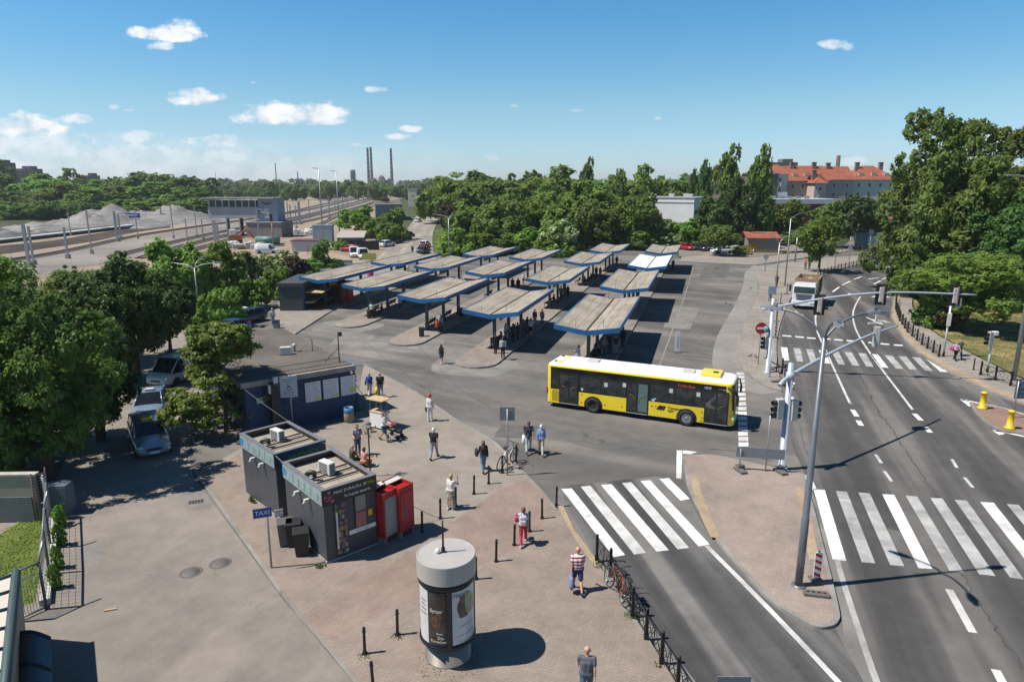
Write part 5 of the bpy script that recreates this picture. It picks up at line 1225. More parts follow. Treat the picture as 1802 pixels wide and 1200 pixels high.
hazard(1373,535,1.2,30,'striped hazard board beside the truck front wheel',IZ);hazard(1384,518,1.2,30,'striped hazard board beside the truck cab',IZ);hazard(1439,487,1.2,30,'striped hazard board behind the truck by the railing',IZ)
t=thing('barrier','tangle of black barrier frames lying behind the nearer mast','barrier',at(1362,655,IZ));mb=MB()
for a_,b_ in(((-.6,.6,1.0),(1.1,-.9,.1)),((-.3,.2,.1),(1.2,-.6,.9)),((-.2,.9,.1),(.9,-.5,.6)),((.3,.3,.0),(.3,.3,1.1)),((.9,-.3,.0),(.9,-.3,1.0))):mb.tube([a_,b_],.04,5)
mb.build('frame',black_iron,t)
t=sign_post('sign_stake','short white stake in front of the far signal mast','post',1354,664,2.0,IZ,.04,light_steel)
base_plate(1367,672,10,'flat sign base on the pavement tip behind the nearer mast',IZ)
t=thing('banner_stand','narrow white banner on a small stand alone on the bus yard','banner',at(1191,620));mb=MB();mb.box((0,0,.95),(.38,.04,1.7));mb.build('banner',white_gloss,t);mb=MB();mb.box((0,0,.05),(.7,.5,.1),bev=.02);mb.build('foot',MATS['recycled_rubber'],t)
mb=MB();mb.box((.03,-.024,.9),(.06,.01,1.0));mb.build('print',pgrey,t)
def ybollard(u,v,label):
 t=thing('yellow_bollard',label,'bollard',at(u,v,IZ),0,'yellow guide bollards on the right island');mb=MB();mb.lathe([(.0001,0),(.27,0),(.27,.1),(.17,.13),(.155,1.0),(.19,1.02),(.19,1.08),(.05,1.14),(.0001,1.15)],16);mb.build('body',yellow_plain,t)
ybollard(1728,719,'bright yellow guide bollard at the tip of the right-hand island');ybollard(1776,754,'bright yellow guide bollard nearer the camera on the right-hand island')
t=sign_post('road_sign','blue-grey sign back with cross bars at the right edge of the view','road sign',1782,735,2.3,IZ,.04)
mb=MB();mb.box((.62,.05,1.75),(1.45,.03,1.1));mb.build('plate',mat('blue_grey_plate',(.13,.17,.24),.5,.2),t)
mb=MB()
for z in(1.4,1.65,1.95):mb.box((.6,.0,z),(1.2,.04,.07))
mb.build('bracket',grey_plate,t)
t=sign_post('road_sign','grey sign back at the very bottom edge of the view','road sign',1287,1255,.8,0,.035);mb=MB();mb.box((0,.03,hgt(1287,1255,1205)),(.92,.03,.5),bev=.01);mb.build('plate',grey_plate,t)
sx=[(1346,478,449,'round back-turned sign on the far pavement before the orange-roofed kiosk',0),(1469,466,400,'thin road sign post left of the billboard',1),(1527,462,405,'tall road sign post right of the billboard',1),(1540,457,410,'white-topped sign post beyond the black railing',2),(1494,458,430,'triangular sign back before the billboard',3),(1206,0,0,'',9)]
for u,v,vt,lab,k in sx:
 if k==9:continue
 t=sign_post('road_sign',lab,'road sign',u,v,hgt(u,v,vt),IZ,.06);H_=hgt(u,v,vt);mb=MB()
 if k==0:mb.cyl((0,-.04,H_-.3),(0,-.07,H_-.3),.45,None,18)
 elif k==3:mb.add([(-.5,-.06,H_-.9),(.5,-.06,H_-.9),(0,-.06,H_),(-.5,-.03,H_-.9),(.5,-.03,H_-.9),(0,-.03,H_)],[(0,1,2),(5,4,3),(0,3,4,1),(1,4,5,2),(2,5,3,0)])
 else:mb.box((0,-.06,H_-.4),(.5 if k==2 else .8,.04,.8))
 mb.build('plate',mat('pale_sign_back',(.4,.43,.46),.5,.2)if k!=1 else grey_plate,t)
t=thing('sign_plate','small blue cycling sign on a post at the pavement by the truck','road sign',at(1356,545,IZ));mb=MB();mb.cyl((0,0,0),(0,0,2.6),.04,None,6);mb.build('pole',galv,t);mb=MB();mb.box((0,-.05,2.2),(.9,.03,.9));mb.build('plate',mat('pale_blue_plate',(.3,.38,.48),.5),t)
t=thing('sign_plate','small white sign on a pole by the middle bushes','road sign',at(928,445));mb=MB();mb.cyl((0,0,0),(0,0,3.0),.05,None,6);mb.build('pole',galv,t);mb=MB();mb.box((0,-.06,2.6),(.8,.03,1.2));mb.build('plate',dirty_white,t)
def bicycle(frame_m,label,A,B,lean,z=PZ,group=None):
 """wheels stand on ground points A (rear) and B (front)"""
 d=B-A;s=d.length;rz=math.atan2(d.y,d.x)
 t=thing('bicycle',label,'bicycle',A+Vector((0,0,z-A.z)),rz,group);t.rotation_euler=(R(lean),0,rz);r_=.34;b=1.08
 t.scale=(s/b,)*3
 for x in(0,b):
  w=bpy.data.objects.new('wheel',None);C.objects.link(w);w.parent=t;w.location=(x,0,r_)
  mb=MB();mb.torus((0,0,0),(0,1,0),r_-.022,.022,30,6);mb.build('tyre',rubber,w)
  mb=MB();mb.torus((0,0,0),(0,1,0),r_-.05,.012,28,4)
  for k in range(12):a=R(30*k);mb.tube([(0,0,0),((r_-.05)*math.cos(a),0,(r_-.05)*math.sin(a))],.004,3)
  mb.cyl((0,-.04,0),(0,.04,0),.025,None,8);mb.build('rim',alloy,w)
 mb=MB();bb=(.44,0,.28);st_=(.3,0,.78);hd=(.86,0,.82);hb=(.9,0,.68)
 for a,c in((bb,st_),(st_,hd),(bb,hb),(hd,hb),((0,.05,r_),bb),((0,.05,r_),st_),((0,-.05,r_),bb),((0,-.05,r_),st_)):mb.tube([a,c],.021,6)
 mb.build('frame',frame_m,t)
 mb=MB();mb.tube([hb,(b,.05,r_)],.016,5);mb.tube([hb,(b,-.05,r_)],.016,5);mb.build('fork',frame_m,t)
 mb=MB();mb.tube([hd,(.84,0,.98)],.016,5);mb.tube([(.78,-.3,.99),(.86,-.2,.99),(.86,.2,.99),(.78,.3,.99)],.018,6);mb.build('handlebar',black_iron,t)
 mb=MB();mb.tube([st_,(.27,0,.93)],.015,5);mb.box((.25,0,.95),(.27,.14,.06),0,bev=.025);mb.build('saddle',black_plastic,t)
 mb=MB();mb.cyl((.44,-.05,.28),(.44,-.03,.28),.1,None,14);mb.tube([(.44,-.08,.28),(.52,-.08,.14)],.012,4);mb.tube([(.44,.08,.28),(.36,.08,.42)],.012,4);mb.box((.52,-.12,.14),(.09,.08,.02));mb.box((.36,.12,.42),(.09,.08,.02));mb.build('pedals',black_iron,t)
 return t
bicycle(dirty_white,'silver bicycle leaning on the sign post among the bollards',at(880,828,PZ),at(903,812,PZ),8)
bicycle(mat('dark_orange_frame',(.20,.045,.018),.4),'black and orange bicycle leaning on the near lattice fence',at(1096,1066,PZ),at(1069,1031,PZ),9,group='bicycles on the lattice fence')
bicycle(black_iron,'black bicycle leaning behind the orange one on the near lattice fence',at(1120,1075,0),at(1094,1040,0),-9,z=.004,group='bicycles on the lattice fence')
t=thing('street_cart','small white vendor cart with a pale wooden roof board on the plaza','cart',at(668,752,PZ),R(-30))
mb=MB();mb.box((0,0,.55),(.9,.6,.9));mb.build('box',white_gloss,t);mb=MB();mb.box((0,0,1.02),(.94,.64,.05));mb.build('counter',timber,t)
for x,y in((-.42,-.27),(.42,-.27),(-.42,.27),(.42,.27)):
 mb=MB();mb.cyl((x,y,1.0),(x,y,1.75),.015,None,5);mb.build('post',galv,t);mb=MB();mb.cyl((x,y-.03,.06),(x,y+.03,.06),.06,None,10);mb.build('wheel',rubber,t)
mb=MB();mb.box((0,0,1.77),(1.2,.8,.04));mb.build('roof_board',timber,t)
t=thing('stool','black four-legged stool beside the white vendor cart','stool',at(649,760,PZ));mb=MB();mb.lathe([(.0001,.46),(.17,.46),(.17,.49),(.0001,.49)],14);mb.build('seat',black_plastic,t)
for k in range(4):
 a=R(45+90*k);mb=MB();mb.tube([(.13*math.cos(a),.13*math.sin(a),.46),(.18*math.cos(a),.18*math.sin(a),0)],.013,5);mb.build('leg',galv,t)
t=thing('pushchair','black pushchair with a pink hood pushed across the plaza','pushchair',at(694,770,PZ),R(-20))
mb=MB();mb.tube([(-.5,-.2,1.02),(-.35,-.2,.6),(.35,-.2,.2)],.018,5);mb.tube([(-.5,.2,1.02),(-.35,.2,.6),(.35,.2,.2)],.018,5);mb.tube([(-.5,-.2,1.02),(-.5,.2,1.02)],.02,5);mb.tube([(-.3,-.2,.2),(.2,-.2,.65)],.018,5);mb.tube([(-.3,.2,.2),(.2,.2,.65)],.018,5);mb.build('frame',black_iron,t)
mb=MB();mb.ball((.0,0,.5),.26,0,8,(1.3,.85,.6));mb.ball((.3,0,.42),.2,0,8,(1.2,.9,.6));mb.build('seat',black_plastic,t)
mb=MB();mb.ball((-.15,0,.82),.25,0,8,(1,.9,.75));mb.build('hood',mat('pink_hood',(.48,.2,.24),.8,0,.3,8),t)
for x in(-.3,.35):
 for y in(-.24,.24):mb=MB();mb.torus((x,y,.12),(0,1,0),.1,.025,14,6);mb.cyl((x,y-.02,.12),(x,y+.02,.12),.08,None,10);mb.build('wheel',rubber,t)
t=thing('post','thin post with a bundle of leaves behind the nearer kiosk','post',at(652,838,PZ));mb=MB();mb.cyl((0,0,0),(0,0,2.5),.035,None,6);mb.build('pole',black_iron,t)
mb=MB();
for k in range(60):
 p=Vector((random.gauss(0,.12),random.gauss(0,.12),random.gauss(2.3,.2)));mb.add([p,p+Vector((random.uniform(-.1,.1),random.uniform(-.1,.1),.09)),p+Vector((random.uniform(-.1,.1),.08,-.03))],[(0,1,2)])
mb.build('leaf_bundle',mat('dull_leaves',(.09,.11,.06),.8,0,.3,5),t)
def cable(a,b_,sag,label,r_=.012):
 a,b_=Vector(a),Vector(b_);n=14;P=[a+(b_-a)*k/n-Vector((0,0,sag*4*(k/n)*(1-k/n)))for k in range(n+1)]
 mb=MB();mb.tube([p-a for p in P],r_,4);tag(mb.build('cable',mat('grey_cable',(.1,.1,.105),.6),loc=a),label,'cable')
k1roof=k1.matrix_basis@Vector((W1*.98,D1*.35,H1+.05));k2roof=k2.matrix_basis@Vector((.1,D2*.1,H2))
cable(tb.matrix_basis@Vector((-.2,-.1,HB-.2)),k1.matrix_basis@Vector((W1,D1,H1)),.15,'grey cable running from the ticket building corner over the rear kiosk',.02)
cable(k1roof,at(775,912,PZ+.05),.3,'loose thin cable drooping from the nearer kiosk to a bollard')
cable(k2roof,k1.matrix_basis@Vector((.1,D1*.7,H1+.02)),.1,'pale hose looped between the two kiosk roofs',.03)
def crown_mesh(name,seed,n_lobes,n_leaves,leaf,mats,shape='broad',flower=0.0,core=0.0):
 rg=np.random.default_rng(seed)
 cs,rs=[],[]
 for i in range(n_lobes):
  d=rg.normal(size=3);d/=np.linalg.norm(d)
  if shape=='broad':
   rad=rg.uniform(.35,.74);r_=rg.uniform(.24,.40)
   c=d*rad;c[2]=c[2]*.95
   if c[2]<-.35:c[:2]*=.8
  elif shape=='tall':
   z=rg.uniform(-.8,.8);w=(.62-.35*max(0,z)**1.3)*rg.uniform(.25,1);a=rg.uniform(0,2*math.pi)
   c=np.array([w*math.cos(a),w*math.sin(a),z]);r_=rg.uniform(.2,.36)*(1-.3*max(0,z))
  elif shape=='open':
   rad=rg.uniform(.3,.86);r_=rg.uniform(.15,.28);c=d*rad
  elif shape=='open2':
   rad=rg.uniform(.3,.84);r_=rg.uniform(.15,.31);c=d*rad
  elif shape=='spire':
   z=rg.uniform(-.9,.86);w=(.82-.30*max(0,z+.1)-.28*max(0,z-.4))*math.sqrt(rg.uniform(.1,1));a=rg.uniform(0,2*math.pi);w*=.8+.3*math.sin(2*a+1)
   c=np.array([w*math.cos(a),w*math.sin(a),z]);r_=rg.uniform(.14,.27)*(1-.25*max(0,z))
  elif shape=='layered':
   lv=rg.integers(0,5);z=-.7+lv*.34+rg.uniform(-.06,.06);w=(.82-.12*lv)*math.sqrt(rg.uniform(.15,1));a=rg.uniform(0,2*math.pi)
   c=np.array([w*math.cos(a),w*math.sin(a),z]);r_=rg.uniform(.2,.32)
  else:
   z=rg.uniform(-.9,.25);w=math.sqrt(max(0,1-((z+.9)/1.5)**2))*rg.uniform(.3,.75);a=rg.uniform(0,2*math.pi)
   c=np.array([w*math.cos(a),w*math.sin(a),z]);r_=rg.uniform(.28,.42)
  cs.append(c);rs.append(r_)
 cs=np.array(cs);rs=np.array(rs)
 pw=rs**2;nsub=n_lobes*15;sl=rg.choice(n_lobes,size=nsub,p=pw/pw.sum());si=rg.integers(0,nsub,n_leaves);li=sl[si]
 sd=rg.normal(size=(nsub,3));sd/=np.linalg.norm(sd,axis=1)[:,None];sq_=rg.uniform(0,1,nsub)**.4*rg.uniform(.8,1.2,nsub)
 d=sd[si]+rg.normal(size=(n_leaves,3))*.2;d/=np.linalg.norm(d,axis=1)[:,None]
 outw=cs[li]/(np.linalg.norm(cs[li],axis=1)[:,None]+1e-6)
 d=d+.45*outw+np.array([0,0,.2]);d/=np.linalg.norm(d,axis=1)[:,None]
 q=np.clip(sq_[si]+rg.normal(size=n_leaves)*.13,0,1.35)
 sq=np.array([1,1,.55 if shape=='layered' else .85])
 wob=1+.12*np.sin(d[:,0]*7+li)*np.sin(d[:,1]*6+2*li)*np.cos(d[:,2]*5)
 pos=cs[li]+d*(rs[li]*(.35+.7*q)*wob)[:,None]*sq
 nrm=d*.8+rg.normal(size=(n_leaves,3))*.55+np.array([0,0,.6]);nrm/=np.linalg.norm(nrm,axis=1)[:,None]
 t=rg.normal(size=(n_leaves,3));t-=nrm*(t*nrm).sum(1)[:,None];t/=np.linalg.norm(t,axis=1)[:,None]
 b=np.cross(nrm,t);s=leaf*rg.uniform(.6,1.25,n_leaves)[:,None]
 V=np.stack([pos-t*s,pos+b*s*.58-t*s*.1,pos+t*s,pos-b*s*.58-t*s*.1],1).reshape(-1,3)
 me=bpy.data.meshes.new(name);n=n_leaves
 me.vertices.add(4*n);me.vertices.foreach_set('co',V.astype(np.float32).ravel())
 me.loops.add(4*n);me.loops.foreach_set('vertex_index',np.arange(4*n,dtype=np.int32))
 me.polygons.add(n);me.polygons.foreach_set('loop_start',np.arange(0,4*n,4,dtype=np.int32))
 for m in mats:me.materials.append(m)
 mi=np.zeros(n,np.int32)
 if flower:
  fl=(rg.uniform(0,1,n)<flower)&(q>.6)&(np.sin(pos[:,0]*9)*np.sin(pos[:,1]*8+pos[:,2]*9)>-.15)&(pos[:,2]>-.5);mi[fl]=1
 me.polygons.foreach_set('material_index',mi)
 me.update(calc_edges=True);me.validate()
 return me
LG=leaf_mat('leaf_mid_green',(.088,.16,.024),(.275,.39,.068))
LF=leaf_mat('leaf_fresh_green',(.105,.20,.024),(.30,.46,.075))
LD=leaf_mat('leaf_dark_green',(.042,.095,.022),(.145,.24,.054))
LO=leaf_mat('leaf_olive_green',(.088,.148,.03),(.262,.355,.076))
LP=leaf_mat('leaf_purple',(.03,.018,.014),(.075,.045,.03),.2)
LW=leaf_mat('elder_blossom',(.34,.36,.20),(.52,.52,.34),.25)
LY=leaf_mat('leaf_yellow_green',(.075,.12,.014),(.19,.24,.035))
PR={'mid1':crown_mesh('crown_mid_a',1,24,8000,.068,[LG]),'mid2':crown_mesh('crown_mid_b',2,30,8000,.066,[LG]),'fresh1':crown_mesh('crown_fresh_a',3,26,8000,.066,[LF]),'fresh2':crown_mesh('crown_fresh_b',4,22,8000,.068,[LF]),'dark1':crown_mesh('crown_dark_a',5,26,8000,.066,[LD]),'olive1':crown_mesh('crown_olive_a',6,28,8000,.066,[LO]),'olive2':crown_mesh('crown_olive_b',16,34,8000,.062,[LO]),'tall1':crown_mesh('crown_tall_a',7,34,8000,.06,[LG],'tall'),'tall2':crown_mesh('crown_tall_b',8,38,9000,.055,[LD],'tall'),'tall3':crown_mesh('crown_tall_c',18,34,8000,.06,[LO],'tall'),'open1':crown_mesh('crown_open_a',9,60,9000,.052,[LG],'open'),'bush1':crown_mesh('bush_a',10,20,6500,.075,[LG],'bush'),'bush2':crown_mesh('bush_b',11,20,6500,.075,[LF],'bush'),'elder':crown_mesh('bush_elder',12,22,7500,.07,[LG,LW],'bush',.7),'purple':crown_mesh('crown_purple',13,24,6000,.07,[LP]),'yellow':crown_mesh('crown_yellow',14,24,7500,.066,[LY]),}
def tree(u,v,vt,w,proto,name,label,group=None,clear=.18,tilt=0,trunk=None,base=None,H=None,rad=None,zb=0,squash=1.0):
 p=base if base is not None else at(u,v,zb)
 h=H if H is not None else max(1.0,hgt(u,v,vt)-zb)
 rd=rad if rad is not None else w/2/FOC*(p.y*CP-(h*.55-EYE)*SP)
 t=thing(name,label,'bush' if 'bush' in name else 'tree',p,0,group)
 me=PR[proto]if isinstance(proto,str)else proto
 ch=(h*(1-clear))/2
 o=bpy.data.objects.new('crown',me);C.objects.link(o);o.parent=t
 o.location=(0,0,h-ch);o.scale=(rd*1.07,rd*1.07,ch*1.1);o.rotation_euler=(0,0,random.uniform(0,6.28))
 if 'bush' in name:o.location=(0,0,h*.657);o.scale=(rd*1.05,rd*1.05,h/1.55)
 r0=trunk if trunk else max(.06,h*.018)
 mb=MB();hh=h*(.72 if 'bush' not in name else .5)
 P=[(0,0,-.1),(r0*.5,r0*.3,hh*.3),(-r0*.4,r0*.6,hh*.65),(0,0,hh)]
 mb.tube(P,[r0*1.35,r0,r0*.7,r0*.25],8)
 for k in range(5):
  a=k*1.3+random.random();z0=hh*(.3+.12*k);L=rd*(.75-.07*k)
  mb.tube([(0,0,z0),(L*.5*math.cos(a),L*.5*math.sin(a),z0+L*.35),(L*math.cos(a),L*math.sin(a),z0+L*.8)],[r0*.5,r0*.32,r0*.1],5)
 mb.build('trunk',bark,t)
 return t
nearF=crown_mesh('crown_near_f',26,70,38000,.029,[leaf_mat('leaf_soft_green',(.095,.155,.028),(.30,.39,.075))],'open2')
LGn=leaf_mat('leaf_near_green',(.055,.11,.019),(.19,.285,.052))
nearA=crown_mesh('crown_near_a',21,75,60000,.026,[LGn],'open2');nearB=crown_mesh('crown_near_b',22,60,42000,.029,[LD],'open2');nearC=crown_mesh('crown_near_c',23,50,32000,.036,[leaf_mat('leaf_maple',(.095,.15,.028),(.29,.355,.075))],'layered')
nearD=crown_mesh('crown_near_d',24,80,48000,.026,[LO],'spire');nearE=crown_mesh('crown_near_e',25,64,38000,.031,[LO],'open2')
tree(82,848,486,285,nearA,'broadleaf_tree','huge spreading green tree at the left edge shading the taxi lane',clear=.02,trunk=.28)
tree(178,775,540,165,nearB,'broadleaf_tree','shaded dark tree low behind the huge left tree, over the taxi rank',clear=.03,trunk=.2)
tree(-60,800,470,230,nearE,'broadleaf_tree','olive green tree at the far left edge, partly out of view',clear=.12,trunk=.22)
tree(240,668,430,200,nearB,'broadleaf_tree','dense dark green tree behind the taxi rank',clear=.1,trunk=.26)
tree(398,757,560,185,nearC,'maple_tree','small layered maple standing beside the navy ticket building',clear=.1,trunk=.11,zb=.06)
tree(150,640,462,165,nearE,'broadleaf_tree','olive green tree between the huge tree and the dark one',clear=.1,trunk=.2)
tree(20,610,466,175,nearE,'broadleaf_tree','leafy tree behind the huge left tree, against the rail yard',clear=.1,trunk=.2)
tree(325,560,412,105,'fresh1','broadleaf_tree','bright green rounded tree behind the dense dark tree',clear=.1)
tree(385,545,432,95,'mid1','broadleaf_tree','green tree behind the three-armed street lamp',clear=.1)
tree(300,620,480,100,'dark1','broadleaf_tree','dark low tree behind the pale van',clear=.05)
for u,v,vt,w,k,lab in[(425,520,443,85,'elder','elder bush in cream blossom left of the dark goods kiosk'),(470,500,448,75,'elder','second blossoming elder bush by the rail yard fence'),(450,545,490,60,'bush1','low green bush at the kerb of the lane to the yard'),(400,575,505,70,'bush1','green bush below the street lamp'),(505,490,440,70,'elder','blossoming elder bush before the white container shed'),(540,480,455,60,'bush2','fresh green bush left of the white vans'),(565,470,428,40,'fresh1','narrow bright green shrub in front of the white container shed'),(488,525,470,60,'bush1','rounded bush behind the dark kiosk'),(520,500,458,50,'purple','brownish purple bush among the elders'),(362,600,520,70,'bush2','green bush left of the parked teal taxi'),(590,470,455,45,'bush2','low green bush behind the leftmost shelter'),(600,440,420,40,'bush2','small shrub by the tall lamp masts')]:
 tree(u,v,vt,w,k,'bush',lab,'bushes along the rail yard edge')
tree(1622,520,199,215,nearD,'broadleaf_tree','tallest tree at the right, towering over the road bend',clear=.06,trunk=.4)
tree(1706,500,216,205,nearD,'broadleaf_tree','tall tree right beside the tallest one',clear=.08,trunk=.35)
tree(1800,515,232,215,nearD,'broadleaf_tree','tall tree cut off by the right edge of the view',clear=.05,trunk=.35)
tree(1690,515,290,290,nearE,'broadleaf_tree','broad tree filling the gap beneath the tallest pair',clear=.03,trunk=.3)
tree(1770,540,330,210,nearB,'broadleaf_tree','dark shaded tree low at the right edge',clear=.04,trunk=.3)
tree(1696,582,442,205,nearF,'broadleaf_tree','low leafy tree with a pale trunk on the right-hand lawn',clear=.16,trunk=.2)
tree(1626,525,395,112,nearA,'broadleaf_tree','bushy tree leaning over the curving lattice fence',clear=.03,trunk=.2)
tree(1600,497,420,60,'mid2','bush','bush at the bend of the road below the tallest tree','bushes at the right')
tree(1640,575,520,75,'bush1','bush','round green bush beside the right-hand path','bushes at the right');tree(1668,582,535,50,'purple','bush','dark purple-tinged bush left of the pale trunk','bushes at the right')
tree(1512,440,330,96,'dark1','broadleaf_tree','broad dark tree behind the billboard')
tree(1470,437,352,80,'olive1','broadleaf_tree','olive tree behind the street tree by the truck')
tree(1440,479,370,80,'open1','street_tree','small street tree on the pavement behind the truck',clear=.22,zb=.12)
tree(1266,451,393,72,'olive2','street_tree','small rounded street tree in front of the white parked cars',clear=.22)
tree(1418,445,398,70,'mid1','broadleaf_tree','green tree right of the orange-roofed kiosk')
tree(1385,425,350,70,'yellow','broadleaf_tree','yellow-green tree in front of the white flat roofs',clear=.1);tree(1350,425,358,60,'yellow','broadleaf_tree','smaller yellow-green tree before the flat white roofs',clear=.1)
tree(1320,440,408,50,'purple','bush','dark purple bush left of the orange-roofed kiosk','bushes by the far pavement')
tree(1322,432,402,40,'elder','bush','cream blossoming elder above the orange-roofed kiosk','bushes by the far pavement');tree(1302,447,432,34,'bush1','bush','low hedge bush left of the orange-roofed kiosk','bushes by the far pavement')
tree(1176,438,410,45,'elder','bush','cream blossoming elder left of the parked red car','bushes by the far pavement');tree(1225,422,392,55,'elder','bush','blossoming elder bush behind the parked red car','bushes by the far pavement')
tree(1400,372,316,65,'mid2','broadleaf_tree','green tree in front of the red-roofed apartments');tree(1450,380,336,50,'mid1','broadleaf_tree','mid green tree below the projecting pinkish wing');tree(1495,384,338,60,'mid2','broadleaf_tree','leafy green tree before the middle of the red-roofed terrace');tree(1375,380,322,50,'fresh2','broadleaf_tree','fresh green tree left in front of the red-roofed apartments')
for u,v,vt,w,k,lab in[(1272,432,262,78,'tall1','tall poplar left of the pair rising above the apartments'),(1330,430,262,62,'tall1','tall poplar right of the pair rising above the apartments'),(1236,405,284,42,'tall2','slim dark poplar left of the tall pair'),(1256,436,330,80,'dark1','dark tree at the foot of the tall poplars'),(1298,436,318,85,'tall2','dark poplar between the tall pair'),(1310,432,340,80,'dark1','dark tree at the foot of the right-hand poplar'),(1218,403,300,34,'tall2','shortest slim poplar of the row'),(1345,420,330,50,'tall3','olive poplar right of the tall pair')]:
 tree(u,v,vt,w,k,'poplar_tree',lab,'poplars before the apartments',clear=.03)
belt=[(828,392,300,115,'olive1'),(860,400,312,90,'olive2'),(925,385,286,66,'dark1'),(905,400,318,70,'mid2'),(960,415,325,90,'fresh2'),(995,405,298,110,'mid1'),(1032,400,282,42,'tall1'),(1050,415,312,90,'fresh1'),(1092,405,296,46,'mid2'),(1135,405,296,72,'mid1'),(1175,396,318,60,'mid2'),(1205,395,312,78,'fresh2'),(880,440,344,105,'olive2'),(830,432,350,75,'fresh2'),(945,425,345,95,'fresh1'),(990,430,338,100,'fresh1'),(1025,432,322,100,'mid1'),(1075,430,338,95,'mid2'),(1045,440,352,88,'olive1'),(1100,437,348,80,'open1'),(1128,435,334,85,'olive2'),(1172,432,388,55,'mid1'),(1130,400,318,60,'dark1'),(900,420,335,70,'mid1'),(1010,440,372,60,'dark1'),(1110,420,330,70,'mid2'),(788,410,355,40,'purple'),(815,432,368,62,'olive1'),(860,395,325,60,'fresh1'),(1070,395,318,60,'fresh2')]
names={'olive1':'olive green','olive2':'dull olive','mid1':'mid green','mid2':'leafy green','dark1':'dark green','fresh1':'bright green','fresh2':'fresh green','tall1':'tall narrow green','tall2':'slim dark','tall3':'tall olive','open1':'airy green','purple':'dark purple-leaved','yellow':'yellow-green'}
for u,v,vt,w,k in belt:tree(u,v,vt,w,k,'broadleaf_tree','%s tree in the dense wooded belt behind the bus shelters'%names[k],'trees of the belt behind the shelters',clear=.04)
for u,v,vt,w,k in[(812,450,400,84,'bush2'),(850,450,410,80,'bush1'),(905,445,408,70,'bush1'),(940,447,398,75,'bush2'),(985,450,386,75,'elder'),(960,450,420,60,'bush1'),(1040,440,402,60,'bush1'),(1158,437,408,55,'bush2'),(1150,436,402,50,'bush1'),(1250,425,400,60,'bush2'),(1205,415,388,60,'bush2'),(880,447,420,60,'bush2'),(1090,436,395,60,'bush1'),(1120,440,405,55,'bush1')]:
 tree(u,v,vt,w,k,'bush',('cream-flowered elder' if k=='elder' else 'bright green' if k=='bush2' else 'dark green')+' bush in the undergrowth right behind the shelters','bushes behind the shelters')
for u,v,vt,w,k,lab in[(632,418,360,78,'fresh2','round bright green tree right of the tall lamp masts'),(662,425,385,55,'mid1','green tree behind the grey shed'),(690,422,362,54,'fresh1','bright green tree at the left of the street'),(704,425,395,32,'mid2','green shrub tree with dark cars beneath it'),(680,428,395,50,'mid1','leafy shrub left of the street cars')]:
 tree(u,v,vt,w,k,'broadleaf_tree',lab,clear=.05)
for row,(y0,n,vt0,vt1,wpx)in enumerate([(264,20,362,352,74),(300,18,338,328,88),(350,16,312,306,96)]):
 for i in range(n):
  u=-70+i*(460+15*row)/n+random.uniform(-10,10)
  v_t=vt0+(vt1-vt0)*i/n+random.uniform(-9,9)
  if u>380:continue
  b=atY(u,400,y0+22*random.random()+max(0,u)*.05);b.z=0
  h=atY(u,v_t,b.y).z
  k=random.choice(['mid1','mid2','dark1','olive1','olive2','fresh2','mid1','dark1'])
  tree(0,0,0,0,k,'broadleaf_tree','%s tree on the wooded slope behind the gravel heaps'%names[k],'trees on the slope behind the rail yard',clear=.02,base=b,H=h,rad=wpx*random.uniform(.75,1.2)/2/FOC*b.y)
for u,v_t,w,k in[(92,291,62,'dark1'),(140,300,48,'mid1'),(205,302,58,'dark1'),(262,305,55,'mid2'),(305,304,48,'dark1'),(350,306,50,'dark1'),(15,285,50,'mid1')]:
 b=atY(u,400,390);b.z=0
 tree(0,0,0,0,k,'broadleaf_tree','tall rounded %s tree standing above the wooded slope'%names[k],'trees on the slope behind the rail yard',clear=.02,base=b,H=atY(u,v_t,390).z,rad=w/2/FOC*390)
for i in range(16):
 u=-70+i*28+random.uniform(-6,6);v=400-max(0,u)*.055-4
 tree(u,v-8,v-random.uniform(24,36),random.uniform(38,56),random.choice(['bush1','bush2','bush1']),'bush','green bush at the foot of the wooded slope behind the gravel heaps','bushes behind the gravel heaps')
tree(1203,433,384,70,'fresh2','broadleaf_tree','fresh green tree hiding the lower wall of the white hall',clear=.02);tree(1238,431,376,56,'mid2','broadleaf_tree','green tree at the right corner of the white hall',clear=.02)
for i in range(34):
 u=375+i*11.2+random.uniform(-6,6);Y=random.uniform(520,700)
 v_t=random.uniform(318,330)
 if 590<u<650:v_t-=4
 b=atY(u,350,Y);b.z=0;k=random.choice(['mid1','olive1','dark1','mid2','fresh2'])
 tree(0,0,0,0,k,'broadleaf_tree','distant %s tree in the wood beyond the railway lines'%names[k],'distant trees beyond the railway',clear=.0,base=b,H=atY(u,v_t,Y).z,rad=random.uniform(22,36)/2/FOC*Y)
for i in range(16):
 u=772+i*7+random.uniform(-4,4);Y=random.uniform(330,560);v_t=random.uniform(312,330)
 b=atY(u,350,Y);b.z=0;k=random.choice(['mid1','olive1','olive2','mid2'])
 tree(0,0,0,0,k,'broadleaf_tree','distant %s tree lining the far street'%names[k],'distant trees along the far street',clear=.0,base=b,H=atY(u,v_t,Y).z,rad=random.uniform(26,40)/2/FOC*Y)
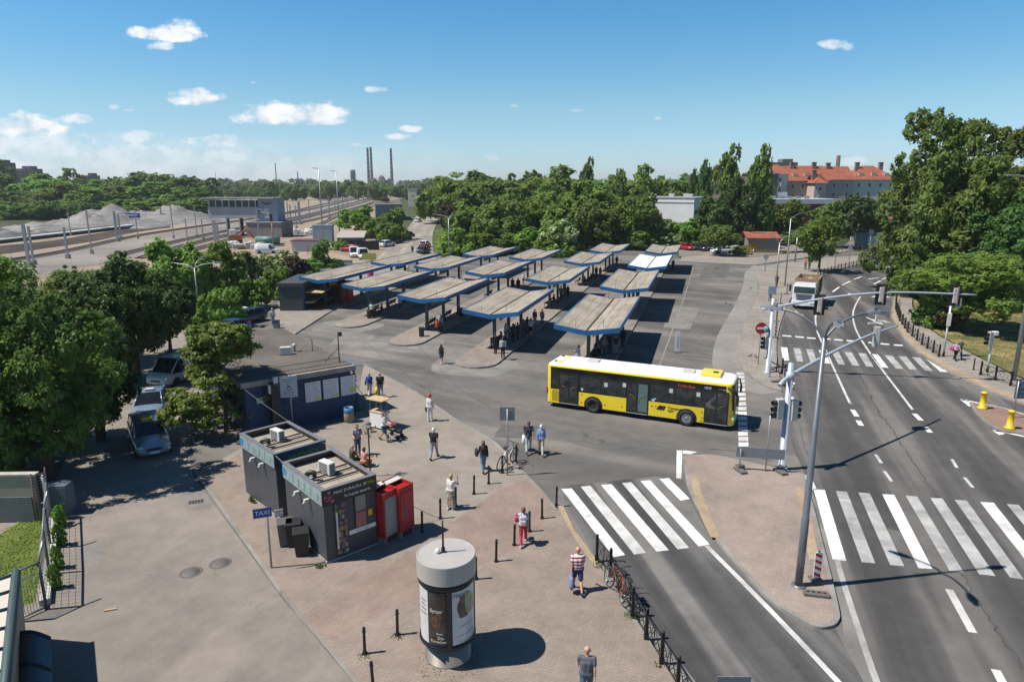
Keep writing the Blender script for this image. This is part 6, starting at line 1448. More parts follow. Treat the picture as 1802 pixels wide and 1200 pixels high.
def wood(name,label,spots,leafm,seed):
 rg=np.random.default_rng(seed);me0=crown_mesh('wood_unit',seed,14,260,.24,[leafm])
 co=np.empty(len(me0.vertices)*3,np.float32);me0.vertices.foreach_get('co',co);co=co.reshape(-1,3)
 out=[]
 for X,Y,h,r_ in spots:
  a=rg.uniform(0,6.28);c,s=math.cos(a),math.sin(a);q=co.copy()
  x,y=q[:,0]*c-q[:,1]*s,q[:,0]*s+q[:,1]*c
  out.append(np.stack([X+x*r_,Y+y*r_,h*.5+q[:,2]*h*.55],1))
 V=np.concatenate(out);n=len(V)//4;me=bpy.data.meshes.new(name)
 me.vertices.add(len(V));me.vertices.foreach_set('co',V.astype(np.float32).ravel());me.loops.add(len(V));me.loops.foreach_set('vertex_index',np.arange(len(V),dtype=np.int32))
 me.polygons.add(n);me.polygons.foreach_set('loop_start',np.arange(0,4*n,4,dtype=np.int32));me.materials.append(leafm);me.update(calc_edges=True)
 bpy.data.meshes.remove(me0)
 o=bpy.data.objects.new(name,me);C.objects.link(o);tag(o,label,'wood',kind='stuff')
sp=[]
for i in range(420):
 Y=random.uniform(900,1900);u=random.uniform(-150,1950);X=(u-901)/FOC*Y
 sp.append((X,Y,random.uniform(13,21)+(6 if u>1200 else 0),random.uniform(12,22)))
wood('far_wood','continuous far-off woods along the horizon',sp,LO,77)
sp=[]
for i in range(170):
 u=random.uniform(1150,1950);Y=random.uniform(280,420);sp.append(((u-901)/FOC*Y,Y,random.uniform(8,12),random.uniform(5,9)))
for i in range(60):
 u=random.uniform(760,1150);Y=random.uniform(215,330);sp.append(((u-901)/FOC*Y,Y,random.uniform(11,17),random.uniform(5,8)))
for i in range(90):
 u=random.uniform(-200,380);Y=random.uniform(420,650);sp.append(((u-901)/FOC*Y,Y,random.uniform(12,17),random.uniform(6,10)))
wood('wood','mass of greenery filling the gaps behind the nearer trees',sp,LG,78)
def scrub(name,label,poly,n,hmax,leafm,s=.35):
 P=px(poly);xs=[p.x for p in P];ysv=[p.y for p in P];mb=MB();c=0
 def inside(x,y):
  r_=False;j=len(P)-1
  for i in range(len(P)):
   if(P[i].y>y)!=(P[j].y>y)and x<(P[j].x-P[i].x)*(y-P[i].y)/(P[j].y-P[i].y)+P[i].x:r_=not r_
   j=i
  return r_
 while c<n:
  x=random.uniform(min(xs),max(xs));y=random.uniform(min(ysv),max(ysv))
  if not inside(x,y):continue
  c+=1;z=random.uniform(0,hmax);a=random.uniform(0,6.28);q=random.uniform(.5,1)*s
  d=Vector((math.cos(a),math.sin(a),random.uniform(-.2,.5)))*q;e=Vector((-math.sin(a),math.cos(a),random.uniform(-.3,.3)))*q*.6
  p=Vector((x,y,z));mb.add([p-d,p-e,p+d,p+e],[(0,1,2,3)])
 tag(mb.build(name,leafm),label,'undergrowth',kind='stuff')
scrub('undergrowth','wild undergrowth below the trees behind the shelters',[(760,448),(1060,437),(1190,437),(1330,438),(1330,410),(1180,400),(900,400),(770,410)],7000,1.4,LG,.8)
scrub('undergrowth','tall grass and scrub along the rail yard edge',[(330,590),(400,560),(470,505),(560,470),(600,462),(540,468),(420,500),(300,540)],5000,1.0,LF,.35)
scrub('lawn_grass','tufts of dry and green grass on the right-hand lawn',[(1612,530),(1615,556),(1640,579),(1690,609),(1745,637),(1802,665),(1900,690),(1900,560),(1750,520)],7000,.1,leaf_mat('dry_grass_blade',(.09,.12,.03),(.36,.28,.13)),.12)
def box_thing(name,label,cat,parts,loc,rz=0.0,group=None):
 t=thing(name,label,cat,loc,rz,group)
 for pn,m,fn in parts:
  mb=MB();fn(mb);mb.build(pn,m,t)
 return t
win_dark=mat('window_glass_dark',(.035,.042,.05),.12,spec=.7)
YA=232.0
def PXY(u,Y):return(u-901)/FOC*(Y*CP-(10-EYE)*SP)
def apartment(u0,u1,Y,depth,eave_v,ridge_v,wallm,label,hip=True,name='apartment_building',wn=0):
 x0,x1=PXY(u0,Y),PXY(u1,Y);ze=atY(u0,eave_v,Y).z;zr=atY(u0,ridge_v,Y+depth/2).z;L=x1-x0
 t=thing(name,label,'building',((x0+x1)/2,Y,0),0,'red-roofed apartment blocks')
 mb=MB();mb.box((0,depth/2,ze/2),(L,depth,ze))
 if not hip:
  for s in(-1,1):mb.add([(s*(L/2-.02),0,ze),(s*(L/2-.02),depth,ze),(s*(L/2-.02),depth/2,zr-.2)],[(0,1,2),(2,1,0)])
 mb.build('wall',wallm,t)
 e=.6;hx=depth/2*(.8 if hip else 0)
 mb=MB();A=[(-L/2-e,-e,ze-.1),(L/2+e,-e,ze-.1),(L/2+e,depth+e,ze-.1),(-L/2-e,depth+e,ze-.1),(-L/2+hx-(0 if hip else e),depth/2,zr),(L/2-hx+(0 if hip else e),depth/2,zr)]
 mb.add(A,[(0,1,5,4),(2,3,4,5),(1,2,5),(3,0,4)]if hip else[(0,1,5,4),(2,3,4,5)]);rf=mb.build('roof',orange_tile,t)
 n=wn or max(1,int(L/3.2))
 fl=int((ze-1)/3.1)
 for f in range(max(0,fl-3),fl):
  for k in range(n):
   x=-L/2+L*(k+.5)/n;z=ze-1.9-(fl-1-f)*3.1
   mb=MB();mb.box((x,-.03,z),(1.1,.08,1.5));w=mb.build('window',white_gloss,t)
   mb=MB();mb.box((x,-.075,z),(.9,.02,1.3));mb.build('pane',win_dark,w)
 return t,L,depth,ze,zr,rf
pinkish=mat('pinkish_render',(.52,.42,.37),.85,0,.08,.5);greyish=mat('grey_mauve_render',(.43,.35,.31),.85,0,.1,.5);creamy=mat('cream_render',(.55,.52,.48),.85,0,.08,.5)
for args in[((1385,1455,YA,13,318,292,greyish,'red-roofed apartment block, left stretch of the terrace'),dict(hip=False)),((1455,1500,YA+2,13,316,293,greyish,'red-roofed apartment block in the middle of the terrace, with the dark recess'),dict(hip=False)),((1500,1575,YA+5,13,316,292,creamy,'cream-walled red-roofed apartment block at the right of the terrace'),{}),((1357,1384,YA-8,22,306,290,pinkish,'pinkish gable-ended block at the left end of the red-roofed terrace'),dict(hip=False)),((1432,1452,YA-6,8,322,306,pinkish,'projecting pinkish wing with a small red hipped roof'),{}),((1240,1300,YA+20,12,314,300,pinkish,'red-roofed house glimpsed between the two tall poplars'),{})]:
 t,L,dep,ze,zr,rf=apartment(*args[0],**args[1])
 for k in range(2 if L>10 else 1):
  x=-L*.28+L*.56*k;mb=MB();mb.box((x,dep*.42,zr-.3),(1.3,1.0,2.6));mb.box((x,dep*.42,zr+1.05),(1.5,1.2,.2));mb.build('chimney',mat('old_brick_stack',(.22,.15,.12),.85,0,.2,1),rf)
 if L>12:
  for k in range(3):mb=MB();mb.box((-L*.3+k*L*.3,dep*.16,ze+(zr-ze)*.32),(1.6,1.8,1.3));mb.build('dormer',greyish,rf)
t=thing('industrial_stack','slim dark chimney rising behind the red roofs','chimney',(PXY(1469,260),260,0));mb=MB();mb.cyl((0,0,0),(0,0,atY(1469,274,260).z),.9,.7,12);mb.build('shaft',mat('dark_brick_shaft',(.10,.07,.06),.85),t)
t=thing('old_house','soot-dark old house behind the right-hand poplar','building',(PXY(1345,205),205,0));zt=atY(1345,306,205).z
mb=MB();mb.box((0,5,zt/2),(7.5,10,zt));mb.build('wall',mat('soot_brick',(.12,.10,.09),.9,0,.2,.6),t);mb=MB();mb.add([(-4.2,-.4,zt),(4.2,-.4,zt),(4.2,10.4,zt),(-4.2,10.4,zt),(0,5,zt+1.8)],[(0,1,4),(1,2,4),(2,3,4),(3,0,4)]);mb.build('roof',mat('grey_slate',(.10,.085,.08),.8),t)
for f in range(3):
 for k in range(3):mb=MB();mb.box((-2.3+2.3*k,-.04,zt-2-3*f),(1.0,.1,1.6));mb.build('window',win_dark,t)
Yh=175;c0=PXY(1222,Yh);zt=atY(1222,350,Yh).z
t=thing('white_hall','flat-roofed bright white hall behind the belt of trees','building',(c0,Yh,0),R(-28))
mb=MB();mb.box((-8,10,zt/2),(16,20,zt));mb.build('wall',mat('bright_white_render',(.74,.75,.77),.8,0,.04,.5),t)
mb=MB();mb.box((-8,10,zt+.1),(16.2,20.2,.25));mb.build('roof',mat('flat_roof_grey',(.25,.25,.25),.85),t)
for x,y in((-3,8),(-9,12),(-12,5),(-6,16)):mb=MB();mb.box((x,y,zt+.6),(1.4,1.2,.9));mb.build('roof_unit',dirty_white,t)
mb=MB();mb.box((-8,-.05,zt-.9),(16,.12,.3));mb.build('seam',dirty_white,t)
Ys=195
t=thing('supermarket','low white flat-roofed shop hall with roof units and a dark red wall','building',(PXY(1400,Ys),Ys,0));zt=atY(1400,358,Ys).z
mb=MB();mb.box((0,12,zt/2),(24,24,zt));mb.build('wall',mat('dark_red_cladding',(.14,.03,.03),.7),t)
mb=MB();mb.box((0,12,zt+.5),(25,25,1.3));mb.build('fascia',mat('silver_fascia',(.45,.47,.5),.5),t)
mb=MB();mb.box((-5,16,zt+2.0),(14,10,1.8));mb.build('upper_roof',white_gloss,t)
for k in range(5):mb=MB();mb.box((-4+k*2.4,6,zt+1.5),(1.3,1.1,.8));mb.build('roof_unit',galv,t)
Yf=168;zt=atY(1562,392,Yf).z
t=thing('fuel_station','fuel station canopy with a red and white fascia beyond the trees','fuel station',(PXY(1556,Yf),Yf,0),R(-4))
mb=MB();mb.box((0,5,zt+.4),(13,10,1.3));mb.build('canopy',mat('station_red',(.5,.05,.025),.5),t)
mb=MB();mb.box((0,-.02,zt-.2),(13.02,.06,.14));mb.build('trim',dirty_white,t)
text('ORLEN',1.5,white_gloss,t,(.9,-.08,zt+.5),(0,-1,0));mb=MB();mb.ball((-2.2,-.05,zt+.45),.55,0,8,(1,.1,1));mb.build('emblem',white_gloss,t)
for x in(-4.5,4.5):mb=MB();mb.box((x,5,zt/2),(.6,.6,zt));mb.build('column',dirty_white,t)
mb=MB();mb.box((-1,13,1.8),(10,5,3.6));mb.build('shop',mat('station_shop',(.16,.13,.12),.6),t)
for x in(-3,0,3):mb=MB();mb.box((x,3,.9),(.7,.5,1.8));mb.build('pump',red_gloss,t)
t=thing('billboard','dark framed billboard on legs at the far pavement','billboard',at(1523,441,.1),R(10));mb=MB();mb.box((0,0,2.3),(5.6,.25,2.9));mb.build('frame',mat('billboard_grey',(.09,.11,.12),.5),t)
mb=MB();mb.box((-1.2,-.14,2.3),(2.6,.03,2.4));mb.build('poster',mat('billboard_teal',(.04,.09,.11),.4,0,.5,1),t);mb=MB();mb.box((1.4,-.14,2.1),(2.3,.03,1.9));mb.build('poster',mat('billboard_pale',(.35,.37,.38),.5),t)
for x in(-2.2,2.2):mb=MB();mb.box((x,.1,.5),(.2,.2,1.2));mb.build('leg',black_iron,t)
def stack(u,vt,Y,w0,w1,label,m,bands=False,grp=None):
 z=atY(u,vt,Y).z;k=Y/FOC
 t=thing('industrial_stack',label,'chimney',(PXY(u,Y),Y,0),0,grp);mb=MB();n=10
 for i in range(n):mb.cyl((0,0,z*i/n),(0,0,z*(i+1)/n),(w0+(w1-w0)*i/n)*k/2,(w0+(w1-w0)*(i+1)/n)*k/2,16,(i%2)if bands else 0)
 mb.build('shaft',[m,mat('faded_red_band',(.3,.12,.09),.8)],t)
sm=mat('soot_concrete',(.075,.07,.07),.9,0,.1,.05)
G3='dark works chimneys on the horizon'
stack(649.5,260,1450,5.4,3.6,'left one of the two dark chimneys standing close together',sm,grp=G3);stack(655,259,1470,5.4,3.6,'right one of the two dark chimneys standing close together',sm,grp=G3);stack(690,261,1450,6,3.4,'dark chimney standing alone right of the close pair',sm,grp=G3)
stack(487,287,1400,2.6,1.6,'thin banded chimney on the left horizon',mat('pale_stack',(.28,.24,.22),.9),True);stack(525,302,1500,2.4,1.6,'short thin chimney left of the gas tower',sm);stack(381,303,1400,1.2,.6,'needle-thin mast on the left horizon',sm)
t=thing('gas_tower','dark cylindrical tower on the horizon left of the chimneys','tower',(PXY(622,1400),1400,0));mb=MB();z=atY(622,299,1400).z;mb.lathe([(.1,0),(5.2,0),(5.2,z*.9),(4.2,z),(.1,z)],20);mb.build('tower',sm,t)
for u,vt,w,lab in((672,309,14,'dark domed works hall below the chimneys'),(685,313,6,'small dark works tower beside the lone chimney'),(530,314,14,'low dark works block on the left horizon')):
 Y=1380;k=Y/FOC;z=atY(u,vt,Y).z;t=thing('works_building',lab,'factory',(PXY(u,Y),Y,0));mb=MB();mb.lathe([(.1,0),(w*k/2,0),(w*k/2,z*.55),(w*k*.38,z*.85),(w*k*.15,z),(.1,z)],12);mb.build('hall',mat('rusty_works',(.11,.075,.075),.9),t)
for u0,u1,vt,Y,lab in((-20,14,286,520,'brown estate tower block at the left edge above the trees'),(24,62,297,560,'long brown estate block above the left trees'),(148,164,309,600,'grey estate block between the left trees'),(228,240,309,620,'small grey block glimpsed between the left trees'),(1355,1400,286,420,'grey wooded-looking block behind the red roofs')):
 x0,x1=PXY(u0,Y),PXY(u1,Y);z=atY(u0,vt,Y).z
 t=thing('tower_block',lab,'building',((x0+x1)/2,Y,0));mb=MB();mb.box((0,6,z/2),(x1-x0,12,z));mb.build('wall',mat('estate_brown',(.17,.13,.115),.9,0,.12,.1),t)
 mb=MB();mb.box(((x1-x0)*.15,6,z+1),((x1-x0)*.4,8,2));mb.build('roof_house',mat('estate_grey',(.14,.14,.15),.9),t)
 n=max(2,int((x1-x0)/3.4))
 for f in range(3):
  for k in range(n):mb=MB();mb.box((-(x1-x0)/2+(x1-x0)*(k+.5)/n,-.05,z-1.8-3*f),(1.5,.15,1.5));mb.build('window',win_dark,t)
t=thing('white_building','small cream white building at the far end of the street','building',(PXY(724,420),420,0));z=atY(724,333,420).z;mb=MB();mb.box((0,5,z/2),(4.6,9,z));mb.build('wall',mat('cream_wall',(.6,.55,.46),.85),t);mb=MB();mb.box((0,5,z+.1),(5,9.4,.3));mb.build('roof',concrete,t);mb=MB();mb.box((.8,-.03,z*.6),(1,.1,1));mb.build('window',win_dark,t)
S0=at(470,417);sbY=S0.y
t=thing('signal_box','concrete railway signal box with a long glazed cabin on a grey tower','signal box',S0,R(-4))
k=sbY/FOC
zr=atY(470,350,sbY).z
conc=mat('signal_box_concrete',(.36,.36,.36),.85,0,.16,.35);bl=mat('signal_box_bluegrey',(.24,.30,.36),.8,0,.12,.4)
mb=MB();mb.box(((475-470)*k,2.5,zr/2),(34*k,5,zr-.1));mb.build('tower',bl,t)
mb=MB();mb.box((0,2.4,1.9),(62*k,8,3.8));mb.box((0,2.4,3.9),(64*k,8.4,.25),1);mb.build('base',[mat('stained_base',(.23,.21,.19),.9,0,.25,.5),conc],t)
xl=(370-470)*k;xr=(458-470)*k
zc0=atY(400,384,sbY).z;zc1=atY(400,364.5,sbY).z;zc2=atY(400,352.5,sbY).z
mb=MB();mb.box(((xl+xr)/2,2.2,(zc0+zc1)/2),(xr-xl,5.5,zc1-zc0));mb.build('cabin',conc,t)
mb=MB();mb.box(((xl+xr)/2,2.2,(zc1+zc2)/2),(xr-xl-.3,5.2,zc2-zc1));g=mb.build('glazing',win_dark,t)
mb=MB()
for i in range(8):mb.box((xl+.4+(xr-xl-.8)*i/7,-.43,(zc1+zc2)/2),(.22,.1,zc2-zc1))
mb.build('mullion',dirty_white,g)
mb=MB();mb.box(((xl+492*k-470*k)/2-1,2.3,zr+.12),((495-365)*k,7.0,.3));mb.build('roof',mat('roof_slab',(.25,.24,.22),.85),t)
for x in(395,398+22):mb=MB();mb.box(((x-470)*k,2.2,zc0/2),(.6,.6,zc0));mb.build('support',mat('rust_support',(.10,.06,.05),.9),t)
wx=(474-470)*k
mb=MB();mb.box((wx,-.03,atY(470,379,sbY).z),(1.4,.12,1.4));mb.build('sign_plate',white_gloss,t);text('R1',1.2,blk,t,(wx,-.12,atY(470,379,sbY).z),(0,-1,0))
mb=MB();mb.box((wx-.2,-.03,atY(470,370,sbY).z),(1.1,.12,.9));mb.build('window',dirty_white,t)
mb=MB();z=atY(470,358.5,sbY).z
for s in(-1,1):mb.add([(wx,-.06,z+.1),(wx+s*1.4,-.06,z+.55),(wx+s*1.1,-.06,z-.05),(wx+s*.5,-.06,z-.35),(wx,-.06,z-.35)],[(0,1,2,3,4)if s<0 else(4,3,2,1,0)])
mb.disc((wx,-.07,z-.05),(0,-1,0),.35,12);mb.build('winged_wheel_emblem',mat('emblem_grey',(.09,.10,.11),.6),t)
def mound(u,v,wpx,vt,dpt,label,seed):
 b=at(u,v);w=wpx/FOC*b.y;h=hgt(u,v,vt);rg=random.Random(seed);nx,ny=44,18;V=[]
 ph=[rg.uniform(0,6.28)for _ in range(6)]
 for j in range(ny+1):
  for i in range(nx+1):
   x=(i/nx-.5)*2;y=(j/ny-.5)*2
   e=max(0,1-abs(x)**1.7)*max(0,1-abs(y)**1.5)
   z=h*e*(.82+.16*math.sin(x*5+ph[0])+.1*math.sin(x*11+y*3+ph[1])+.05*math.sin(x*23+ph[2])+rg.uniform(-.045,.045)+.06*math.sin(x*37+y*21+ph[3]))
   V.append((x*w/2,y*dpt/2,max(z,-.05)))
 mb=MB();mb.add(V,[(j*(nx+1)+i,j*(nx+1)+i+1,(j+1)*(nx+1)+i+1,(j+1)*(nx+1)+i)for j in range(ny)for i in range(nx)],0,True)
 tag(mb.build('gravel_heap',gravel,loc=b),label,'gravel heap','heaps of crushed stone by the railway')
mound(185,398,215,362,26,'grey gravel heap with the longest left slope',1);mound(285,390,215,360,26,'tallest grey gravel heap in the middle of the row',2);mound(350,384,140,366,20,'gravel heap next to the signal box',3);mound(60,408,200,392,20,'low dark gravel heap left of the long ones',4);mound(-25,425,120,388,24,'gravel heap at the left edge of the view',5)
t=thing('railway_platform','long low platform with a white edge in front of the gravel heaps','platform',at(0,430));P=px([(-200,452),(0,429),(120,415),(243,400)]);mb=MB()
for a,b_ in zip(P[:-1],P[1:]):
 d=(b_-a).normalized();s=Vector((-d.y,d.x,0));o_=at(0,430)
 mb.add([a-o_,b_-o_,b_-o_+s*6,a-o_+s*6,a-o_+Vector((0,0,1.0)),b_-o_+Vector((0,0,1.0)),b_-o_+s*6+Vector((0,0,1.0)),a-o_+s*6+Vector((0,0,1.0))],[(4,5,6,7),(0,1,5,4),(2,3,7,6)])
mb.build('platform_wall',mat('dark_platform_wall',(.07,.06,.055),.9),t);mb=MB()
for a,b_ in zip(P[:-1],P[1:]):
 d=(b_-a).normalized();s=Vector((-d.y,d.x,0));o_=at(0,430);up=Vector((0,0,1.02));mb.add([a-o_+up-s*.2,b_-o_+up-s*.2,b_-o_+up+s*1.6,a-o_+up+s*1.6,a-o_+up-s*.2-Vector((0,0,.25)),b_-o_+up-s*.2-Vector((0,0,.25))],[(0,1,2,3),(4,5,1,0)])
mb.build('white_edge',white_gloss,t)
def track(pts,label):
 P=spline(px(pts),5);O=P[0];t=thing('railway_track',label,'railway track',O,0,'railway tracks');rails=([],[])
 for i,p in enumerate(P):
  d=(P[min(i+1,len(P)-1)]-P[max(i-1,0)]).normalized();s=Vector((-d.y,d.x,0));q=p-O
  for k in(0,1):rails[k].append(q+s*(.72 if k else-.72)+Vector((0,0,.28)))
 for k in(0,1):
  mb=MB();mb.tube(rails[k],.09,4);mb.build('rail',mat('rusty_rail',(.10,.07,.055),.6,.4,.3,2),t)
 mb=MB()
 for i in range(len(P)-1):
  d=(P[i+1]-P[i]);u_=d.normalized();s=Vector((-u_.y,u_.x,0));a,b_=P[i]-O,P[i+1]-O;up=Vector((0,0,.2))
  mb.add([a-s*1.5+up*.05,a-s*1.2+up,a+s*1.2+up,a+s*1.5+up*.05,b_-s*1.5+up*.05,b_-s*1.2+up,b_+s*1.2+up,b_+s*1.5+up*.05],[(3,2,6,7),(2,1,5,6),(1,0,4,5)])
 mb.build('sleeper_bed',mat('sleeper_bed',(.12,.10,.088),.9,0,.35,1.2),t)
track([(-60,470),(100,446),(240,416),(345,400),(455,384),(560,366),(650,345)],'railway track nearest the dark trench')
track([(200,452),(345,418),(455,396),(560,374),(655,348)],'railway track passing under the signal box cabin');track([(250,455),(345,428),(455,402),(560,378),(662,350)],'railway track just in front of the signal box tower')
track([(300,452),(400,424),(500,398),(580,380),(668,352)],'railway track right beside the signal box base');track([(540,410),(570,392),(610,375),(670,354)],'curving railway track right of the signal box');track([(555,414),(590,392),(630,374),(676,356)],'curving railway track nearest the lamp masts');track([(500,376),(560,362),(610,352),(660,341)],'farthest railway track behind the signal box')
def cmast(u,v,vt,label,w=.28,arm=0):
 b=at(u,v);H=hgt(u,v,vt);t=thing('catenary_mast',label,'catenary mast',b,0,'overhead line masts in the rail yard');mb=MB();mb.box((0,0,H/2),(w,w*.6,H));mb.box((0,0,.4),(w*2,w*2,.8),1);mb.build('mast',[galv,concrete],t)
 if arm:mb=MB();mb.tube([(0,0,H*.86),(arm,.3,H*.86)],.06,4);mb.tube([(0,0,H*.98),(arm*.8,.3,H*.86)],.04,4);mb.build('cantilever',galv,t)
for i,(u,v,vt,w,arm)in enumerate([(52,470,395,.5,0),(60,466,398,.35,3),(120,455,400,.35,0),(162,447,370,.25,3),(207,425,372,.5,0),(213,422,376,.4,0),(243,420,364,.22,3),(306,420,360,.22,3),(347,418,362,.2,0),(381,446,388,.5,0),(386,440,396,.4,-4),(285,392,365,.5,0),(125,415,372,.22,0),(330,424,385,.22,-3),(358,422,386,.25,0),(403,432,380,.3,0),(425,424,384,.22,0),(456,421,366,.35,4),(502,408,352,.3,-4),(508,400,356,.3,0),(513,405,360,.3,3),(522,402,361,.3,0),(528,395,355,.7,0),(580,385,345,.4,3),(604,375,345,.4,0),(612,365,338,.4,-3),(545,385,352,.3,0),(565,380,348,.3,2),(630,360,336,.4,0),(640,356,335,.4,3),(590,372,343,.4,0),(650,352,334,.4,0)]):
 cmast(u,v,vt,'grey overhead line mast '+('with a side arm ' if arm else '')+('standing left of the signal box' if u<440 else 'standing right of the signal box'),w,arm)
for i in range(40):
 u=random.uniform(560,700);v=random.uniform(343,352);o=thing('catenary_mast','far grey line mast in the hazy thicket of masts at the end of the tracks','catenary mast',at(u,v),0,'far overhead line masts');mb=MB();mb.box((0,0,4),(.35,.3,8));mb.box((1.5,0,7.4),(4,.2,.2));mb.build('mast',galv,o)
for k,(a,b_,z)in enumerate((((52,470),(381,446),7.0),((60,466),(386,440),6.2),((207,425),(528,395),7.0),((213,422),(502,408),6.2))):
 A,B=at(*a),at(*b_);A.z=B.z=z;n=12;mb=MB();mb.tube([A+(B-A)*i/n-Vector((0,0,1.5*(i/n)*(1-i/n)))-A for i in range(n+1)],.035,3);tag(mb.build('overhead_wire',galv,loc=A),'thin overhead wire strung between masts, number of sag levels low' if False else('overhead wire strung between the masts left of the signal box, '+('upper' if z>6.5 else 'lower')+(' near one' if k<2 else ' far one')),'wire')
t=thing('signal_post','dark railway signal on a rusty post in front of the signal box','railway signal',at(482,439));mb=MB();mb.cyl((0,0,0),(0,0,6.2),.16,None,8);mb.build('post',rust,t);mb=MB();mb.box((-.1,0,6.8),(.6,.4,1.7),bev=.1);mb.build('signal_head',black_plastic,t)
t=thing('platform_sign','blue station name sign on the far platform','sign',at(232,399));mb=MB();
for x in(-2.5,2.5):mb.cyl((x,0,0),(x,0,4),.1,None,6)
mb.build('post',galv,t);mb=MB();mb.box((0,-.1,3.6),(6.5,.12,1.5));mb.build('plate',blue_sign,t);mb=MB();mb.box((0,-.17,3.7),(4.4,.02,.3));mb.build('lettering',wht,t)
def shed(u,v,wpx,vt,dep,wallm,roofm,label,rz=0,slope=.0,name='shed'):
 b=at(u,v);W=wpx/FOC*b.y;H=hgt(u,v,vt);t=thing(name,label,'shed',b,R(rz));mb=MB();mb.box((0,dep/2,H/2-.1),(W,dep,H-.2));mb.build('wall',wallm,t)
 mb=MB();mb.add([(-W/2-.25,-.3,H-.15),(W/2+.25,-.3,H-.15),(W/2+.25,dep+.3,H-.15+slope),(-W/2-.25,dep+.3,H-.15+slope),(-W/2-.25,-.3,H),(W/2+.25,-.3,H),(W/2+.25,dep+.3,H+slope),(-W/2-.25,dep+.3,H+slope)],[(3,2,1,0),(4,5,6,7),(0,1,5,4),(1,2,6,5),(2,3,7,6),(3,0,4,7)]);mb.build('roof',roofm,t);return t,W,H
t,W,H=shed(537,443,46,423,4,mat('pale_grey_cladding',(.42,.43,.45),.6),mat('maroon_roof_edge',(.14,.04,.05),.6),'white container shed with a maroon roof edge by the rail yard');mb=MB();mb.box((W*.1,-.02,H*.5),(.15,.06,H));mb.build('door_seam',dirty_white,t)
t,W,H=shed(617,440,44,418,9,mat('shed_grey_wall',(.20,.19,.18),.8,0,.2,.6),mat('pale_shed_roof',(.36,.33,.28),.85),'grey shed with a pale lean-to roof beside the street',8,.8);mb=MB();mb.box((W*.2,-.05,H*.4),(W*.45,.08,H*.75));mb.build('door',mat('shed_dark_door',(.05,.06,.07),.6),t)
shed(650,440,34,425,.3,mat('dark_plank_fence',(.06,.058,.055),.85),black_iron,'dark plank fence right of the grey shed',0,0,'plank_fence')
t,W,H=shed(685,388,46,360,30,mat('long_hall_grey',(.22,.22,.225),.8),mat('long_hall_roof',(.12,.105,.095),.9),'long grey hall with a cluttered dark roof behind the trees by the street',12,1.0)
for k in range(7):mb=MB();mb.box((random.uniform(-4,4),random.uniform(6,28),H+1.5),(random.uniform(1.5,3),1.5,random.uniform(.6,1.6)));mb.build('roof_clutter',mat('rusty_clutter',(.16,.10,.06),.9),t)
t=thing('container','pale blue-grey cabin container by the lamp masts','container',at(568,427),R(5));mb=MB();mb.box((0,1.5,2.0),(4.6,3,4.0),bev=.05);mb.build('body',mat('pale_blue_container',(.30,.37,.43),.6),t);mb=MB();mb.box((0,1.5,4.05),(4.7,3.1,.12));mb.build('roof',galv,t)
t=thing('water_tanker','turquoise tank on a trailer below the signal box','tank',at(472,433));mb=MB();mb.tube([(-2.6,0,1.4),(2.6,0,1.4)],.8,14);mb.build('tank',mat('turquoise_tank',(.10,.2,.19),.5),t);mb=MB();mb.box((0,0,.4),(7,1.8,.3));mb.build('frame',black_iron,t)
t=thing('excavator','small red and white works machine on the rail yard','excavator',at(414,428),R(20));mb=MB();mb.box((0,0,1.3),(3,1.8,1.4),bev=.1);mb.build('body',mat('machine_red',(.42,.12,.05),.5),t);mb=MB();mb.box((-.4,0,2.6),(1.4,1.4,1.3),bev=.1);mb.build('cab',white_gloss,t);mb=MB();mb.tube([(1.2,0,1.8),(2.8,0,3.6),(4.2,0,1.0)],.2,6);mb.build('boom',mat('machine_red',(.42,.12,.05)),t);mb=MB();mb.box((0,.8,.35),(3.2,.5,.7),bev=.15);mb.box((0,-.8,.35),(3.2,.5,.7),bev=.15);mb.build('track',rubber,t)
def heap_bags(u,v,n,label,m):
 t=thing('material_pile',label,'pile',at(u,v));mb=MB()
 for k in range(n):mb.box((random.uniform(-3,3),random.uniform(-1,1),random.uniform(.3,.9)),(random.uniform(.8,1.8),random.uniform(.8,1.6),random.uniform(.6,1.3)),0,random.random(),bev=.2)
 mb.build('bags',m,t)
heap_bags(418,436,9,'pile of white bags beside the works machine',dirty_white);heap_bags(535,412,9,'white plastic-covered material by the tracks',white_gloss);heap_bags(440,438,9,'long pile of pale slabs behind the elder bushes',pale_concrete);heap_bags(375,447,4,'concrete blocks at the mast foot',concrete)
t=thing('stone_wall','low grey block wall on the building site behind the leftmost shelters','wall',at(575,470),R(-6));mb=MB();mb.box((0,0,.6),(9,.4,1.2));mb.box((0,0,1.22),(9.1,.5,.1));mb.build('wall',concrete,t)
t=thing('wire_fence','thin mesh fence along the overgrown kerb by the parked teal taxi','fence',at(395,575));P=[p-at(395,575)for p in px([(395,575),(430,535),(450,515),(490,498)])]
for a,b_ in zip(P[:-1],P[1:]):
 for k in range(3):q=a+(b_-a)*k/3;mb=MB();mb.cyl(q,q+Vector((0,0,1.6)),.035,None,5);mb.build('post',galv,t)
 mb=MB()
 for zz in(.2,.6,1.0,1.5):mb.tube([a+Vector((0,0,zz)),b_+Vector((0,0,zz))],.012,3)
 mb.build('wire',galv,t)
t=thing('site_sign','yellow sign board lying by the white vans on the building site','sign',at(650,459),R(5));mb=MB();mb.box((0,0,.8),(2.6,.1,1.2));mb.build('board',mat('lime_yellow_board',(.5,.5,.12),.6),t)
t=thing('pink_banner','bright pink barrel-like bin behind the leftmost shelter','bin',at(652,487));mb=MB();mb.lathe([(.0001,0),(.45,0),(.5,.2),(.5,1.5),(.4,1.6),(.0001,1.6)],14);mb.build('body',mat('hot_pink',(.6,.05,.22),.6),t)
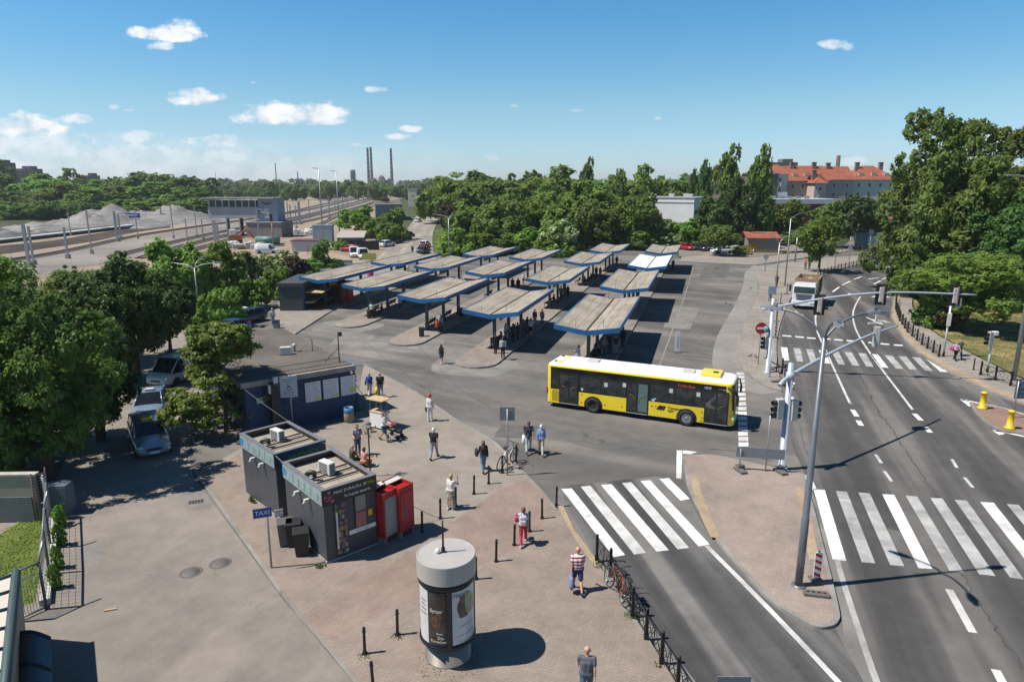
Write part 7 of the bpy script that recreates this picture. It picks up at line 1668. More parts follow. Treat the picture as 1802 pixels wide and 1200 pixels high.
sheet('lawn',[(0,940),(55,905),(85,905),(80,960),(70,1010),(60,1060),(30,1070),(-200,1080),(-200,950)],.012,lush_grass)
scrub('lawn_grass','lush green grass inside the fenced yard at the left',[(0,940),(50,912),(82,910),(78,960),(70,1010),(60,1060),(0,1070),(-100,1000)],3500,.14,leaf_mat('lush_blade',(.09,.15,.015),(.28,.32,.05)),.05)
t=thing('concrete_kerb','broken concrete footing of the left yard fence','footing',at(92,960));P=[p-at(92,960)for p in px([(95,905),(93,960),(86,1010),(80,1065)])];mb=MB()
for a,b_ in zip(P[:-1],P[1:]):
 d=(b_-a);mb.box(((a.x+b_.x)/2,(a.y+b_.y)/2,.1),(d.length,.3,.26),0,math.atan2(d.y,d.x))
mb.build('footing',pale_concrete,t)
for i,(u,v,vt,w)in enumerate([(107,925,892,26),(106,960,930,24),(102,1000,968,22),(98,1035,1005,22),(110,905,885,22)]):
 tree(u,v,vt,w,'bush2','bush','small green shrub in the strip along the left yard fence','shrubs along the left yard fence')
yf=thing('yard_fence','tall steel mesh fence panels round the left yard','fence',at(82,1072))
O_=at(82,1072)
def fp(u,v):return at(u,v)-O_
def frame_panel(a,b_,H,n):
 mb=MB();up=Vector((0,0,H));
 for q in(a,b_):mb.cyl(q,q+up,.05,None,6)
 mb.tube([a+up,b_+up],.04,5);mb.tube([a+Vector((0,0,.1)),b_+Vector((0,0,.1))],.04,5)
 for k in range(1,n):q=a+(b_-a)*k/n;mb.cyl(q+Vector((0,0,.1)),q+up,.008,None,3)
 for k in range(1,5):mb.tube([a+up*(k/5),b_+up*(k/5)],.008,3)
 mb.build('mesh_panel',mat('fence_grey',(.2,.21,.22),.5,.4),yf)
frame_panel(fp(82,1072),fp(88,1010),1.75,10);frame_panel(fp(88,1010),fp(90,965),1.75,8);frame_panel(fp(90,965),fp(92,915),1.75,8);frame_panel(fp(82,1072),fp(30,1095),1.75,10)
mb=MB();q=fp(82,1072);mb.tube([q+Vector((0,0,1.75)),q+Vector((.0,.35,2.35))],.04,5);q=fp(90,965);mb.tube([q+Vector((0,0,1.75)),q+Vector((.0,.3,2.3))],.04,5);mb.build('top_spur',galv,yf)
t=thing('board_wall','beige boarded screen wall with a grey lower panel at the left edge','wall',at(38,918),R(2));b=at(38,918);k=b.y/FOC
mb=MB();mb.box((-1.2,.1,1.05),(4.0,.2,2.1));mb.build('wall',mat('beige_boarding',(.30,.27,.21),.8,0,.15,2),t);mb=MB();mb.box((-1.2,.1,2.14),(4.2,.3,.07));mb.build('coping',mat('pale_hut_roof',(.42,.4,.36),.8),t);mb=MB();mb.box((-.6,-.03,.6),(2.4,.05,1.1));mb.build('lower_panel',mat('hut_grey_panel',(.12,.13,.14),.6),t)
t=thing('steel_rack','rusty brown slatted steel rack leaning at the yard corner','rack',at(80,912),R(80));mb=MB()
for k in range(14):mb.box((0,0,.3+k*.13),(.7,.04,.03))
for x in(-.35,.35):mb.cyl((x,0,0),(x,0,2.2),.03,None,5)
mb.build('slats',mat('brown_steel',(.11,.075,.06),.7),t)
t=thing('steel_post','pale round post at the yard corner by the tree shadow','post',at(88,915));mb=MB();mb.cyl((0,0,0),(0,0,2.0),.08,None,8);mb.ball((0,0,2.02),.07,0,5);mb.build('post',galv,t)
t=thing('steel_box','slate blue steel cabinet beside the yard corner post','cabinet',at(100,908),R(5));mb=MB();mb.box((.1,.3,.7),(.9,.6,1.4),bev=.03);mb.build('body',mat('slate_blue_cabinet',(.10,.13,.17),.5),t);mb=MB();mb.box((.1,-.005,.7),(.8,.02,1.2));mb.build('door',mat('slate_blue_cabinet',(.1,.13,.17)),t)
t=thing('tree_kiosk','small kiosk with a pale tin roof and red front under the huge tree','kiosk',at(5,860),R(15));mb=MB();mb.box((-1,1.4,1.2),(2.4,2.4,2.4));mb.build('wall',mat('cream_kiosk',(.4,.36,.3),.7),t);mb=MB();mb.add([(-2.6,-.7,2.75),(.9,-.7,2.45),(.9,2.9,2.45),(-2.6,2.9,2.75),(-2.6,-.7,2.68),(.9,-.7,2.38),(.9,2.9,2.38),(-2.6,2.9,2.68)],[(0,1,2,3),(7,6,5,4),(0,4,5,1),(1,5,6,2),(3,7,4,0)]);mb.build('roof',mat('tin_roof',(.36,.42,.47),.45,.3),t)
mb=MB();mb.box((-1,.17,1.7),(2.0,.06,.4));mb.build('red_front',red_gloss,t)
for u,v,z,lab in((18,838,1.6,'mustard yellow square board under the huge tree, upper one'),(24,852,.55,'mustard yellow tilted board under the huge tree, lower one')):
 t=thing('yellow_board',lab,'board',at(u,v+10)+Vector((.1,-.2,0)),R(10));mb=MB();mb.box((0,0,z),(.85,.05,.6));mb.build('board',mat('mustard_board',(.38,.27,.02),.6),t);mb=MB()
 for x in(-.35,.35):mb.cyl((x,.03,0),(x,.03,z+.2),.025,None,5)
 mb.build('leg',galv,t)
b=at(30,1100);t=thing('yard_shelter','pale ribbed roof structure with a dark awning at the bottom left corner','shelter',(0,0,0))
def P3(u,v,z):return at(u,v,z)
roofq=[P3(-120,1060,2.6),P3(36,1008,2.6),P3(8,1330,2.6),P3(-220,1330,2.6)]
mb=MB();mb.add(roofq+[q-Vector((0,0,.12))for q in roofq],[(3,2,1,0),(4,5,6,7)]);mb.build('roof_sheet',mat('bleached_roof',(.55,.50,.44),.7,0,.1,1),t)
mb=MB();e0,e1=roofq[1],roofq[2];L_=e0-roofq[0]
for k in range(9):a=e0+(e1-e0)*(k/8);c_=roofq[0]+(roofq[3]-roofq[0])*(k/8);mb.tube([a+Vector((0,0,.03)),c_+Vector((0,0,.03))],.05,4)
mb.tube([e0+Vector((-.12,0,.06)),e1+Vector((-.12,0,.06))],.12,4);mb.build('rib',mat('dark_teal_trim',(.05,.085,.09),.6),t)
g0,g1=at(46,1120),at(30,1420)
mb=MB();mb.add([e0,e1,Vector((g1.x,g1.y,0)),Vector((g0.x,g0.y,0))],[(0,1,2,3),(3,2,1,0)][:1]);mb.add([e0+Vector((-.05,0,0)),e1+Vector((-.05,0,0)),Vector((g1.x-.05,g1.y,0)),Vector((g0.x-.05,g0.y,0))],[(3,2,1,0)]);mb.build('side_wall',mat('taupe_panel',(.27,.24,.205),.8,0,.12,1.5),t)
mb=MB();a0,a1=P3(36,1120,1.5),P3(30,1400,1.5);w_=Vector((.85,.02,0));n=6
for i in range(n+1):
 f=i/n;z=.22*math.sin(math.pi*(.3+.7*f));mb.v+=[tuple(a0+w_*f+Vector((0,0,z))),tuple(a1+w_*f+Vector((0,0,z)))]
for i in range(n):mb.f.append([2*i,2*i+1,2*i+3,2*i+2]);mb.m.append(0);mb.sm.append(True)
mb.build('awning',mat('smoked_polycarbonate',(.018,.018,.022),.25),t)
for f in(.02,.27):mb=MB();q0=a0+(a1-a0)*f;mb.tube([q0+w_*(i/6)+Vector((0,0,.03+.22*math.sin(math.pi*(.3+.7*i/6))))for i in range(7)],.02,4);mb.build('awning_bar',black_iron,t)
t=thing('timber_offcut','short piece of pale timber lying on the taxi lane','plank',at(194,1074),R(18));mb=MB();mb.box((0,0,.03),(.36,.06,.05));mb.build('plank',timber,t)
for u,v,lab in((1388,1200,''),):pass
def caps_mesh(caps,voxel,smooth=3):
 mb=MB()
 for c in caps:
  a,b_,r0,r1=Vector(c[0]),Vector(c[1]),c[2],c[3]
  d=b_-a;L=d.length
  if L<1e-4:mb.ball(a,r0,0,8);continue
  d/=L;P,Rr=[],[]
  for k in range(4):t=math.pi/2*(1-k/4);P.append(a-d*r0*math.sin(t));Rr.append(max(.001,r0*math.cos(t)))
  P+=[a,b_];Rr+=[r0,r1]
  for k in range(1,5):t=math.pi/2*k/4;P.append(b_+d*r1*math.sin(t));Rr.append(max(.001,r1*math.cos(t)))
  mb.tube(P,Rr,12)
 me=mb.mesh('body_source',[]);ob=bpy.data.objects.new('body_source',me);C.objects.link(ob)
 m=ob.modifiers.new('r','REMESH');m.mode='VOXEL';m.voxel_size=voxel;m.use_smooth_shade=True
 s=ob.modifiers.new('s','SMOOTH');s.factor=.5;s.iterations=smooth
 dg=bpy.context.evaluated_depsgraph_get();out=bpy.data.meshes.new_from_object(ob.evaluated_get(dg))
 bpy.data.objects.remove(ob);bpy.data.meshes.remove(me)
 out.polygons.foreach_set('use_smooth',[True]*len(out.polygons));return out
POSES={'walk':(((24,6),(-16,22)),((-20,6,12),(22,6,18))),'walk2':(((-14,26),(22,5)),((18,8,22),(-18,6,12))),'stand':(((4,4),(-2,3)),((3,7,14),(-2,7,12))),'phone':(((6,6),(-4,4)),((42,22,128),(2,6,14))),'hold':(((5,6),(-4,4)),((20,10,75),(16,10,80))),'push':(((22,8),(-16,20)),((35,6,35),(35,6,35))),'sit':(((84,84),(80,88)),((28,8,50),(24,8,60))),'lean':(((14,6),(4,6)),((25,8,60),(20,6,55)))}
def skeleton(kind,fem):
 (rl,ll),(ra,la)=POSES[kind];J={};sw=.165 if fem else .19
 def leg(s,hip,knee):
  a,b_=R(hip),R(hip-knee);h=Vector((s*.09,0,0));k=h+Vector((s*.01,math.sin(a),-math.cos(a)))*.42;an=k+Vector((0,math.sin(b_),-math.cos(b_)))*.41
  return h,k,an,R(hip-knee)
 Rg,Lg=leg(1,*rl),leg(-1,*ll);low=min(Rg[2].z,Lg[2].z);pz=.49 if kind=='sit' else .085-low
 up=Vector((0,0,pz));lean=R(8 if kind in('push','lean')else 4 if kind=='sit' else 2)
 def T(x,y,z):return up+Vector((x,y*math.cos(lean)+z*math.sin(lean),z*math.cos(lean)-y*math.sin(lean)))
 J['hip']=[Rg[0]+up,Lg[0]+up];J['knee']=[Rg[1]+up,Lg[1]+up];J['ank']=[Rg[2]+up,Lg[2]+up]
 J['toe']=[]
 for an,ang in((J['ank'][0],Rg[3]),(J['ank'][1],Lg[3])):
  f=Vector((0,math.cos(ang*.7),math.sin(ang*.7)));f.z=min(f.z,.25);J['toe'].append(an+f*.17+Vector((0,0,-.05)))
 J['T']=T;J['sh']=[T(sw,0,.50),T(-sw,0,.50)];J['el']=[];J['wr']=[];J['hd']=[]
 for s,(f,ab,e),sh in((1,ra,J['sh'][0]),(-1,la,J['sh'][1])):
  d=Vector((s*math.sin(R(ab)),math.sin(R(f)),-math.cos(R(f)))).normalized();el=sh+d*.285
  d2=Vector((s*math.sin(R(ab))*(.4 if e<60 else-.55),math.sin(R(f+e)),-math.cos(R(f+e)))).normalized();wr=el+d2*.25
  J['el'].append(el);J['wr'].append(wr);J['hd'].append(d2)
 return J
_cache={}
def body_mesh(kind,fem):
 k=('body',kind,fem)
 if k in _cache:return _cache[k]
 J=skeleton(kind,fem);T=J['T'];c=[];w=.9 if fem else 1.0
 c+=[(J['hip'][0]+Vector((0,0,.03)),J['hip'][1]+Vector((0,0,.03)),.115*(1.04 if fem else 1),.115*(1.04 if fem else 1)),(T(.04,0,.1),T(.055,0,.36),.105*w,.12*w),(T(-.04,0,.1),T(-.055,0,.36),.105*w,.12*w),(T(.11,0,.47),T(-.11,0,.47),.075,.075),(T(0,0,.48),T(0,.02,.60),.058*w,.052*w),(T(0,.02,.66),T(0,.015,.735),.075,.088),(T(0,.05,.635),T(0,.045,.66),.05,.06)]
 c+=[(T(0,.105,.685),T(0,.118,.665),.011,.016),(T(.085,.01,.685),T(.087,.005,.71),.018,.022),(T(-.085,.01,.685),T(-.087,.005,.71),.018,.022)]
 for i,s in((0,1),(1,-1)):
  h,kn,an,to=J['hip'][i],J['knee'][i],J['ank'][i],J['toe'][i];sh,el,wr,d=J['sh'][i],J['el'][i],J['wr'][i],J['hd'][i]
  c+=[(h,kn,.088,.056),(kn,kn+(an-kn)*.35,.054,.058),(kn+(an-kn)*.35,an,.056,.036),(an+Vector((0,-.04,-.035)),to,.035,.03)]
  c+=[(sh,el,.052*w,.041*w),(el,el+(wr-el)*.35,.041*w,.039*w),(el+(wr-el)*.35,wr,.039*w,.027*w)]
  side=d.cross(Vector((s,0,0)));side=side.normalized()if side.length>.1 else Vector((0,1,0));palm=wr+d*.085
  for q in(-.026,-.009,.009,.026):c.append((wr+side*q*.7+d*.02,palm+side*q,.016,.014))
  for q,L in((-.028,.062),(-.0095,.075),(.0095,.08),(.028,.07)):
   m_=palm+side*q+d*L*.55;inn=Vector((-s,0,0))*.012;c+=[(palm+side*q,m_,.0105,.010),(m_,m_+d*L*.45+inn,.010,.009)]
  c+=[(wr+d*.03+side*.02,wr+d*.075+side*.052+Vector((-s*.012,0,0)),.013,.011),(wr+d*.075+side*.052+Vector((-s*.012,0,0)),wr+d*.115+side*.058+Vector((-s*.02,0,0)),.011,.009)]
 me=caps_mesh(c,.0115,2);me.materials.clear()
 for m in(skin,mat('eye_dark',(.03,.02,.015),.3),mat('lip_tone',(.32,.12,.10),.5)):me.materials.append(m)
 e0,e1,mo=T(.033,.088,.705),T(-.033,.088,.705),T(0,.1,.632)
 for p in me.polygons:
  q=p.center
  if min((q-e0).length,(q-e1).length)<.017:p.material_index=1
  elif abs(q.x-mo.x)<.026 and abs(q.z-mo.z)<.011 and(q-mo).length<.04:p.material_index=2
 _cache[k]=me;return me
def top_mesh(kind,fem,style):
 k=('top',kind,fem,style)
 if k in _cache:return _cache[k]
 J=skeleton(kind,fem);T=J['T'];w=.9 if fem else 1.0;g=.017;c=[]
 c+=[(J['hip'][0]+Vector((-.005,0,.06)),J['hip'][1]+Vector((.005,0,.06)),.118+g*.7,.118+g*.7),(T(.045,0,.08),T(.06,0,.36),.112*w+g,.122*w+g),(T(-.045,0,.08),T(-.06,0,.36),.112*w+g,.122*w+g),(T(.11,0,.465),T(-.11,0,.465),.075+g,.075+g)]
 for i in(0,1):
  sh,el,wr=J['sh'][i],J['el'][i],J['wr'][i]
  if style=='tee':c.append((sh,sh+(el-sh)*.6,.054*w+g,.05*w+g))
  elif style=='long':c+=[(sh,el,.054*w+g,.044*w+g),(el,wr-(wr-el)*.04,.043*w+g,.033*w+g)]
  elif style=='vest':c.append((sh-Vector((sh.x*.2,0,0)),sh-Vector((sh.x*.15,0,.04)),.05+g,.05+g))
 if style=='tunic' or style=='dress':
  for i in(0,1):sh,el=J['sh'][i],J['el'][i];c.append((sh,sh+(el-sh)*.6,.054*w+g,.055*w+g))
 me=caps_mesh(c,.018,3);_cache[k]=me;return me
def bottom_mesh(kind,fem,style):
 k=('bot',kind,fem,style)
 if k in _cache:return _cache[k]
 J=skeleton(kind,fem);g=.015;c=[(J['hip'][0]+Vector((0,0,.03)),J['hip'][1]+Vector((0,0,.03)),.117+g,.117+g)]
 for i in(0,1):
  h,kn,an=J['hip'][i],J['knee'][i],J['ank'][i]
  if style=='shorts':c.append((h,h+(kn-h)*.82,.088+g,.075+g))
  elif style=='trousers':c+=[(h,kn,.088+g,.058+g),(kn,an+(kn-an)*.04,.058+g,.045+g)]
  elif style=='capri':c+=[(h,kn,.088+g,.058+g),(kn,kn+(an-kn)*.5,.058+g,.055+g)]
 if style in('skirt','longskirt'):
  f=.75 if style=='skirt' else 1.5;a=(J['hip'][0]+J['hip'][1])/2;kn=(J['knee'][0]+J['knee'][1])/2;e=a+(kn-a)*f
  for s in(-1,0,1):c.append((a+Vector((s*.06,0,.02)),e+Vector((s*.12,0,0)),.12,.12))
  for i in(0,1):c.append((J['hip'][i],J['knee'][i],.11,.1))
 me=caps_mesh(c,.018,3);_cache[k]=me;return me
def shoe_mesh(kind,fem):
 k=('shoe',kind,fem)
 if k in _cache:return _cache[k]
 J=skeleton(kind,fem);mb=[]
 for i in(0,1):an,to=J['ank'][i],J['toe'][i];mb.append(caps_mesh([(an+Vector((0,-.045,-.03)),to+Vector((0,.01,0)),.047,.04),(an+Vector((0,-.02,-.01)),an+Vector((0,-.02,-.03)),.048,.048)],.014,2))
 _cache[k]=mb;return mb
def hair_mesh(kind,fem,style):
 k=('hair',kind,fem,style)
 if k in _cache:return _cache[k]
 T=skeleton(kind,fem)['T'];c=[(T(0,-.018,.70),T(0,-.005,.752),.094,.09),(T(0,-.05,.65),T(0,-.035,.72),.07,.085)]
 if style=='long':c+=[(T(0,-.07,.7),T(0,-.105,.44),.085,.075),(T(.05,-.05,.68),T(.06,-.075,.48),.05,.05),(T(-.05,-.05,.68),T(-.06,-.075,.48),.05,.05)]
 if style=='bun':c+=[(T(0,-.13,.76),T(0,-.14,.77),.05,.05)]
 if style=='hat':c=[(T(0,0,.745),T(0,-.005,.80),.112,.095),(T(.09,0,.745),T(-.09,0,.745),.05,.05),(T(0,.1,.742),T(0,-.1,.745),.045,.045)]
 me=caps_mesh(c,.016,3);_cache[k]=me;return me
def put(name,me,m,parent):
 o=bpy.data.objects.new(name,me);C.objects.link(o);o.parent=parent
 if m:
  if len(me.materials)==0:me.materials.append(None)
  o.material_slots[0].link='OBJECT';o.material_slots[0].material=m
 return o
HC_={'brown':(.08,.045,.025),'black':(.015,.013,.012),'grey':(.42,.41,.40),'white':(.6,.58,.54),'blonde':(.42,.31,.16),'auburn':(.13,.05,.025),'red':(.5,.04,.02),'dark':(.03,.022,.016)}
def person(u,v,head,pose,fem,top,bottom,hair,h,label,zb=PZ+.01,shoes=(.03,.03,.03),group=None,at_=None):
 p=at_ if at_ is not None else at(u,v,zb)
 t=thing('person',label,'person',p,R(head-90),group);t.scale=(h/1.78,)*3
 put('body',body_mesh(pose,fem),None,t)
 if top:put('top',top_mesh(pose,fem,top[0]),top[1]if not isinstance(top[1],tuple)else cloth('%d_%d_%d'%tuple(int(c*999)for c in top[1]),top[1]),t)
 if bottom:put('skirt' if 'skirt' in bottom[0]else bottom[0],bottom_mesh(pose,fem,bottom[0]),bottom[1]if not isinstance(bottom[1],tuple)else cloth('%d_%d_%d'%tuple(int(c*999)for c in bottom[1]),bottom[1]),t)
 for me in shoe_mesh(pose,fem):put('shoe',me,cloth('%d_%d_%d'%tuple(int(c*999)for c in shoes),shoes),t)
 if hair:put('hat' if hair[0]=='hat' else 'hair',hair_mesh(pose,fem,hair[0]),mat('hair_'+hair[1],HC_[hair[1]],.6,0,.25,30),t)
 t['pose']=pose
 return t
def held_bag(per,hand,m,label,size=(.16,.34,.4),name='bag',off=(0,0,0)):
 J=skeleton(per['pose'],False);bpy.context.view_layer.update();w=per.matrix_world@(J['wr'][hand]+J['hd'][hand]*.1)
 t=thing(name,label,'bag',w+Vector(off),per.rotation_euler.z);mb=MB()
 a,b_,c=size;prof=[(.35,-.04),(.8,-.12),(1.0,-.45),(.95,-.8),(.7,-1.0),(.0,-1.02)]
 vs=[];n=14
 for r_,z in prof:
  for k in range(n):q=2*math.pi*k/n;wob=1+.08*math.sin(3*q+z*9);vs.append((a*.6*r_*wob*math.cos(q),b_*.55*r_*wob*math.sin(q),c*z))
 mb.add(vs,[(i*n+k,i*n+(k+1)%n,(i+1)*n+(k+1)%n,(i+1)*n+k)for i in range(len(prof)-1)for k in range(n)],0,True);mb.build('sack',m,t)
 mb=MB()
 for s in(-1,1):mb.tube([(s*.02,-b_*.22,-.05*c),(s*.015,-b_*.1,.02),(s*.015,b_*.1,.02),(s*.02,b_*.22,-.05*c)],.01,5)
 mb.build('handle',m,t);return t
def backpack(per,m,label):
 bpy.context.view_layer.update();T=skeleton(per['pose'],False)['T'];t=thing('backpack',label,'backpack',per.matrix_world@T(0,-.2,.14),per.rotation_euler.z)
 mb=MB();mb.box((0,0,.17),(.27,.16,.4),0,bev=.06);mb.box((0,-.09,.1),(.2,.08,.2),0,bev=.03);mb.build('pack',m,t)
 mb=MB()
 for s in(-1,1):mb.tube([(s*.09,.07,.33),(s*.1,.16,.40),(s*.1,.28,.36),(s*.1,.32,.2)],.018,5)
 mb.build('strap',m,t)
def stripes_mat():
 m,nt,n,l,b=_nodes('cloth_red_white_stripes');tc=n.new('ShaderNodeTexCoord');w=n.new('ShaderNodeTexWave');w.bands_direction='Z';w.inputs['Scale'].default_value=2.6;w.inputs['Distortion'].default_value=.2
 l.new(tc.outputs['Object'],w.inputs['Vector']);r=n.new('ShaderNodeValToRGB');r.color_ramp.interpolation='CONSTANT';e=r.color_ramp.elements;e[0].color=(.36,.03,.06,1);e[1].position=.42;e[1].color=(.68,.66,.66,1);l.new(w.outputs['Fac'],r.inputs['Fac']);l.new(r.outputs[0],b.inputs['Base Color']);b.inputs['Roughness'].default_value=.9;return m
def pattern_mat(name,a,b_,scale):
 m,nt,n,l,b=_nodes(name);tc=n.new('ShaderNodeTexCoord');w=n.new('ShaderNodeTexVoronoi');w.inputs['Scale'].default_value=scale;l.new(tc.outputs['Object'],w.inputs['Vector']);r=n.new('ShaderNodeValToRGB');e=r.color_ramp.elements;e[0].position=.35;e[0].color=a+(1,);e[1].position=.5;e[1].color=b_+(1,);l.new(w.outputs['Distance'],r.inputs['Fac']);l.new(r.outputs[0],b.inputs['Base Color']);b.inputs['Roughness'].default_value=.9;return m
stripe=stripes_mat();leopard=pattern_mat('cloth_spotted_skirt',(.07,.06,.05),(.42,.37,.30),16);plaid=pattern_mat('cloth_plaid',(.16,.13,.22),(.34,.31,.42),12);silverp=pattern_mat('cloth_white_print',(.28,.30,.34),(.58,.58,.6),14);pinkck=pattern_mat('cloth_pink_check',(.45,.12,.16),(.6,.4,.4),16)
WH,BK,NV,GY,JN,DJ,BE,RD=(.62,.62,.62),(.016,.016,.018),(.02,.028,.06),(.085,.085,.10),(.07,.13,.22),(.035,.055,.09),(.42,.37,.29),(.45,.02,.05)
person(1031,1232,82,'walk',False,('tee',(.10,.105,.13)),('shorts',(.06,.11,.16)),None,1.78,'bald man in a charcoal T-shirt and denim shorts at the bottom edge')
m_=person(1016,1040,95,'walk2',False,('tee',stripe),('shorts',(.03,.04,.12)),None,1.78,'bald man in a red and white striped T-shirt and navy shorts')
held_bag(m_,1,mat('blue_print_bag',(.2,.23,.38),.6,0,.8,14),'blue and white patterned carrier bag hanging at the striped man\'s left',(.14,.32,.56))
m_=person(921,957,88,'walk',True,('tee',silverp),('trousers',RD),('bun','auburn'),1.66,'woman in bright red trousers and a pale printed top, seen from behind',shoes=(.55,.5,.45))
backpack(m_,mat('pale_grey_pack',(.45,.47,.5),.8),'pale grey backpack worn by the woman in red trousers');held_bag(m_,1,mat('magenta_bag',(.45,.02,.16),.5),'small magenta handbag at the left of the woman in red trousers',(.14,.26,.28),off=(-.06,0,.32))
m_=person(794,896,60,'phone',True,('tunic',(.64,.63,.62)),('longskirt',leopard),('short','blonde'),1.7,'woman in a white shirt and long spotted skirt with a hand to her face',shoes=(.5,.46,.4))
held_bag(m_,1,mat('pale_blue_bag',(.36,.5,.58),.6),'pale blue bag carried by the woman in the spotted skirt',(.16,.3,.3),off=(0,0,.2))
m_=person(851,829,105,'walk',True,('long',(.02,.02,.022)),('trousers',(.09,.17,.27)),('long','brown'),1.7,'woman with long brown hair in a black top and blue jeans')
held_bag(m_,1,black_plastic,'black shoulder bag at the left hip of the woman in jeans',(.16,.36,.38),off=(-.05,0,.3))
m_=person(930,795,88,'walk',False,('tee',(.022,.026,.05)),('trousers',(.36,.42,.42)),('short','auburn'),1.82,'man in a navy T-shirt and pale trousers walking beside the woman in light blue')
held_bag(m_,1,mat('white_carrier',(.66,.67,.68),.5),'white plastic carrier bag in the left hand of the man in the navy T-shirt',(.2,.42,.5))
held_bag(m_,0,black_plastic,'dark satchel on the back of the man in the navy T-shirt',(.12,.3,.3),off=(-.25,-.05,.35))
person(952,798,85,'walk2',True,('long',(.20,.29,.52)),('trousers',(.45,.41,.33)),('short','white'),1.7,'white-haired woman in a light blue shirt and beige trousers',shoes=(.5,.48,.44))
person(764,806,80,'walk',False,('tee',(.016,.016,.018)),('trousers',(.26,.27,.31)),('short','white'),1.76,'white-haired man in a black shirt and grey trousers crossing the plaza')
m_=person(757,741,75,'stand',True,('long',(.62,.58,.57)),('trousers',(.63,.62,.62)),('hat','red'),1.72,'woman all in white with a bright red hat',shoes=(.6,.6,.6));held_bag(m_,1,black_plastic,'black handbag on the left arm of the woman with the red hat',(.14,.3,.34),off=(0,0,.15))
person(677,776,-20,'push',False,('tee',(.6,.6,.6)),('shorts',(.02,.05,.12)),('short','brown'),1.78,'man in a white T-shirt and navy shorts pushing the pushchair')
m_=person(651,696,105,'walk',True,('tee',(.03,.10,.40)),('trousers',(.55,.54,.54)),('short','blonde'),1.68,'blonde woman in a royal blue top and white trousers');held_bag(m_,1,black_plastic,'black bag at the left side of the woman in the royal blue top',(.12,.28,.32),off=(0,0,.22))
m_=person(670,699,100,'walk2',False,('tee',(.018,.018,.02)),('trousers',(.13,.19,.28)),None,1.8,'bald man in a black T-shirt and jeans next to the woman in royal blue');held_bag(m_,1,yellow_plain,'bright yellow carrier bag in the left hand of the bald man in black',(.22,.42,.46))
person(624,692,10,'phone',False,('tee',(.02,.02,.02)),('trousers',(.03,.02,.022)),('short','black'),1.8,'man in black on the phone at the ticket building corner',zb=.25)
person(630,800,-70,'lean',False,('tee',plaid),('trousers',(.08,.09,.14)),('short','auburn'),1.76,'man in a purple checked shirt bending over the two seated people')
person(620,818,40,'sit',False,('tee',(.055,.06,.04)),('trousers',(.05,.05,.05)),None,1.7,'bald person in an olive top sitting low behind the nearer kiosk',at_=at(620,818,PZ)-Vector((0,0,.16)))
person(641,822,60,'sit',True,('tee',(.55,.28,.26)),('skirt',(.55,.12,.03)),('short','brown'),1.66,'person in a pink top and orange skirt sitting low by the thin post',at_=at(641,822,PZ)-Vector((0,0,.16)))
t=thing('low_bench','low plank seat under the two people behind the nearer kiosk','bench',at(630,822,PZ),R(10));mb=MB();mb.box((0,0,.24),(1.3,.35,.05));mb.build('plank',bench_wood,t)
for x in(-.5,.5):mb=MB();mb.box((x,0,.11),(.08,.3,.22));mb.build('leg',bench_wood,t)
m_=person(777,640,100,'walk',True,('vest',(.018,.018,.02)),('shorts',(.05,.09,.15)),('long','dark'),1.7,'girl in a black top and denim shorts alone on the bus yard',zb=.005,shoes=(.55,.52,.5));backpack(m_,black_plastic,'black backpack worn by the girl alone on the bus yard')
person(481,572,-60,'stand',False,('tee',(.58,.58,.58)),('trousers',(.24,.28,.34)),('short','grey'),1.76,'man in a white shirt by the pavement left of the dark kiosk',zb=.13)
t=thing('litter_bin','small blue-grey bin beside the man in white at the left pavement','litter bin',at(487,577,.12));mb=MB();mb.box((0,0,.35),(.55,.5,.7),0,bev=.05);mb.build('body',mat('blue_grey_bin',(.09,.17,.2),.6),t);mb=MB();mb.box((0,0,.73),(.6,.55,.06));mb.build('lid',black_plastic,t)
GW='people waiting on the bus platforms'
def wait(u,v,head,pose,fem,top,bottom,hair,label,h=None,zb=.145):return person(u,v,head,pose,fem,top,bottom,hair,h or(1.66 if fem else 1.78),label,zb,group=GW)
wait(872,622,120,'stand',False,('long',BK),('trousers',BK),('short','black'),'person in black at the nose of the second platform beside the bin')
m_=wait(885,630,95,'stand',False,('long',(.5,.52,.55)),('trousers',BK),('short','dark'),'person in a white and grey jacket with a backpack at the second platform nose');backpack(m_,mat('grey_black_pack',(.2,.2,.21),.8),'grey and black backpack of the person in the white jacket')
wait(890,600,-60,'hold',True,('long',(.55,.55,.56)),('trousers',BK),('long','dark'),'long-haired girl in a white top behind the front post of the second platform')
wait(882,607,150,'sit',True,('tee',GY),('trousers',BK),('short','dark'),'person sitting in grey on the second platform front bench');wait(893,606,160,'sit',False,('tee',(.2,.21,.24)),('trousers',NV),('short','dark'),'person in a pale grey top sitting next to the one in grey')
wait(903,603,100,'stand',False,('tee',(.03,.035,.02)),('trousers',BK),('short','black'),'broad man in dark green under the second platform shelter');wait(911,598,130,'hold',True,('tee',(.10,.03,.03)),('trousers',BK),('short','dark'),'woman in dark red under the second platform shelter')
wait(921,594,90,'stand',False,('tee',GY),('trousers',DJ),('short','black'),'tall man in dark clothes in the middle of the second platform group');wait(928,587,60,'hold',True,('tee',BK),('trousers',BK),('long','dark'),'girl in black behind the man in the white T-shirt')
wait(934,592,85,'stand',False,('tee',(.6,.6,.62)),('shorts',BK),('short','brown'),'man in a white T-shirt and black shorts under the second platform shelter');wait(941,572,-90,'stand',True,('long',(.30,.06,.09)),('trousers',BE),('short','grey'),'woman in a maroon top at the sunny end of the second platform')
wait(954,571,90,'walk',True,('long',pinkck),('trousers',JN),('short','blonde'),'woman in a pink checked shirt and jeans in the sun on the second platform')
wait(1018,642,200,'hold',True,('long',(.62,.62,.62)),('trousers',WH),('short','auburn'),'woman in a white blouse behind the bus rear roof',zb=.005)
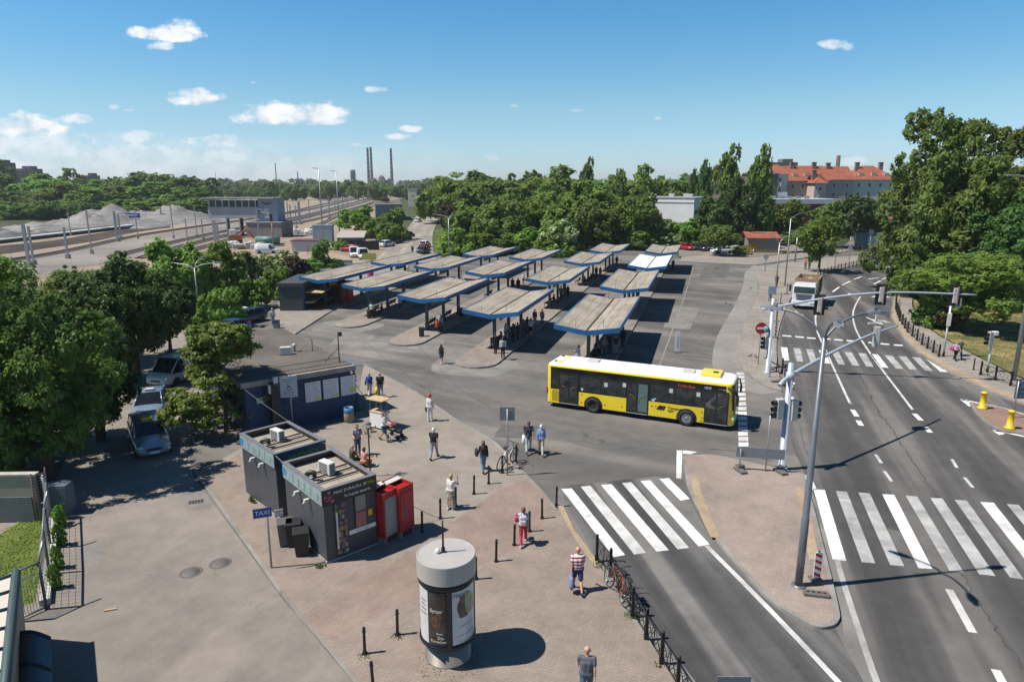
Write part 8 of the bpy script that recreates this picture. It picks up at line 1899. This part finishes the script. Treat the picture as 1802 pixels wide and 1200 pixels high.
wait(1047,636,150,'sit',False,('long',BK),('trousers',BK),('short','black'),'person in black sitting nearest the front post of the nearest shelter');wait(1055,633,200,'sit',True,('long',BK),('trousers',BK),('long','dark'),'second person in black sitting under the nearest shelter')
wait(1063,626,-70,'hold',True,('tee',(.22,.2,.2)),('trousers',GY),('short','dark'),'person in grey standing by the second post of the nearest shelter');wait(1072,622,95,'stand',False,('tee',BK),('trousers',DJ),('short','black'),'man in black behind the person in grey at the nearest shelter')
wait(1083,624,-90,'stand',True,('tee',NV),('shorts',(.25,.25,.27)),('short','dark'),'woman in navy and grey shorts under the nearest shelter');wait(1096,612,100,'stand',False,('long',BK),('trousers',BK),('short','black'),'tall man in black at the right kerb of the nearest shelter',1.86)
wait(769,585,60,'sit',False,('tee',(.30,.03,.02)),('trousers',BK),('short','black'),'man in a red top sitting on the third platform front bench');wait(777,583,230,'stand',True,('long',(.3,.3,.32)),('trousers',BK),('long','black'),'woman in black and white standing at the third platform front bench')
wait(655,560,90,'stand',False,('tee',(.5,.5,.5)),('trousers',BK),('short','dark'),'person in a white top behind the fourth platform front post');wait(673,553,200,'sit',True,('long',BK),('trousers',BK),('short','black'),'person in black sitting on the fourth platform front bench');wait(705,542,110,'sit',False,('tee',(.42,.44,.5)),('trousers',DJ),('short','dark'),'person in a pale blue top sitting on the fourth platform rear bench')
wait(598,527,120,'sit',False,('tee',BK),('trousers',BK),('short','black'),'person in black sitting under the leftmost shelter');wait(613,522,90,'stand',True,('tee',GY),('trousers',BK),('short','dark'),'person in dark clothes by the red drinks fridge')
wait(902,512,80,'stand',False,('tee',BK),('trousers',BK),('short','dark'),'left of the two dark figures standing behind the second platform front shelter');wait(912,512,250,'stand',False,('long',BK),('trousers',BK),('short','black'),'right of the two dark figures standing behind the second platform front shelter');wait(921,500,90,'walk',True,('tee',WH),('trousers',GY),('short','blonde'),'woman in white in the sun by the third platform kerb')
wait(975,537,150,'sit',False,('tee',(.2,.03,.04)),('trousers',BK),('short','dark'),'person in dark red sitting under the second shelter of the second platform');wait(987,528,60,'stand',False,('tee',(.1,.1,.05)),('trousers',BK),('short','dark'),'person in dull green under the second shelter of the second platform');wait(999,525,90,'stand',True,('tee',BK),('trousers',BK),('long','dark'),'person in black with a bag under the second shelter of the second platform')
wait(1029,502,140,'sit',False,('tee',BK),('trousers',DJ),('short','dark'),'person sitting under the left third-row shelter, nearest');wait(1040,496,150,'sit',True,('tee',NV),('trousers',BK),('long','dark'),'person sitting under the left third-row shelter, farther');wait(1049,489,100,'stand',False,('tee',BK),('trousers',BK),('short','black'),'person standing in the shade left of the girl in the sun on the second platform');wait(1056,488,80,'walk',True,('tee',GY),('trousers',DJ),('long','dark'),'dark-haired girl stepping into the sun on the second platform')
wait(1073,475,150,'sit',False,('tee',(.12,.14,.2)),('trousers',BK),('short','dark'),'person sitting under the third shelter of the second platform');wait(1085,468,90,'stand',False,('tee',BK),('trousers',BK),('short','black'),'man in black at the far end of the second platform')
wait(1114,528,90,'stand',False,('tee',BK),('trousers',DJ),('short','black'),'left of the pair standing behind the nearest shelter roof');wait(1123,526,100,'stand',True,('tee',NV),('trousers',BK),('long','dark'),'right of the pair standing behind the nearest shelter roof');wait(1184,475,90,'stand',False,('tee',(.04,.04,.05)),('trousers',BK),('short','black'),'man in dark clothes standing beside the white-roofed shelter')
person(1366,506,100,'stand',False,('tee',BK),('trousers',BK),('short','black'),1.8,'person in black on the pavement left of the truck',zb=IZ,group='people on the pavements');person(1354,529,250,'walk',False,('tee',(.3,.32,.36)),('trousers',(.12,.16,.22)),('short','white'),1.78,'man in grey behind the blue cycling sign',zb=IZ,group='people on the pavements')
person(1417,474,200,'stand',False,('tee',(.35,.08,.05)),('trousers',DJ),('short','brown'),1.8,'man in an orange-red top under the street tree',zb=IZ,group='people on the pavements');person(1424,474,210,'stand',False,('tee',(.08,.09,.1)),('trousers',DJ),('short','dark'),1.78,'person in dark clothes beside the man in orange-red',zb=IZ,group='people on the pavements')
m_=person(1680,634,-95,'walk',True,('tee',(.55,.4,.42)),('trousers',BK),('short','auburn'),1.68,'woman in a pale top and black trousers on the right-hand pavement',zb=IZ,group='people on the pavements');held_bag(m_,0,MATS['magenta_bag'],'bright pink bag carried across the chest of the woman on the right-hand pavement',(.2,.4,.3),off=(-.2,-.2,.45));person(1686,632,-90,'walk2',False,('tee',(.04,.12,.08)),('trousers',(.02,.05,.04)),('short','brown'),1.76,'person in dark green walking beside the woman with the pink bag',zb=IZ,group='people on the pavements')
person(542,448,180,'stand',False,('long',(.6,.14,.05)),('trousers',(.55,.13,.05)),('short','brown'),1.78,'worker in orange clothes in front of the white container shed',zb=.01);person(1346-20,448,180,'sit',False,('tee',(.4,.42,.45)),('trousers',DJ),('short','grey'),1.7,'person in grey sitting by the yellow railing',zb=.12)
person(726,447,-90,'stand',False,('tee',BK),('trousers',BK),('short','dark'),1.78,'dark figure walking in the middle of the street',zb=.01)
person(811,490,200,'stand',True,('tee',(.45,.1,.12)),('trousers',(.5,.4,.4)),('short','brown'),1.66,'woman in red and white behind the third platform front shelter',zb=.145,group=GW)
def pigeon(u,v,rz,label,z=0.0):
 t=thing('pigeon',label,'pigeon',at(u,v,z),R(rz),'pigeons on the ground');me=_cache.get('pigeon')
 if not me:
  me=caps_mesh([((-.09,0,.12),(.07,0,.15),.05,.065),((.07,0,.15),(.12,0,.23),.05,.033),((.13,0,.24),(.15,0,.24),.03,.024),((.17,0,.238),(.19,0,.232),.01,.006),((-.1,0,.115),(-.22,0,.09),.035,.022),((0,.03,.1),(0,.03,.01),.012,.01),((0,-.03,.1),(0,-.03,.01),.012,.01),((0,.03,.01),(.04,.03,.008),.009,.007),((0,-.03,.01),(.04,-.03,.008),.009,.007)],.011,1);_cache['pigeon']=me
 o=put('body',me,mat('pigeon_grey',(.085,.088,.10),.7,0,.4,20),t)
for u,v,rz,lab,z in((1277,535,20,'left pigeon of the pair on the bus yard apron',0),(1285,537,80,'right pigeon of the pair on the bus yard apron',0),(1320,628,10,'left pigeon on the pavement by the no-entry sign',IZ),(1330,630,120,'right pigeon on the pavement by the no-entry sign',IZ),(1321,509,0,'single pigeon near the truck-side pavement',.0),(1261,474,0,'single pigeon far up the bus yard',0)):pigeon(u,v,rz,lab,z)
SUN_EL=R(57.5);SUN_DIR=Vector((-.985,-.172,0)).normalized()*math.cos(SUN_EL)+Vector((0,0,math.sin(SUN_EL)))
w=bpy.data.worlds.new('World');sc.world=w;w.use_nodes=True;nt=w.node_tree;n=nt.nodes;l=nt.links
bg=n['Background'];sky=n.new('ShaderNodeTexSky');sky.sky_type='NISHITA';sky.sun_disc=False;sky.sun_elevation=SUN_EL;sky.sun_rotation=math.atan2(SUN_DIR.x,SUN_DIR.y)
sky.air_density=1.0;sky.dust_density=0.1;sky.ozone_density=4.0;sky.altitude=250
SKY_STRENGTH=0.092
hs=n.new('ShaderNodeHueSaturation');hs.inputs['Saturation'].default_value=1.2;hs.inputs['Value'].default_value=1.0
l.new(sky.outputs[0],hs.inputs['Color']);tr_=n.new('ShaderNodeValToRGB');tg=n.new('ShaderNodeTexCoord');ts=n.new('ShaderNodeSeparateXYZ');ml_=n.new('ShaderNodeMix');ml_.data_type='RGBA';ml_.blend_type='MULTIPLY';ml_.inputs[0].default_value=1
for i,(p_,c_)in enumerate(((0.0,(.70,.90,1.22)),(.035,(.78,.93,1.16)),(.10,(1.0,1.09,1.05)),(.185,(.86,1.15,1.13)),(.27,(.71,1.12,1.2)),(.5,(.5,.66,.66)),(1.0,(.42,.52,.5)))):  # last stops darken the unseen overhead sky to cut blue fill in shadows
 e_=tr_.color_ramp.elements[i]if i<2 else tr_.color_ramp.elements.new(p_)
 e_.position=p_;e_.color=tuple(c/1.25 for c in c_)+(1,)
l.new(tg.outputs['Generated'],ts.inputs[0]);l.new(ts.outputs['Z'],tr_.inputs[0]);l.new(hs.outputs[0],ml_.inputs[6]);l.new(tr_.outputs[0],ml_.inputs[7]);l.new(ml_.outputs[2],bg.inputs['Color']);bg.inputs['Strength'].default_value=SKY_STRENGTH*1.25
tc=n.new('ShaderNodeTexCoord');sp_=n.new('ShaderNodeSeparateXYZ');l.new(tc.outputs['Generated'],sp_.inputs[0])
def M1(op,a,b_=None,c=None):
 x=n.new('ShaderNodeMath');x.operation=op
 for i,q in enumerate((a,b_,c)):
  if q is None:continue
  if isinstance(q,(int,float)):x.inputs[i].default_value=q
  else:l.new(q,x.inputs[i])
 return x.outputs[0]
ay=M1('MAXIMUM',sp_.outputs['Y'],.02);ca=M1('DIVIDE',sp_.outputs['X'],ay);ce=M1('DIVIDE',sp_.outputs['Z'],ay)
cv=n.new('ShaderNodeCombineXYZ');l.new(ca,cv.inputs[0]);l.new(M1('MULTIPLY',ce,1.7),cv.inputs[1])
def N(scale,det,rough=.6):
 x=n.new('ShaderNodeTexNoise');x.inputs['Scale'].default_value=scale;x.inputs['Detail'].default_value=det;x.inputs['Roughness'].default_value=rough;l.new(cv.outputs[0],x.inputs['Vector']);return x.outputs['Fac']
n1=N(26,8,.62);n2=N(9,5)
def dirpx(u,v):
 x=(u-901)/FOC;y=-(v-600)/FOC;dy=CP+y*SP;return x/dy,(-SP+y*CP)/dy
total=None
CL=[(303,62,60,28,12,1),(247,58,28,12,10,.9),(283,84,26,11,7,.9),(343,173,56,19,13,1),(545,205,72,28,18,1),(470,203,66,24,18,1),(580,214,36,9,8,.9),(135,210,34,11,10,.95),(45,225,75,26,22,1),(200,190,12,6,4,.45),(230,194,14,4,4,.4),(725,228,22,8,7,.9),(700,241,30,6,6,.75),(655,159,14,8,6,.6),(672,158,14,5,4,.35),(1468,80,28,11,9,.8),(1490,84,14,8,6,.5),(1755,242,40,15,14,.85),(1158,209,9,5,4,.5),(865,278,18,8,6,.5),(385,250,70,14,14,.75),(230,240,60,12,12,.6),(70,250,130,20,40,.6),(215,268,110,16,34,.5),(350,272,120,12,30,.5),(470,285,90,8,20,.35),(1500,285,36,9,8,.4),(905,187,8,4,3,.25),(1015,195,16,3,3,.25),(628,255,14,4,4,.5),(445,146,6,3,3,.3)]
for u,v,ru,up_,dn,op in CL:
 a0,e0=dirpx(u,v);s=1/FOC;da=M1('DIVIDE',M1('SUBTRACT',ca,a0),ru*s);dz_=M1('SUBTRACT',ce,e0)
 de=M1('MAXIMUM',M1('DIVIDE',dz_,up_*s),M1('DIVIDE',dz_,-dn*s))
 r2=M1('ADD',M1('MULTIPLY',da,da),M1('MULTIPLY',de,de));f=M1('ADD',M1('SUBTRACT',.85,r2),M1('MULTIPLY',M1('SUBTRACT',n1,.5),3.2))
 g=M1('MULTIPLY',M1('MINIMUM',M1('MAXIMUM',M1('MULTIPLY',f,1.5),0),1),op);total=g if total is None else M1('MAXIMUM',total,g)
e1=dirpx(300,235)[1];fall=M1('MINIMUM',M1('MAXIMUM',M1('MULTIPLY',M1('SUBTRACT',e1,ce),17),0),1)
left=M1('MINIMUM',M1('MAXIMUM',M1('MULTIPLY',M1('SUBTRACT',-.02,ca),2.6),.1),1)
bank=M1('MULTIPLY',M1('MULTIPLY',fall,left),M1('MINIMUM',M1('MAXIMUM',M1('MULTIPLY',M1('SUBTRACT',n2,.30),3.2),.15),1));total=M1('MAXIMUM',total,M1('MULTIPLY',bank,.9))
front=M1('GREATER_THAN',sp_.outputs['Y'],.05);total=M1('MULTIPLY',total,front)
cc_=n.new('ShaderNodeValToRGB');cc_.color_ramp.elements[0].position=.35;cc_.color_ramp.elements[0].color=(.62,.70,.78,1);cc_.color_ramp.elements[1].position=.6;cc_.color_ramp.elements[1].color=(.90,.92,.94,1);l.new(n1,cc_.inputs['Fac'])
bc=n.new('ShaderNodeBackground');l.new(cc_.outputs[0],bc.inputs['Color']);bc.inputs['Strength'].default_value=.9
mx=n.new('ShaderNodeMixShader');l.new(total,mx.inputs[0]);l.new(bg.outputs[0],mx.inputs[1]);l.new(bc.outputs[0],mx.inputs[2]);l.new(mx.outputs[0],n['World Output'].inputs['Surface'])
sun=bpy.data.lights.new('sun','SUN');sun.energy=5.0;sun.angle=R(.53);sun.color=(1,.94,.85);so=bpy.data.objects.new('sun',sun);C.objects.link(so);so.rotation_euler=SUN_DIR.to_track_quat('Z','Y').to_euler();so.location=(-60,-10,90)
cam=bpy.data.cameras.new('camera');co_=bpy.data.objects.new('camera',cam);C.objects.link(co_);co_.location=(0,0,EYE);co_.rotation_euler=(math.pi/2-PITCH,0,0);cam.sensor_width=36;cam.lens=FOC/1802*36;cam.clip_start=.3;cam.clip_end=20000;sc.camera=co_
sc.render.resolution_x=1024;sc.render.resolution_y=681
sc.view_settings.view_transform='Standard';sc.view_settings.look='None';sc.view_settings.exposure=0.32;sc.view_settings.gamma=1
mb=MB();mb.box((0,1200,29.5),(9000,5600,61));hz=bpy.data.materials.new('air_haze');hz.use_nodes=True;hn=hz.node_tree.nodes;hn.remove(hn['Principled BSDF'])
pv=hn.new('ShaderNodeVolumePrincipled');pv.inputs['Color'].default_value=(.86,.92,1,1);pv.inputs['Density'].default_value=.00015;pv.inputs['Anisotropy'].default_value=.2;hz.node_tree.links.new(pv.outputs[0],hn['Material Output'].inputs['Volume'])
tag(mb.build('haze',hz),'thin summer haze lying over the town','haze',kind='stuff')
for m in bpy.data.meshes:
 if m.users==0:bpy.data.meshes.remove(m)
